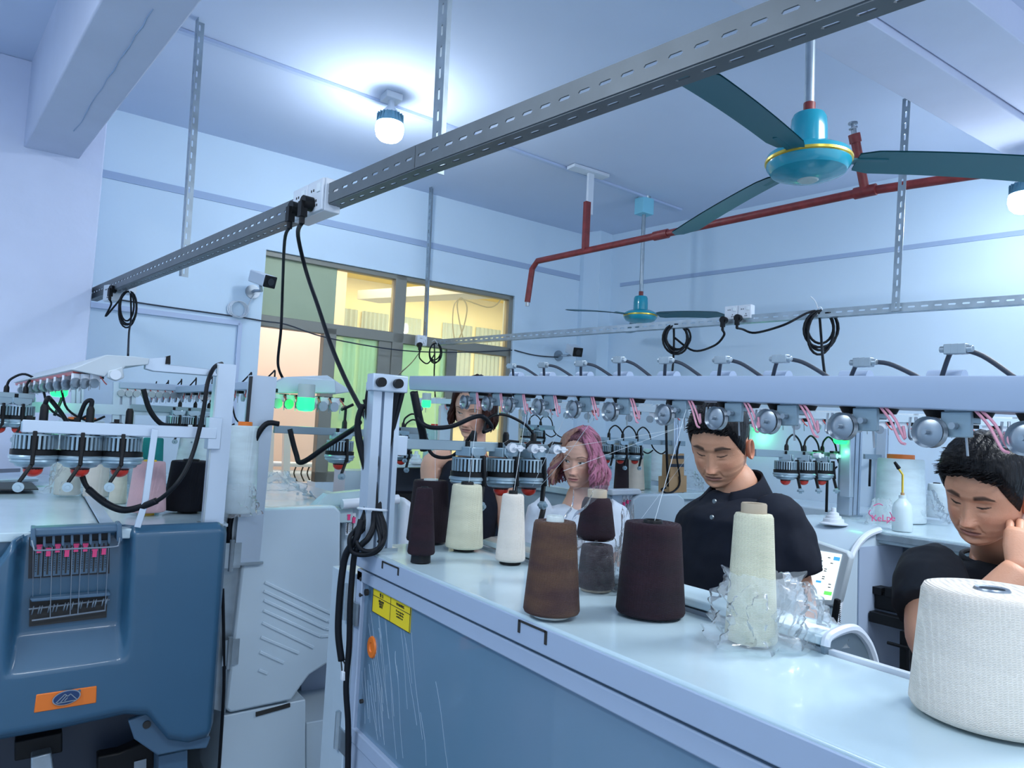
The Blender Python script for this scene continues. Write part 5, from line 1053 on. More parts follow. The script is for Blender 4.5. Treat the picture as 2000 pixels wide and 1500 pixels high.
bag('plastic_bag', 'large clear plastic bag spread over the louvred machine top', onz(545, 975, 1.322) + Vector((0, 0.08, 0)), 0.15, 0.14, 0.10, 3.7, 0.35, top=0.25)
bag('plastic_bag', 'clear plastic bag slumped in front of the orange-capped white cone', onz(1800, 1020, 1.322), 0.12, 0.09, 0.14, 8.2, 0.45, top=0.45)
bb = bag('plastic_bag', 'clear bag with pink lettering beside the squeeze bottle', onz(1722, 1026, 1.322), 0.075, 0.06, 0.105, 6.2, 0.25, top=0.45)
bag('plastic_bag', 'clear plastic bag on the middle-distance machine behind the polo-shirt man', onz(1352, 958, 1.312) + Vector((0.05, 0.1, 0)), 0.14, 0.10, 0.12, 3.1, 0.4, top=0.4)
M['pinkink'] = mat('pink_print', (0.62, 0.06, 0.22), 0.5)
R_ = Matrix((Vector((0.83, -0.55, 0.05)).normalized(), Vector((0, 0, 1)), Vector((-0.55, -0.83, 0)).normalized())).transposed()
tx = text('KeLpe', 0.034, at(1725, 1018, 2.60), R_, M['pinkink'], 'lettering', parent=bb)
m = MB()
for pts in (((1700, 996), (1697, 1003), (1704, 1010)), ((1738, 1000), (1742, 1010), (1735, 1020)), ((1706, 988), (1716, 984), (1724, 987))):
    m.tube([at(px, py, 2.60) for px, py in pts], 0.0016, 5, 4)
m.build('printed_stroke', M['pinkink'], bb)

# ================================================================ sockets and cables on the rails
def rdepth(px, py, z): p = onz(px, py, z); return (MX.transposed() @ (p - O)).z
def socket(lab, c, rz, n=2, plugs=(0, 1), s=1.0, swap=False):
    c = Vector(c); t = thing('power_socket', lab, 'socket', c); R = Matrix.Rotation(rz, 3, 'Z'); w_ = 0.086 * s
    m = MB(); m.box(c + R @ Vector((0, 0.02 * s, 0)), (w_ * n, 0.045 * s, w_), R); m.build('back_box', M['plastic'], t, bevel=0.003)
    for k in range(n):
        fc = c + R @ Vector(((k - (n - 1) / 2) * w_, -0.006 * s, 0)); m = MB(); m.box(fc, (w_ * 0.97, 0.008, w_ * 0.97), R); f = m.build('faceplate', M['plastic'], t, bevel=0.003)
        m = MB()
        for dx, dz in ((-0.018, 0.016), (-0.006, 0.016), (0.006, -0.026), (0.016, -0.026), (0.011, -0.014)): m.box(fc + R @ Vector((dx * s, -0.0045, dz * s)), (0.004 * s, 0.002, 0.006 * s), R)
        m.build('pin_hole', M['ink'], f)
        m = MB(); m.box(fc + R @ Vector((0.022 * s, -0.0055, 0.018 * s)), (0.018 * s, 0.004, 0.022 * s), R); m.build('switch', M['paper'], f, bevel=0.001)
    return t, R, w_
def plug(parent, c, R, s=1.0):
    m = MB(); m.tube([c + R @ Vector((0, -0.002, 0)), c + R @ Vector((0, -0.030 * s, 0))], 0.021 * s, 20); m.box(c + R @ Vector((0, -0.028 * s, -0.020 * s)), (0.022 * s, 0.020 * s, 0.045 * s), R); m.tube([c + R @ Vector((0, -0.028 * s, -0.040 * s)), c + R @ Vector((0, -0.028 * s, -0.062 * s))], 0.008 * s, 10)
    m.build('plug', M['black'], parent, smooth=True); return c + R @ Vector((0, -0.028 * s, -0.060 * s))
d1 = rdepth(612, 432, 2.25) - 0.04
s1, R1, w1 = socket('double white socket with two black plugs on the near rail, above the window', at(606, 392, d1 - 0.08), -1.42, s=1.12)
e1 = plug(s1, ORG[s1] + R1 @ Vector((-0.045, -0.010, -0.022)), R1); e2 = plug(s1, ORG[s1] + R1 @ Vector((0.035, -0.010, -0.022)), R1)
def pw(name, lab, pts, r=0.0045, sm=6, **k): m = MB(); m.tube(pts, r, 8, sm); return m.build(name, M['cable'], smooth=True, angle=180, label=lab, cat='cable', **k)
pw('power_cable', 'thin black cable hanging straight from the near rail socket to the louvred machine', [e1, at(556, 470, d1), at(552, 560, 2.5), at(549, 640, 2.55), at(543, 700, 2.58), at(545, 722, 2.6), at(552, 738, 2.62)], 0.005)
pw('power_cable', 'thick black cable slanting from the near rail socket to the cable bundle', [e2, at(582, 460, d1), at(598, 530, 2.3), at(620, 595, 2.2), at(645, 670, 2.1), at(672, 735, 2.0), at(700, 790, 1.9), at(722, 830, 1.84), at(735, 870, 1.80)], 0.0065)
d0 = rdepth(240, 573, 2.25)
s0, R0, w0 = socket('white socket box at the far left end of the near rail', at(213, 572, d0 - 0.03), -1.2, 1)
s0b, _, _ = socket('taller white socket box where the near rail reaches the wall', at(243, 557, d0 - 0.02), -1.2, 1)
e0 = plug(s0b, at(226, 566, d0 - 0.1), R0, 0.9)
def coil(lab, cpx, cpy, d, rx, ry, n, drop, pre=None, r=0.0045, extra=()):
    t = thing('power_cable', lab, 'cable', at(cpx, cpy - ry, d)); rnd_ = random.Random(cpx)
    for k in range(n):
        ox = rnd_.uniform(-0.12, 0.12) * rx; fx = rnd_.uniform(0.75, 1.1); fy = rnd_.uniform(0.8, 1.1); dd = d + 0.01 * k - 0.02; tl = rnd_.uniform(-0.3, 0.3)
        m = MB(); m.tube([at(cpx + ox + rx * fx * math.cos(a) + tl * ry * math.sin(a) * 0.3, cpy - ry + ry * fy * (1 + math.sin(a)), dd) for a in [PI * 2 * j / 22 for j in range(22)]], r, 8, closed=True); m.build('coil_turn', M['cable'], t, smooth=True, angle=180)
    m = MB(); m.tube([at(*q) for q in drop], r, 8, 6); m.build('hanging_end', M['cable'], t, smooth=True, angle=180)
    if pre: m = MB(); m.tube(pre, r, 8, 6); m.build('plug_lead', M['cable'], t, smooth=True, angle=180)
    m = MB(); m.tube([at(cpx - 6, cpy - ry - 3, d - 0.02), at(cpx, cpy - ry - 6, d - 0.03), at(cpx + 5, cpy - ry + 3, d - 0.02)], 0.003, 6, 3); m.build('cable_tie', M['plastic'], t, smooth=True)
    return t
coil('black cable coiled below the sockets at the far left end of the near rail', 250, 603, d0 - 0.1, 16, 34, 4, [(255, 570, d0 - 0.1), (256, 620, d0 - 0.12), (252, 650, 3.4), (250, 697, 3.0)], [e0, at(217, 595, d0 - 0.1), at(206, 618, d0 - 0.1), at(222, 600, d0 - 0.1), at(245, 572, d0 - 0.1)])
f1_ = rdepth(1445, 635, 2.25); ff = math.atan2((fb - fa).y, (fb - fa).x)
s2, R2, w2_ = socket('double white socket with two black plugs on the far rail', at(1442, 610, f1_ - 0.05), ff + 0.0, 2, s=0.85)
for k in (0,): pass
e3 = plug(s2, at(1416, 626, f1_ - 0.03), R2, 0.9); e4 = plug(s2, at(1444, 622, f1_ - 0.08), R2, 0.9)
fd1 = rdepth(1320, 645, 2.25) - 0.05; fd2 = rdepth(1600, 625, 2.25) - 0.05; fd0 = rdepth(850, 674, 2.25) - 0.05
coil('black cable coil hanging left of the far rail socket', 1322, 664, fd1, 24, 30, 4, [(1316, 638, fd1), (1316, 680, fd1), (1312, 735, fd1 - 0.1), (1300, 800, 4.3)], [e3, at(1414, 655, f1_ - 0.05), at(1395, 675, f1_), at(1355, 685, fd1), at(1318, 660, fd1)], 0.006)
coil('large black cable coil hanging right of the far rail socket', 1603, 646, fd2, 33, 40, 5, [(1600, 608, fd2), (1604, 660, fd2), (1607, 700, 3.2), (1612, 740, 3.1)], [e4, at(1450, 643, f1_ - 0.05), at(1475, 650, f1_ - 0.05), at(1530, 635, 3.45), at(1575, 612, fd2), at(1600, 606, fd2)], 0.006)
m = MB(); m.tube([at(1583, 579, fd2), at(1592, 588, fd2), at(1598, 605, fd2), at(1596, 614, fd2 - 0.02)], 0.0025, 6, 4); m.build('cable_tie', M['plastic'], label='long white cable tie tail above the large coil on the far rail', cat='cable tie', smooth=True)
s3, R3_, _ = socket('small white socket hanging at the far end of the far rail', at(824, 665, fd0), -0.1, 1, s=0.9)
e5 = plug(s3, at(818, 674, fd0 - 0.05), R3_, 0.9)
coil('thin black cable coil at the far end of the far rail', 850, 690, fd0, 13, 20, 3, [(848, 670, fd0), (849, 700, fd0 - 0.1), (848, 733, fd0 - 0.2), (850, 775, 4.4)], [e5, at(820, 700, fd0), at(835, 710, fd0), at(850, 690, fd0)], 0.005)
pw('power_cable', 'thin cable running from the far end socket down to the near post', [e5, at(806, 706, 4.6), at(785, 726, 3.4), at(772, 738, 2.2), at(765, 745, 1.86)], 0.003)
# cable bundle on the near post
bu = thing('cable_bundle', 'thick bundle of black cables tied to the aluminium post of the foreground machine', 'cable', at(730, 1090, 1.72))
def bt(pts, r=0.0055, nm='cable_strand'): m = MB(); m.tube([at(*q) for q in pts], r, 8, 6); m.build(nm, M['cable'], bu, smooth=True, angle=180)
T_ = 1.76
bt([(780, 733, T_), (776, 760, T_), (765, 820, T_), (742, 880, T_), (728, 940, T_ - .02), (722, 995, T_ - .02), (712, 1030, T_ - .03), (690, 1055, T_ - .05), (686, 1075, T_ - .05), (705, 1084, T_ - .05), (735, 1078, T_ - .05), (750, 1055, T_ - .05), (746, 1020, T_ - .03), (738, 995, T_ - .02), (740, 940, T_), (748, 880, T_), (765, 830, T_), (778, 770, T_), (785, 740, T_)])
bt([(772, 735, T_), (770, 765, T_), (752, 830, T_), (735, 890, T_), (718, 950, T_), (714, 995, T_ - .02), (700, 1028, T_ - .03), (683, 1050, T_ - .06), (688, 1078, T_ - .06), (718, 1082, T_ - .06), (742, 1065, T_ - .06), (738, 1025, T_ - .03), (731, 995, T_ - .02), (733, 940, T_ + .01), (742, 890, T_), (757, 840, T_), (768, 790, T_), (775, 745, T_)])
bt([(790, 738, T_), (786, 770, T_), (770, 830, T_), (752, 900, T_), (743, 950, T_), (742, 995, T_ - .02), (752, 1030, T_ - .03), (748, 1060, T_ - .06), (728, 1076, T_ - .06), (705, 1072, T_ - .06), (696, 1050, T_ - .05), (712, 1020, T_ - .03), (724, 995, T_ - .02), (720, 950, T_), (708, 880, T_), (700, 830, T_), (705, 800, T_), (715, 790, T_)])
bt([(709, 790, T_), (699, 820, T_), (700, 860, T_), (715, 920, T_), (722, 960, T_), (728, 995, T_ - .02), (730, 1025, T_ - .03), (720, 1050, T_ - .05), (708, 1062, T_ - .05), (696, 1075, T_ - .05), (690, 1100, 1.72), (684, 1180, 1.72), (682, 1260, 1.72), (676, 1340, 1.72), (680, 1420, 1.72), (679, 1540, 1.72)], 0.0075)
bt([(706, 1015, T_ - .04), (698, 1045, T_ - .05), (690, 1060, T_ - .05), (675, 1085, 1.72), (667, 1130, 1.72), (662, 1190, 1.72), (661, 1240, 1.72), (667, 1290, 1.72)], 0.0085, 'cable_sleeve')
bt([(724, 740, T_), (716, 790, T_), (722, 850, T_), (727, 900, T_), (720, 960, T_), (716, 995, T_ - .02), (708, 1035, T_ - .04)])
bt([(712, 780, T_), (722, 810, T_), (745, 870, T_), (738, 930, T_), (735, 995, T_ - .02), (745, 1040, T_ - .04), (740, 1060, T_ - .05)])
for dx in (0, 4, 8):
    m = MB(); m.tube([at(666 + dx * 0.4, 1288, 1.72), at(667 + dx, 1300, 1.72), at(668 + dx, 1312, 1.72)], 0.0016, 6, 3); m.build('wire', M['plastic' if dx == 4 else 'ink'], bu, smooth=True)
m = MB(); m.box(at(673, 1319, 1.72), (0.016, 0.014, 0.022)); m.build('connector', M['plastic'], bu, bevel=0.002)
m = MB(); ring_ = [at(702, 993, 1.74), at(728, 995, 1.72), at(754, 997, 1.75), at(750, 996, 1.88), at(705, 992, 1.88)]; m.tube(ring_, 0.003, 6, 5, closed=True); m.build('cable_tie', M['plastic'], bu, smooth=True)
# thin yarn threads
th = MB()
def thr(a, b, sag=0.0, c='cream'):
    m = MB(); a = Vector(a); b = Vector(b); m.tube([a, lerp(a, b, 0.5) + Vector((0, 0, -sag)), b], 0.0005, 4, 5); m.build('yarn_thread', M['paper'], mr, smooth=True)
thr(at(1275, 1030, 1.25), bp(1340, 800)); thr(at(1003, 965, 1.72), bp(1030, 790)); thr(at(915, 950, 1.82), bp(935, 785)); thr(at(850, 945, 1.9), bp(850, 775)); thr(at(1240, 1030, 2.6), at(1345, 890, 4.2)); thr(at(1040, 950, 1.9), bp(1110, 800)); thr(at(1055, 950, 1.9), bp(1170, 800), 0.01)
thr(at(1100, 920, 2.0), at(1340, 830, 2.6)); thr(at(1060, 880, 2.2), at(1500, 800, 2.6), 0.01); thr(at(720, 1000, 1.75), at(702, 900, 2.4))
# ================================================================ people
def curve(tab, z):
    if z >= tab[0][0]: return tab[0][1]
    for (a, b), (c, d) in zip(tab, tab[1:]):
        if z >= c: t = (z - c) / (a - c); t = t * t * (3 - 2 * t) * 0.5 + t * 0.5; return d + (b - d) * t
    return tab[-1][1]
FRONT = [(0.128, -0.0), (0.125, -0.022), (0.115, -0.048), (0.10, -0.066), (0.08, -0.081), (0.06, -0.089), (0.04, -0.093), (0.022, -0.0940), (0.008, -0.0915), (-0.01, -0.0895), (-0.03, -0.0890), (-0.045, -0.090), (-0.06, -0.091), (-0.075, -0.0885), (-0.086, -0.086), (-0.100, -0.087), (-0.110, -0.080), (-0.117, -0.066), (-0.122, -0.04), (-0.124, -0.02)]
BACK = [(0.128, 0.0), (0.125, 0.03), (0.115, 0.058), (0.10, 0.078), (0.08, 0.092), (0.05, 0.100), (0.02, 0.101), (-0.02, 0.092), (-0.05, 0.075), (-0.08, 0.055), (-0.10, 0.035), (-0.117, 0.018), (-0.124, 0.0)]
WIDE = [(0.128, 0.0), (0.125, 0.025), (0.115, 0.045), (0.10, 0.059), (0.08, 0.069), (0.055, 0.075), (0.025, 0.0775), (0.0, 0.0755), (-0.02, 0.0735), (-0.04, 0.070), (-0.06, 0.064), (-0.08, 0.055), (-0.095, 0.045), (-0.108, 0.034), (-0.117, 0.024), (-0.122, 0.013), (-0.124, 0.004)]
def gs(x, s): return math.exp(-(x / s) ** 2)
def head_point(z, a, P, detail=True):
    """a: angle, 0 = middle of the face (-y), positive towards +x"""
    yf, yb, w_ = curve(FRONT, z), curve(BACK, z), curve(WIDE, z) * P.get('width', 1.0)
    ca, sa = math.cos(a), math.sin(a); e = 0.86
    x = w_ * math.copysign(abs(sa) ** e, sa); y = (yf if ca > 0 else -yb) * -1 * 0 + ((yf if ca > 0 else yb) * abs(ca) ** (e if ca > 0 else 1.0))
    if z < -0.02: x *= P.get('jaw', 1.0) ** min(1, (-0.02 - z) / 0.05)
    if detail and ca > 0:
        fr_ = ca; ax = abs(x)
        # nose
        if -0.064 < z < 0.012:
            t = (0.012 - z) / 0.058; t = min(t, 1.0)
            h = 0.0235 * P.get('nose', 1.0) * (t ** 1.15) * (1 if z > -0.046 else max(0, 1 - ((-0.046 - z) / 0.014)) ** 0.7)
            y -= h * gs(x, lerp(0.0065, 0.0115, t)) 
            y -= 0.011 * P.get('nose', 1.0) * gs(ax - 0.0125, 0.0062) * gs(z + 0.045, 0.009)
        # eye sockets, lids, brow, cheeks
        y += 0.011 * gs(ax - 0.030, 0.017) * gs(z - 0.003, 0.013)
        y -= 0.0072 * gs(ax - 0.031, 0.0125) * gs(z + 0.001, 0.0095)
        y -= 0.0028 * gs(ax - 0.030, 0.018) * gs(z - 0.021, 0.008)
        y -= 0.0050 * gs(ax - 0.042, 0.018) * gs(z + 0.030, 0.018)
        y += 0.0020 * gs(ax - 0.030, 0.010) * gs(z + 0.014, 0.004)
        y += 0.0028 * gs(ax - (0.016 + 0.5 * max(0, -0.045 - z)), 0.004) * (1 if -0.07 < z < -0.035 else 0)
        # lips and chin
        mw = P.get('mouth', 0.024)
        y -= 0.0058 * gs(x, mw * 0.75) * gs(z + 0.0665, 0.0052); y -= 0.0066 * gs(x, mw * 0.65) * gs(z + 0.0775, 0.0050)
        y += 0.0042 * gs(x, mw * 0.9) * gs(z + 0.0718, 0.0022)
        y += 0.0040 * gs(x, 0.018) * gs(z + 0.0875, 0.005); y -= 0.0035 * gs(x, 0.017) * gs(z + 0.103, 0.008); y += 0.0018 * gs(x, 0.004) * gs(z + 0.057, 0.006)
    return Vector((x, y, z))
def head_color(x, z, front, P):
    c = Vector(P['skin']); ax = abs(x)
    if not front: return c
    n_ = noise.noise(Vector((x * 40, z * 40, 3))) * 0.06; c = c * (1 + n_)
    def mix(c2, f): 
        nonlocal c; f = max(0, min(1, f)); c = c.lerp(Vector(c2), f)
    red = Vector((P['skin'][0] * 1.02, P['skin'][1] * 0.80, P['skin'][2] * 0.78))
    mix(red, 0.55 * gs(ax - 0.040, 0.018) * gs(z + 0.035, 0.016)); mix(red, 0.5 * gs(x, 0.012) * gs(z + 0.042, 0.012))
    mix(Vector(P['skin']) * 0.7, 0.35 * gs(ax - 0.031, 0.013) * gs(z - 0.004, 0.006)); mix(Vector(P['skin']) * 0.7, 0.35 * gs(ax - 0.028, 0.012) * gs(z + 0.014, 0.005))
    # brows
    if 0.013 < ax < 0.055:
        bz = 0.0205 + 0.006 * math.sin((ax - 0.010) / 0.044 * 2.6) - 0.004 * max(0, (ax - 0.038) / 0.016)
        th_ = P.get('brow_t', 0.0034) * (1 - 0.6 * max(0, (ax - 0.034) / 0.02)); mix(P['brow'], P.get('brow_f', 0.9) * max(0, 1 - (abs(z - bz) / th_) ** 3) * min(1, (ax - 0.013) / 0.004))
    # eyes
    ex = (ax - 0.0315) / 0.0150
    if abs(ex) < 1:
        op = P.get('open', 1.0); zc = -0.0005 + 0.0015 * ex * (1) ; up = 0.0052 * op * (1 - ex * ex) ** 0.7; lo = 0.0042 * (1 - ex * ex) ** 0.9
        zt_ = zc + up - (1 - op) * 0.0036 * (1 - ex * ex); zb_2 = zc - lo
        if zb_2 < z < zt_:
            mix((0.50, 0.50, 0.50) if op > 0.4 else (0.05, 0.035, 0.03), 1.0); gx = P.get('gaze', 0) * 1.0; sx = x - math.copysign(0.0315, x) - gx; rz2 = math.hypot(sx, z - zc - P.get('gz', 0)); 
            mix(P.get('iris', (0.03, 0.02, 0.015)), max(0, min(1, (0.0056 - rz2) / 0.0008))); mix((0.005, 0.005, 0.005), max(0, min(1, (0.0026 - rz2) / 0.0006)))
        mix((0.012, 0.009, 0.008), 1.0 * max(0, min(1, 1.5 - abs(z - zt_) / 0.0013))); mix(Vector(P['skin']) * 0.4, 0.5 * max(0, 1 - abs(z - zb_2) / 0.0009))
        mix(Vector(P['skin']) * 0.5, 0.6 * max(0, 1 - abs(z - (zt_ + 0.0042)) / 0.0010))
    # mouth
    mw = P.get('mouth', 0.024)
    if ax < mw:
        q = 1 - (ax / mw) ** 2; lt = -0.0715 + 0.0068 * q ** 0.7 - 0.0016 * gs(x, 0.003); lb = -0.0722 - 0.0085 * q ** 0.8
        if lb < z < lt: mix(P['lip'], 0.85)
        mix(Vector(P['lip']) * 0.22, 0.95 * max(0, 1 - abs(z + 0.0718 + 0.001 * (1 - q)) / 0.0013))
    mix(Vector(P['skin']) * 0.25, 0.8 * gs(ax - 0.0075, 0.0034) * gs(z + 0.0535, 0.0022))
    mix(Vector(P['skin']) * 0.45, P.get('stubble', 0) * (gs(x, 0.030) * gs(z + 0.061, 0.006) + 0.6 * gs(x, 0.03) * gs(z + 0.100, 0.012)))
    return c
def person(name, lab, P, eye, f_cam, roll, base_xy=None, group=None):
    f = (MX @ Vector(f_cam)).normalized(); yb = -f; x = yb.cross(Vector((0, 0, 1))).normalized(); z = x.cross(yb); R = Matrix((x, yb, z)).transposed(); R = R @ Matrix.Rotation(roll, 3, 'Y')
    eye = Vector(eye); s = P.get('scale', 1.0)
    ctr = eye + (R @ Vector((0, 0.083, 0))) * s     # head centre at eye level
    root = thing(name, lab, 'person', Vector((ctr.x, ctr.y, 0)) if base_xy is None else Vector((*base_xy, 0)), group)
    def T(p): return ctr + (R @ Vector(p)) * s
    # head surface
    V = []; Fc = []; CL = []
    NA, NZ = 150, 150
    angs = []
    for i in range(NA):
        u = i / NA * 2 - 1; angs.append(PI * (0.62 * u + 0.38 * u ** 3) if True else PI * u)
    for j in range(NZ + 1):
        t = j / NZ; zz = 0.128 - 0.252 * (t if t > 0.06 else t * t / 0.06 * 0.5 + t * 0.5)
        for a in angs: 
            p = head_point(zz, a, P); V.append(T(p)); CL.append(head_color(p.x, p.z, math.cos(a) > 0.15, P))
    for j in range(NZ):
        for i in range(NA): Fc.append((j * NA + i, (j + 1) * NA + i, (j + 1) * NA + (i + 1) % NA, j * NA + (i + 1) % NA))
    # ears
    sk = Vector(P['skin'])
    for sd in (-1, 1):
        k = len(V); n1, n2 = 20, 8
        for j in range(n2):
            for i in range(n1):
                a = 2 * PI * i / n1; rr = (0.004, 0.010, 0.0145, 0.0165, 0.018, 0.0185, 0.0165, 0.012)[j]; o_ = (0.002, 0.0015, 0.006, 0.010, 0.009, 0.005, 0.0, -0.006)[j]
                px_ = sd * (0.0735 * P.get('width', 1.0) + o_ + 0.004 * math.cos(a) * 0.5 + 0.006); V.append(T(Vector((px_, 0.010 + rr * math.cos(a) * 0.95, -0.018 + rr * math.sin(a) * 1.65 - (0.004 if math.sin(a) < -0.5 else 0)))))
                CL.append(Vector((sk[0] * 0.98, sk[1] * 0.82, sk[2] * 0.8)) * (0.55 if j < 2 else 1))
        for j in range(n2 - 1):
            for i in range(n1): Fc.append((k + j * n1 + i, k + j * n1 + (i + 1) % n1, k + (j + 1) * n1 + (i + 1) % n1, k + (j + 1) * n1 + i))
        Fc.append(tuple(k + i for i in range(n1)))
    return root, T, R, V, Fc, CL, ctr
def add_tube(V, Fc, CL, pts, rs, col, n=20, flat=None, sm=5):
    m = MB(); m.tube(pts, rs, n, sm); k = len(V)
    V += m.v; Fc += [tuple(i + k for i in f) for f in m.f]; CL += [Vector(col)] * len(m.v)
def finish_body(root, V, Fc, CL, mt):
    org = ORG[root]; me = D.meshes.new('body'); me.from_pydata([tuple(Vector(p) - org) for p in V], [], Fc); me.materials.append(mt)
    at_ = me.color_attributes.new('tone', 'FLOAT_COLOR', 'POINT')
    buf = []
    for c in CL: buf += [c[0], c[1], c[2], 1.0]
    at_.data.foreach_set('color', buf)
    me.shade_smooth(); o = D.objects.new('body', me); C.objects.link(o); o.parent = root; ORG[o] = org
    b = bmesh.new(); b.from_mesh(me); bmesh.ops.recalc_face_normals(b, faces=b.faces); b.to_mesh(me); b.free(); return o
M['skin'] = mat('skin', (0.6, 0.4, 0.3), 0.48, attr='tone', sub=0.12, bump=0.08, bump_s=300, spec=0.4)
def shortcap(root, T, P, mt, thick=0.014, front=0.062, name='hair', side=-0.02, tuft=0.01, seed=1, nt=420):
    """hair shell over the scalp, thinning out at the hairline, with tufts"""
    m = MB(); NA, NZ = 96, 60; rn_ = random.Random(seed)
    def line(a):    # hairline height by angle
        d = abs(math.degrees(a))
        if d < 38: return front + 0.006 * math.cos(d * 0.08) + 0.002 * math.sin(d * 1.1)
        if d < 62: return lerp(front, side + 0.03, (d - 38) / 24)
        if d < 84: return lerp(side + 0.03, side - 0.012, (d - 62) / 22)
        if d < 108: return side + 0.035
        return lerp(side + 0.03, -0.075, min(1, (d - 108) / 22))
    for j in range(NZ + 1):
        for i in range(NA):
            a = -PI + 2 * PI * i / NA; lo = line(a); t = j / NZ; zz = 0.1279 - (0.1279 - lo) * (t if t > 0.1 else t * t / 0.1 * 0.5 + t * 0.5)
            p = head_point(zz, a, P, False); q = Vector((p.x, p.y, max(0, zz) * 0.8)); nrm = (p - Vector((0, 0, 0.02 if zz > 0.02 else zz))).normalized()
            edge = max(0.0, min(1.0, (zz - lo) / 0.035)); th_ = (thick * (0.35 + 0.65 * max(0, min(1, (zz - 0.02) / 0.06)))) * edge ** 0.6 + 0.0006 - 0.0016 * (edge < 0.02)
            th_ *= 1 + 0.22 * noise.noise(Vector((p.x * 90 + seed, p.y * 14, p.z * 14))) + 0.15 * noise.noise(Vector((p.x * 160, p.y * 20, seed)))
            m.v.append(T(p + nrm * th_))
    for j in range(NZ):
        for i in range(NA): m.f.append((j * NA + i, (j + 1) * NA + i, (j + 1) * NA + (i + 1) % NA, j * NA + (i + 1) % NA)); m.m.append(0)
    for k in range(nt):
        a = rn_.gauss(0, 1.0); zz = rn_.uniform(0.055, 0.122); 
        if zz < line(a) + 0.004: zz = line(a) + 0.004
        p = head_point(zz, a, P, False); nrm = (p - Vector((0, 0, 0.0))).normalized(); dr = (nrm * 0.22 + Vector((rn_.uniform(-0.25, 0.25) - 0.3, -0.75, 0.10))).normalized()
        b0 = p + nrm * thick * 0.55; L = tuft * rn_.uniform(1.0, 2.2); m.tube([T(b0 - dr * L), T(b0), T(b0 + dr * L * 0.9 - Vector((0, 0, 0.002)))], [0.0020, 0.0017, 0.0003], 4)
    return m.build(name, mt, root, smooth=True, angle=180)
def hairmat(name, col, col2, rough=0.42):
    m_ = mat(name, col, rough, noise_s=38, col2=col2, bump=0.5, bump_s=150, stretch=(1, 1, 0.16), spec=0.2); return m_
def longhair(root, T, P, mt, length, flare, n=170, seed=3, wave=0.006, amin=52, part=0.0, rr=0.0075, name='hair', fring=True):
    rn_ = random.Random(seed); m = MB()
    NA, NZ = 72, 26
    for k in range(n):
        sd = 1 if rn_.random() < 0.5 else -1; d = amin + (180 - amin) * rn_.random() ** 1.1; a = math.radians(d) * sd
        a0 = math.radians(rn_.uniform(10, 60)) * sd if d < 110 else a
        L = length * rn_.uniform(0.82, 1.05) * (0.86 if d < 70 else 1.0); ph = rn_.uniform(0, 6.28); pts = []; off = rn_.uniform(0.006, 0.018); fl = flare * rn_.uniform(0.7, 1.2)
        top = Vector((part + 0.004 * sd, rn_.uniform(-0.045, 0.05), 0.125))
        for j in range(13):
            t = j / 12
            if t < 0.5:
                u = t / 0.5; zz = lerp(0.118, 0.012, u ** 1.2); aa = lerp(a0, a, min(1, u * 1.2)); p = head_point(zz, aa, P, False); q = p.lerp(top, max(0, 1 - u * 3.2)); nrm = Vector((p.x, p.y, p.z * 0.6)).normalized(); q = q + nrm * (off * 0.7 + 0.001)
            else:
                u = (t - 0.5) / 0.5; p = head_point(0.012, a, P, False); nrm = Vector((p.x, p.y, 0)).normalized(); q = p + nrm * (off + fl * math.sin(u * 2.2) + wave * math.sin(u * 9 + ph)) + Vector((-nrm.y, nrm.x, 0)) * wave * math.cos(u * 8 + ph) + Vector((0, 0, -u * L))
            pts.append(T(q))
        r_ = rr * rn_.uniform(0.7, 1.25); rs = [r_ * (0.6 + 0.6 * math.sin(PI * min(1, 0.15 + j / 12 * 0.9)) ** 0.5) if j < 12 else r_ * 0.25 for j in range(13)]
        if isinstance(mt, list): m.mi = (1 if rn_.random() < 0.75 else 2) if (sd < 0 and d < 105) else (2 if rn_.random() < 0.22 else 0)
        m.tube(pts, rs, 6, 2)
    return m.build(name, mt, root, smooth=True, angle=180)
def garment(root, name, parts, mt, vox=0.009, lab=None, smooth=4):
    m = MB()
    for rings in parts: m.loft(rings)
    o = m.build(name, mt, root, smooth=True, angle=180, label=lab)
    r_ = o.modifiers.new('remesh', 'REMESH'); r_.mode = 'VOXEL'; r_.voxel_size = vox; r_.use_smooth_shade = True
    s_ = o.modifiers.new('smooth', 'SMOOTH'); s_.iterations = smooth; s_.factor = 0.6
    tx_ = D.textures.get('fold') or D.textures.new('fold', 'CLOUDS'); tx_.noise_scale = 0.07; tx_.noise_depth = 1
    d_ = o.modifiers.new('fold', 'DISPLACE'); d_.texture = tx_; d_.strength = 0.016; d_.texture_coords = 'LOCAL'; d_.mid_level = 0.5
    return o
def ering(c, wdir, hw, hd, up=Vector((0, 0, 1)), n=28, p=0.85):
    c = Vector(c); wd = Vector(wdir).normalized(); dp = up.cross(wd).normalized(); wd = dp.cross(up).normalized()
    return [c + wd * hw * math.copysign(abs(math.cos(a)) ** p, math.cos(a)) + dp * hd * math.copysign(abs(math.sin(a)) ** p, math.sin(a)) for a in [2 * PI * i / n for i in range(n)]]
def limb(pts, rs, n=20):
    """rings along a limb"""
    P_ = [Vector(p) for p in pts]; out = []
    for i, c in enumerate(P_):
        t = (P_[min(i + 1, len(P_) - 1)] - P_[max(i - 1, 0)]).normalized(); u = t.orthogonal().normalized() if i == 0 else (pu - t * pu.dot(t)).normalized(); pu = u; v = t.cross(u)
        out.append([c + (u * math.cos(a) + v * math.sin(a)) * rs[i] for a in [2 * PI * k / n for k in range(n)]])
    return out
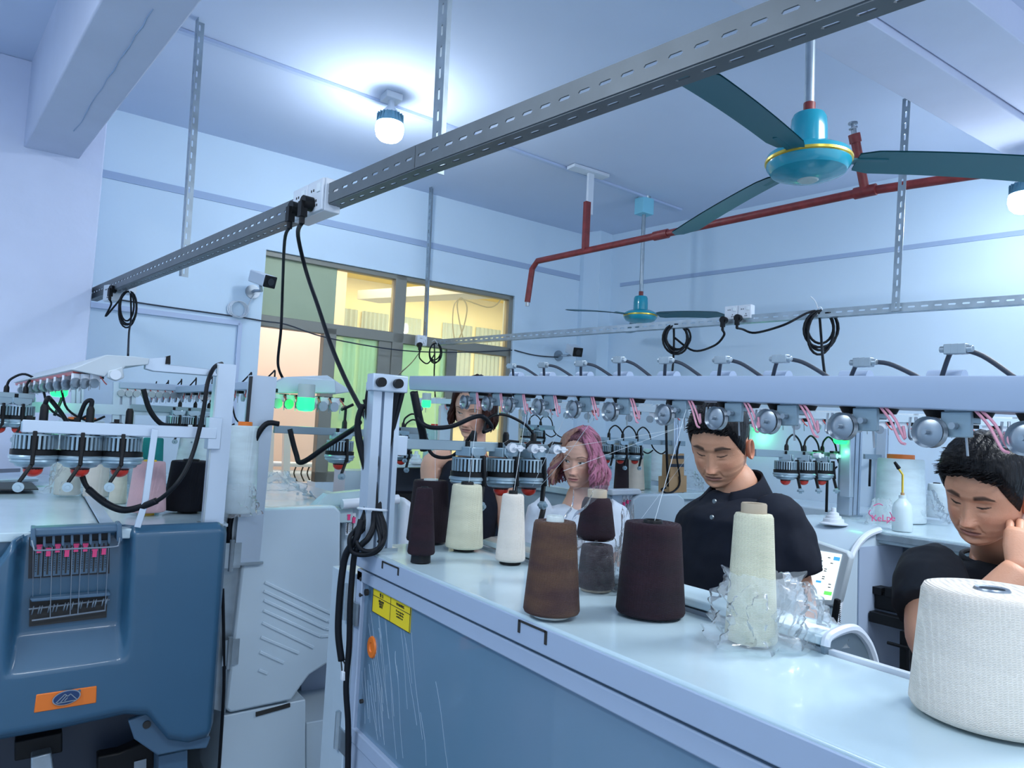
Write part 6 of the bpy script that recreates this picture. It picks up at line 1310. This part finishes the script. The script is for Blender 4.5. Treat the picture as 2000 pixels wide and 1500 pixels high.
def hand(V, Fc, CL, wrist, dirv, palm_n, col, s=1.0, curl=0.5, mirror=1):
    """palm and five fingers; dirv = towards the fingers, palm_n = out of the palm"""
    d = Vector(dirv).normalized(); n_ = Vector(palm_n); n_ = (n_ - d * n_.dot(d)).normalized(); s_ = d.cross(n_) * mirror; w_ = Vector(wrist)
    add_rings = [ering(w_ + d * t * s, s_, hw * s, hd * s, up=d, n=16, p=0.8) for t, hw, hd in ((-0.01, 0.026, 0.019), (0.015, 0.030, 0.018), (0.045, 0.038, 0.017), (0.08, 0.041, 0.015), (0.092, 0.036, 0.011))]
    m = MB(); m.loft(add_rings); k = len(V); V += m.v; Fc += [tuple(i + k for i in f) for f in m.f]; CL += [Vector(col)] * len(m.v)
    for i, (off, L, r_) in enumerate(((-0.030, 0.078, 0.0088), (-0.010, 0.088, 0.0094), (0.010, 0.082, 0.009), (0.029, 0.064, 0.008))):
        b0 = w_ + (d * 0.078 + s_ * off) * s; ang = 0; pts = [b0]; p = b0
        for q in (0.45, 0.3, 0.25):
            ang += curl * (0.9 if q == 0.45 else 1.1); p = p + (d * math.cos(ang) + n_ * math.sin(ang) + s_ * off * 1.2) * L * q * s; pts.append(p)
        add_tube(V, Fc, CL, pts, [r_ * s, r_ * s, r_ * 0.9 * s, r_ * 0.62 * s], col, 10, sm=4)
    b0 = w_ + (d * 0.02 - s_ * 0.026) * s; add_tube(V, Fc, CL, [b0, b0 + (d * 0.028 - s_ * 0.018 + n_ * 0.012) * s, b0 + (d * 0.055 - s_ * 0.022 + n_ * 0.026) * s, b0 + (d * 0.075 - s_ * 0.016 + n_ * 0.034) * s], [0.014 * s, 0.0125 * s, 0.0105 * s, 0.007 * s], col, 10, sm=4)
def legs(root, hip, wdir, mt, shoe, hgt):
    hip = Vector(hip); wd = Vector(wdir).normalized(); fw = wd.cross(Vector((0, 0, 1)))
    parts = [[ering(hip + Vector((0, 0, 0.10)), wd, 0.150, 0.105), ering(hip, wd, 0.165, 0.115), ering(hip - Vector((0, 0, 0.10)), wd, 0.155, 0.11)]]
    for sd in (-1, 1):
        a = hip + wd * 0.085 * sd - Vector((0, 0, 0.03)); k = Vector((a.x, a.y, hgt * 0.27)) + wd * 0.01 * sd; f_ = Vector((a.x, a.y, 0.07)) + wd * 0.02 * sd
        parts.append(limb([a, lerp(a, k, 0.5), k, lerp(k, f_, 0.5), f_], [0.085, 0.078, 0.062, 0.056, 0.05]))
    garment(root, 'trousers', parts, mt, vox=0.014)
    for sd in (-1, 1):
        f_ = hip + wd * 0.105 * sd; f_.z = 0; m = MB(); m.loft([ering(f_ + fw * t + Vector((0, 0, h / 2 + 0.001)), wd, w_, h / 2, up=fw, n=16) for t, w_, h in ((-0.07, 0.03, 0.07), (-0.03, 0.038, 0.09), (0.05, 0.042, 0.075), (0.13, 0.045, 0.05), (0.18, 0.03, 0.035))]); m.build('shoe', shoe, root, smooth=True)

# --- man in a dark polo shirt
M['polo'] = mat('navy_polo_cloth', (0.007, 0.010, 0.020), 0.85, bump=0.35, bump_s=14, spec=0.25)
M['tee'] = mat('charcoal_tee_cloth', (0.016, 0.019, 0.026), 0.8, bump=0.35, bump_s=12, spec=0.3)
M['wtee'] = mat('white_tee_cloth', (0.66, 0.74, 0.84), 0.85, bump=0.35, bump_s=12)
M['trouser'] = mat('dark_trouser_cloth', (0.015, 0.017, 0.022), 0.85); M['shoe'] = mat('dark_shoe', (0.02, 0.02, 0.02), 0.4)
M['hairblack'] = hairmat('black_hair', (0.010, 0.010, 0.012), (0.004, 0.004, 0.005)); M['hairbrown'] = hairmat('dark_brown_hair', (0.055, 0.018, 0.014), (0.016, 0.006, 0.006))
M['hairdusty'] = hairmat('dusty_blonde_hair', (0.46, 0.27, 0.20), (0.30, 0.16, 0.13), 0.5); M['hairmauve'] = hairmat('mauve_hair', (0.30, 0.13, 0.17), (0.13, 0.06, 0.07), 0.5)
M['hairpink'] = hairmat('pink_hair', (0.56, 0.22, 0.33), (0.36, 0.13, 0.20), 0.5)
def vdown(p, dz): return Vector((p.x, p.y, p.z - dz))
sk1 = (0.63, 0.325, 0.205)
P1_ = dict(skin=sk1, lip=(0.30, 0.12, 0.10), brow=(0.010, 0.009, 0.009), open=0.22, mouth=0.025, stubble=0.30, width=1.01, jaw=1.10, brow_t=0.0074, nose=1.0, scale=0.91)
eye1 = at(1389, 889, 1.88)
rt, T, R, V, Fc, CL, ctr = person('person', 'man in a navy polo shirt looking down, standing behind the tall cream cone', P1_, eye1, (-0.55, 0.40, -0.78), math.radians(2))
nb = at(1440, 952, 1.96); w1 = (at(1512, 985, 1.76) - at(1366, 993, 1.98)); w1.z = 0; w1n = w1.normalized()
add_tube(V, Fc, CL, [T((0, 0.03, -0.05)), T((0, 0.035, -0.11)), lerp(T((0, 0.035, -0.11)), nb, 0.5), nb, nb + Vector((0, 0, -0.08))], [0.053, 0.053, 0.054, 0.056, 0.06], sk1, 28)
sR = at(1514, 995, 1.78); sL = at(1372, 1008, 1.98); eR = at(1560, 1190, 1.74); eL = at(1352, 1160, 2.02); wR = at(1555, 1350, 1.62); wL = at(1380, 1330, 1.90)
for a, b, c in ((sR, eR, wR), (sL, eL, wL)):
    add_tube(V, Fc, CL, [a, lerp(a, b, 0.5), b, lerp(b, c, 0.35), c], [0.050, 0.048, 0.041, 0.040, 0.027], sk1, 24)
    hand(V, Fc, CL, c, (c - b), (-0.5, 0.2, -0.3), sk1, 1.0, 0.4)
finish_body(rt, V, Fc, CL, M['skin'])
shortcap(rt, T, P1_, M['hairblack'], 0.013, 0.066, seed=4)
hipc = Vector((lerp(sR, sL, 0.5).x, lerp(sR, sL, 0.5).y, 0.93))
ch = lerp(sR, sL, 0.5)
tor = [ering(nb + Vector((0, 0, -0.012)), w1n, 0.070, 0.065), ering(nb + Vector((0, 0, -0.035)), w1n, 0.115, 0.085), ering(Vector((ch.x, ch.y, nb.z - 0.075)), w1n, 0.185, 0.105), ering(Vector((ch.x, ch.y, nb.z - 0.16)), w1n, 0.195, 0.125), ering(Vector((ch.x, ch.y, nb.z - 0.32)), w1n, 0.180, 0.125), ering(Vector((ch.x, ch.y, nb.z - 0.48)), w1n, 0.175, 0.125), ering(hipc + Vector((0, 0, -0.02)), w1n, 0.185, 0.13)]
sl = [limb([lerp(sR, sL, 0.12) + Vector((0, 0, -0.01)), sR + Vector((0, 0, -0.025)), lerp(sR, eR, 0.35), lerp(sR, eR, 0.66)], [0.065, 0.074, 0.076, 0.079]), limb([lerp(sL, sR, 0.12) + Vector((0, 0, -0.01)), sL + Vector((0, 0, -0.025)), lerp(sL, eL, 0.35), lerp(sL, eL, 0.62)], [0.065, 0.07, 0.07, 0.070])]
garment(rt, 'polo_shirt', [tor] + sl, M['polo'])
# collar, placket, buttons
fw = w1n.cross(Vector((0, 0, 1)));  fw = fw if fw.dot(O - nb) > 0 else -fw
m = MB(); rings = []
def cring(hh, r1, r2, tilt): 
    out = []
    for i in range(29):
        a = math.radians(-150 + 300 * i / 28); dv = -fw * math.cos(a) + w1n * math.sin(a); fr2 = (1 - math.cos(a)) / 2; out.append(nb + dv * lerp(r1, r2, fr2) + Vector((0, 0, hh - tilt * fr2)))
    return out
ra_, rb_, rc_ = cring(0.046, 0.060, 0.068, 0.062), cring(0.050, 0.064, 0.074, 0.064), cring(-0.008, 0.092, 0.112, 0.045)
k0 = ra_ + rb_ + rc_; m.add(k0, [(i, i + 1, 29 + i + 1, 29 + i) for i in range(28)] + [(29 + i, 29 + i + 1, 58 + i + 1, 58 + i) for i in range(28)]); m.build('collar', M['polo'], rt, smooth=True, solid=0.003)
for px, py in ((1401, 979), (1396, 1010)):
    d_ = (MX.transposed() @ (Vector((ch.x, ch.y, nb.z - 0.12)) + fw * 0.13 - O)).z
    m = MB(); c_ = at(px, py, d_ - 0.01); m.tube([c_ + fw * 0.008, c_ + fw * 0.012], 0.0055, 14); m.build('button', M['galv'], rt, smooth=True)
legs(rt, hipc, w1n, M['trouser'], M['shoe'], 1.7)

# --- man in a charcoal t-shirt, hand at his ear
sk2 = (0.68, 0.35, 0.225)
P2_ = dict(skin=sk2, lip=(0.36, 0.15, 0.13), brow=(0.012, 0.010, 0.010), open=0.30, mouth=0.024, stubble=0.12, width=1.05, jaw=1.12, brow_t=0.0074, nose=1.05, scale=0.91)
eye2 = at(1893, 985, 1.56)
rt, T, R, V, Fc, CL, ctr = person('person', 'man in a charcoal t-shirt with a hand at his ear, behind the largest cone', P2_, eye2, (-0.86, 0.34, -0.50), math.radians(9))
nb = at(1958, 1078, 1.74); sL = at(1824, 1108, 1.66); sR = at(2090, 1125, 1.68)
w2 = (sR - sL); w2.z = 0; w2n = w2.normalized()
add_tube(V, Fc, CL, [T((0, 0.03, -0.05)), T((0, 0.04, -0.11)), lerp(T((0, 0.035, -0.11)), nb, 0.5), nb, nb + Vector((0, 0, -0.08))], [0.057, 0.058, 0.060, 0.066, 0.08], sk2, 28)
eL = at(1812, 1235, 1.52); wL = at(1850, 1330, 1.34); eR = at(1908, 1215, 1.46); wR = at(1992, 1112, 1.46)
add_tube(V, Fc, CL, [sL, lerp(sL, eL, 0.5), eL, lerp(eL, wL, 0.35), wL], [0.052, 0.050, 0.044, 0.042, 0.028], sk2, 24); hand(V, Fc, CL, wL, (wL - eL), (-0.3, 0.3, -0.4), sk2, 1.0, 0.5)
add_tube(V, Fc, CL, [sR, lerp(sR, eR, 0.5), eR, lerp(eR, wR, 0.35), wR], [0.052, 0.050, 0.046, 0.044, 0.029], sk2, 24)
hand(V, Fc, CL, wR, at(2006, 1030, 1.50) - wR, MX @ Vector((0.5, -0.1, 0.8)), sk2, 0.95, 0.42, mirror=1)
finish_body(rt, V, Fc, CL, M['skin'])
shortcap(rt, T, P2_, M['hairblack'], 0.020, 0.066, seed=9, tuft=0.014)
ch = lerp(sR, sL, 0.5); hipc = Vector((ch.x + 0.02, ch.y + 0.02, 0.90))
tor = [ering(nb + Vector((0, 0, -0.020)), w2n, 0.085, 0.075), ering(nb + Vector((0, 0, -0.04)), w2n, 0.135, 0.092), ering(Vector((ch.x, ch.y, nb.z - 0.085)), w2n, 0.195, 0.11), ering(Vector((ch.x, ch.y, nb.z - 0.18)), w2n, 0.20, 0.13), ering(Vector((ch.x, ch.y, nb.z - 0.34)), w2n, 0.19, 0.135), ering(hipc, w2n, 0.185, 0.135)]
sl = [limb([lerp(sL, sR, 0.12) + Vector((0, 0, -0.01)), sL + Vector((0, 0, -0.02)), lerp(sL, eL, 0.4), lerp(sL, eL, 0.74)], [0.07, 0.078, 0.080, 0.076]), limb([lerp(sR, sL, 0.12), sR + Vector((0, 0, -0.02)), lerp(sR, eR, 0.35), lerp(sR, eR, 0.6)], [0.07, 0.076, 0.076, 0.074])]
garment(rt, 'tee_shirt', [tor] + sl, M['tee'])
m = MB(); m.tube([nb + (w2n * math.cos(a) * 0.088 + w2n.cross(Vector((0, 0, 1))) * math.sin(a) * 0.078) + Vector((0, 0, -0.022 + 0.014 * math.sin(a) * (-1))) for a in [2 * PI * i / 28 for i in range(28)]], 0.006, 8, closed=True); m.build('neck_band', M['tee'], rt, smooth=True)
legs(rt, hipc, w2n, M['trouser'], M['shoe'], 1.68)

# --- woman with pink wavy hair
sk3 = (0.76, 0.45, 0.34)
P3_ = dict(skin=sk3, lip=(0.46, 0.16, 0.16), brow=(0.10, 0.055, 0.045), open=1.0, mouth=0.022, width=0.94, jaw=0.93, brow_t=0.0030, nose=0.92, gaze=-0.0035, iris=(0.06, 0.06, 0.05), scale=0.97)
eye3 = at(1121, 903, 2.92)
rt, T, R, V, Fc, CL, ctr = person('person', 'woman with wavy pink hair and a white t-shirt, glancing aside', P3_, eye3, (-0.40, 0.08, -0.91), math.radians(4))
nb = at(1130, 972, 3.02); sL = at(1056, 990, 3.0); sR = at(1200, 995, 3.05); w3 = sR - sL; w3.z = 0; w3n = w3.normalized()
add_tube(V, Fc, CL, [T((0, 0.03, -0.05)), T((0, 0.03, -0.10)), lerp(T((0, 0.035, -0.11)), nb, 0.5), nb, nb + Vector((0, 0, -0.06))], [0.046, 0.044, 0.045, 0.054, 0.085], sk3, 24)
eL = at(1038, 1120, 2.95); wL = at(1085, 1200, 2.8); eR = at(1218, 1130, 3.0); wR = at(1180, 1210, 2.8)
for a, b, c in ((sR, eR, wR), (sL, eL, wL)):
    add_tube(V, Fc, CL, [a, lerp(a, b, 0.5), b, lerp(b, c, 0.35), c], [0.040, 0.038, 0.034, 0.033, 0.023], sk3, 20); hand(V, Fc, CL, c, (c - b), (0, 0.3, -0.5), sk3, 0.9, 0.4)
finish_body(rt, V, Fc, CL, M['skin'])
hp = longhair(rt, T, P3_, [M['hairpink'], M['hairdusty'], M['hairmauve']], 0.135, 0.034, n=420, seed=5, wave=0.009, amin=50, rr=0.0055)
shortcap(rt, T, P3_, M['hairmauve'], 0.006, 0.085, name='scalp_hair', seed=2, tuft=0.004, side=0.0)
ch = lerp(sR, sL, 0.5); hipc = Vector((ch.x, ch.y, 0.88))
tor = [ering(nb + Vector((0, 0, -0.030)), w3n, 0.075, 0.06), ering(nb + Vector((0, 0, -0.045)), w3n, 0.115, 0.078), ering(Vector((ch.x, ch.y, nb.z - 0.075)), w3n, 0.160, 0.092), ering(Vector((ch.x, ch.y, nb.z - 0.17)), w3n, 0.165, 0.125), ering(Vector((ch.x, ch.y, nb.z - 0.30)), w3n, 0.140, 0.105), ering(hipc, w3n, 0.165, 0.12)]
sl = [limb([lerp(a, b, 0.12), a + Vector((0, 0, -0.02)), lerp(a, e, 0.35), lerp(a, e, 0.60)], [0.056, 0.062, 0.062, 0.062]) for a, b, e in ((sL, sR, eL), (sR, sL, eR))]
garment(rt, 'tee_shirt', [tor] + sl, M['wtee'])
legs(rt, hipc, w3n, mat('blue_trouser_cloth', (0.05, 0.07, 0.12), 0.85), M['shoe'], 1.62)
m = MB(); m.tube([at(1062, 962 + 22, 2.90), at(1060, 1000, 2.86), at(1050, 1040, 2.85), at(1040, 1090, 2.86)], 0.011, 8, 5); m.build('shoulder_strap', M['black'], rt, smooth=True)

# --- tall woman in black
sk4 = (0.70, 0.40, 0.29)
P4_ = dict(skin=sk4, lip=(0.36, 0.14, 0.13), brow=(0.05, 0.03, 0.025), open=0.45, mouth=0.021, width=0.95, jaw=0.94, brow_t=0.0028, nose=1.0, gaze=-0.002, gz=-0.002, scale=0.98)
eye4 = at(911, 808, 2.98)
rt, T, R, V, Fc, CL, ctr = person('person', 'tall brown-haired woman in a sleeveless black top behind the feeders', P4_, eye4, (-0.32, 0.26, -0.91), math.radians(7))
nb = at(925, 884, 3.06); sL = at(862, 905, 3.05); sR = at(968, 908, 3.05); w4 = sR - sL; w4.z = 0; w4n = w4.normalized(); sL = sL - w4n * 0.035; sR = sR + w4n * 0.02
add_tube(V, Fc, CL, [T((0, 0.03, -0.05)), T((0, 0.03, -0.10)), lerp(T((0, 0.035, -0.11)), nb, 0.5), nb, nb + Vector((0, 0, -0.05))], [0.047, 0.046, 0.047, 0.058, 0.08], sk4, 24)
eL = at(836, 1040, 3.02); wL = at(880, 1130, 2.85); eR = at(990, 1045, 3.0); wR = at(960, 1130, 2.85)
for a, b, c in ((sR, eR, wR), (sL, eL, wL)):
    add_tube(V, Fc, CL, [lerp(a, nb, 0.45) + Vector((0, 0, 0.012)), a, lerp(a, b, 0.3), lerp(a, b, 0.6), b, lerp(b, c, 0.35), c], [0.036, 0.048, 0.045, 0.041, 0.036, 0.035, 0.024], sk4, 22); hand(V, Fc, CL, c, (c - b), (0, 0.3, -0.5), sk4, 0.9, 0.4)
finish_body(rt, V, Fc, CL, M['skin'])
longhair(rt, T, P4_, M['hairbrown'], 0.095, 0.012, n=320, seed=11, wave=0.003, amin=58, rr=0.0055)
shortcap(rt, T, P4_, M['hairbrown'], 0.011, 0.086, name='scalp_hair', seed=6, tuft=0.003, side=0.0)
ch = lerp(sR, sL, 0.5); hipc = Vector((ch.x, ch.y, 0.98))
tor = [ering(Vector((ch.x, ch.y, nb.z - 0.035)), w4n, 0.085, 0.062), ering(Vector((ch.x, ch.y, nb.z - 0.07)), w4n, 0.105, 0.088), ering(Vector((ch.x, ch.y, nb.z - 0.14)), w4n, 0.125, 0.108), ering(Vector((ch.x, ch.y, nb.z - 0.22)), w4n, 0.150, 0.125), ering(Vector((ch.x, ch.y, nb.z - 0.36)), w4n, 0.135, 0.105), ering(hipc, w4n, 0.165, 0.12)]
garment(rt, 'sleeveless_top', [tor], M['polo'])
legs(rt, hipc, w4n, M['trouser'], M['shoe'], 1.8)

for o in list(D.objects):
    if o.name.split('.')[0] in ('scale', 'pin_hole', 'wire_loop', 'catch_wire', 'needle_comb', 'tension_spring', 'thread_guide', 'screen_icon', 'printed_rule', 'printed_stroke', 'lettering', 'film_scratch'): o['kind'] = 'stuff'
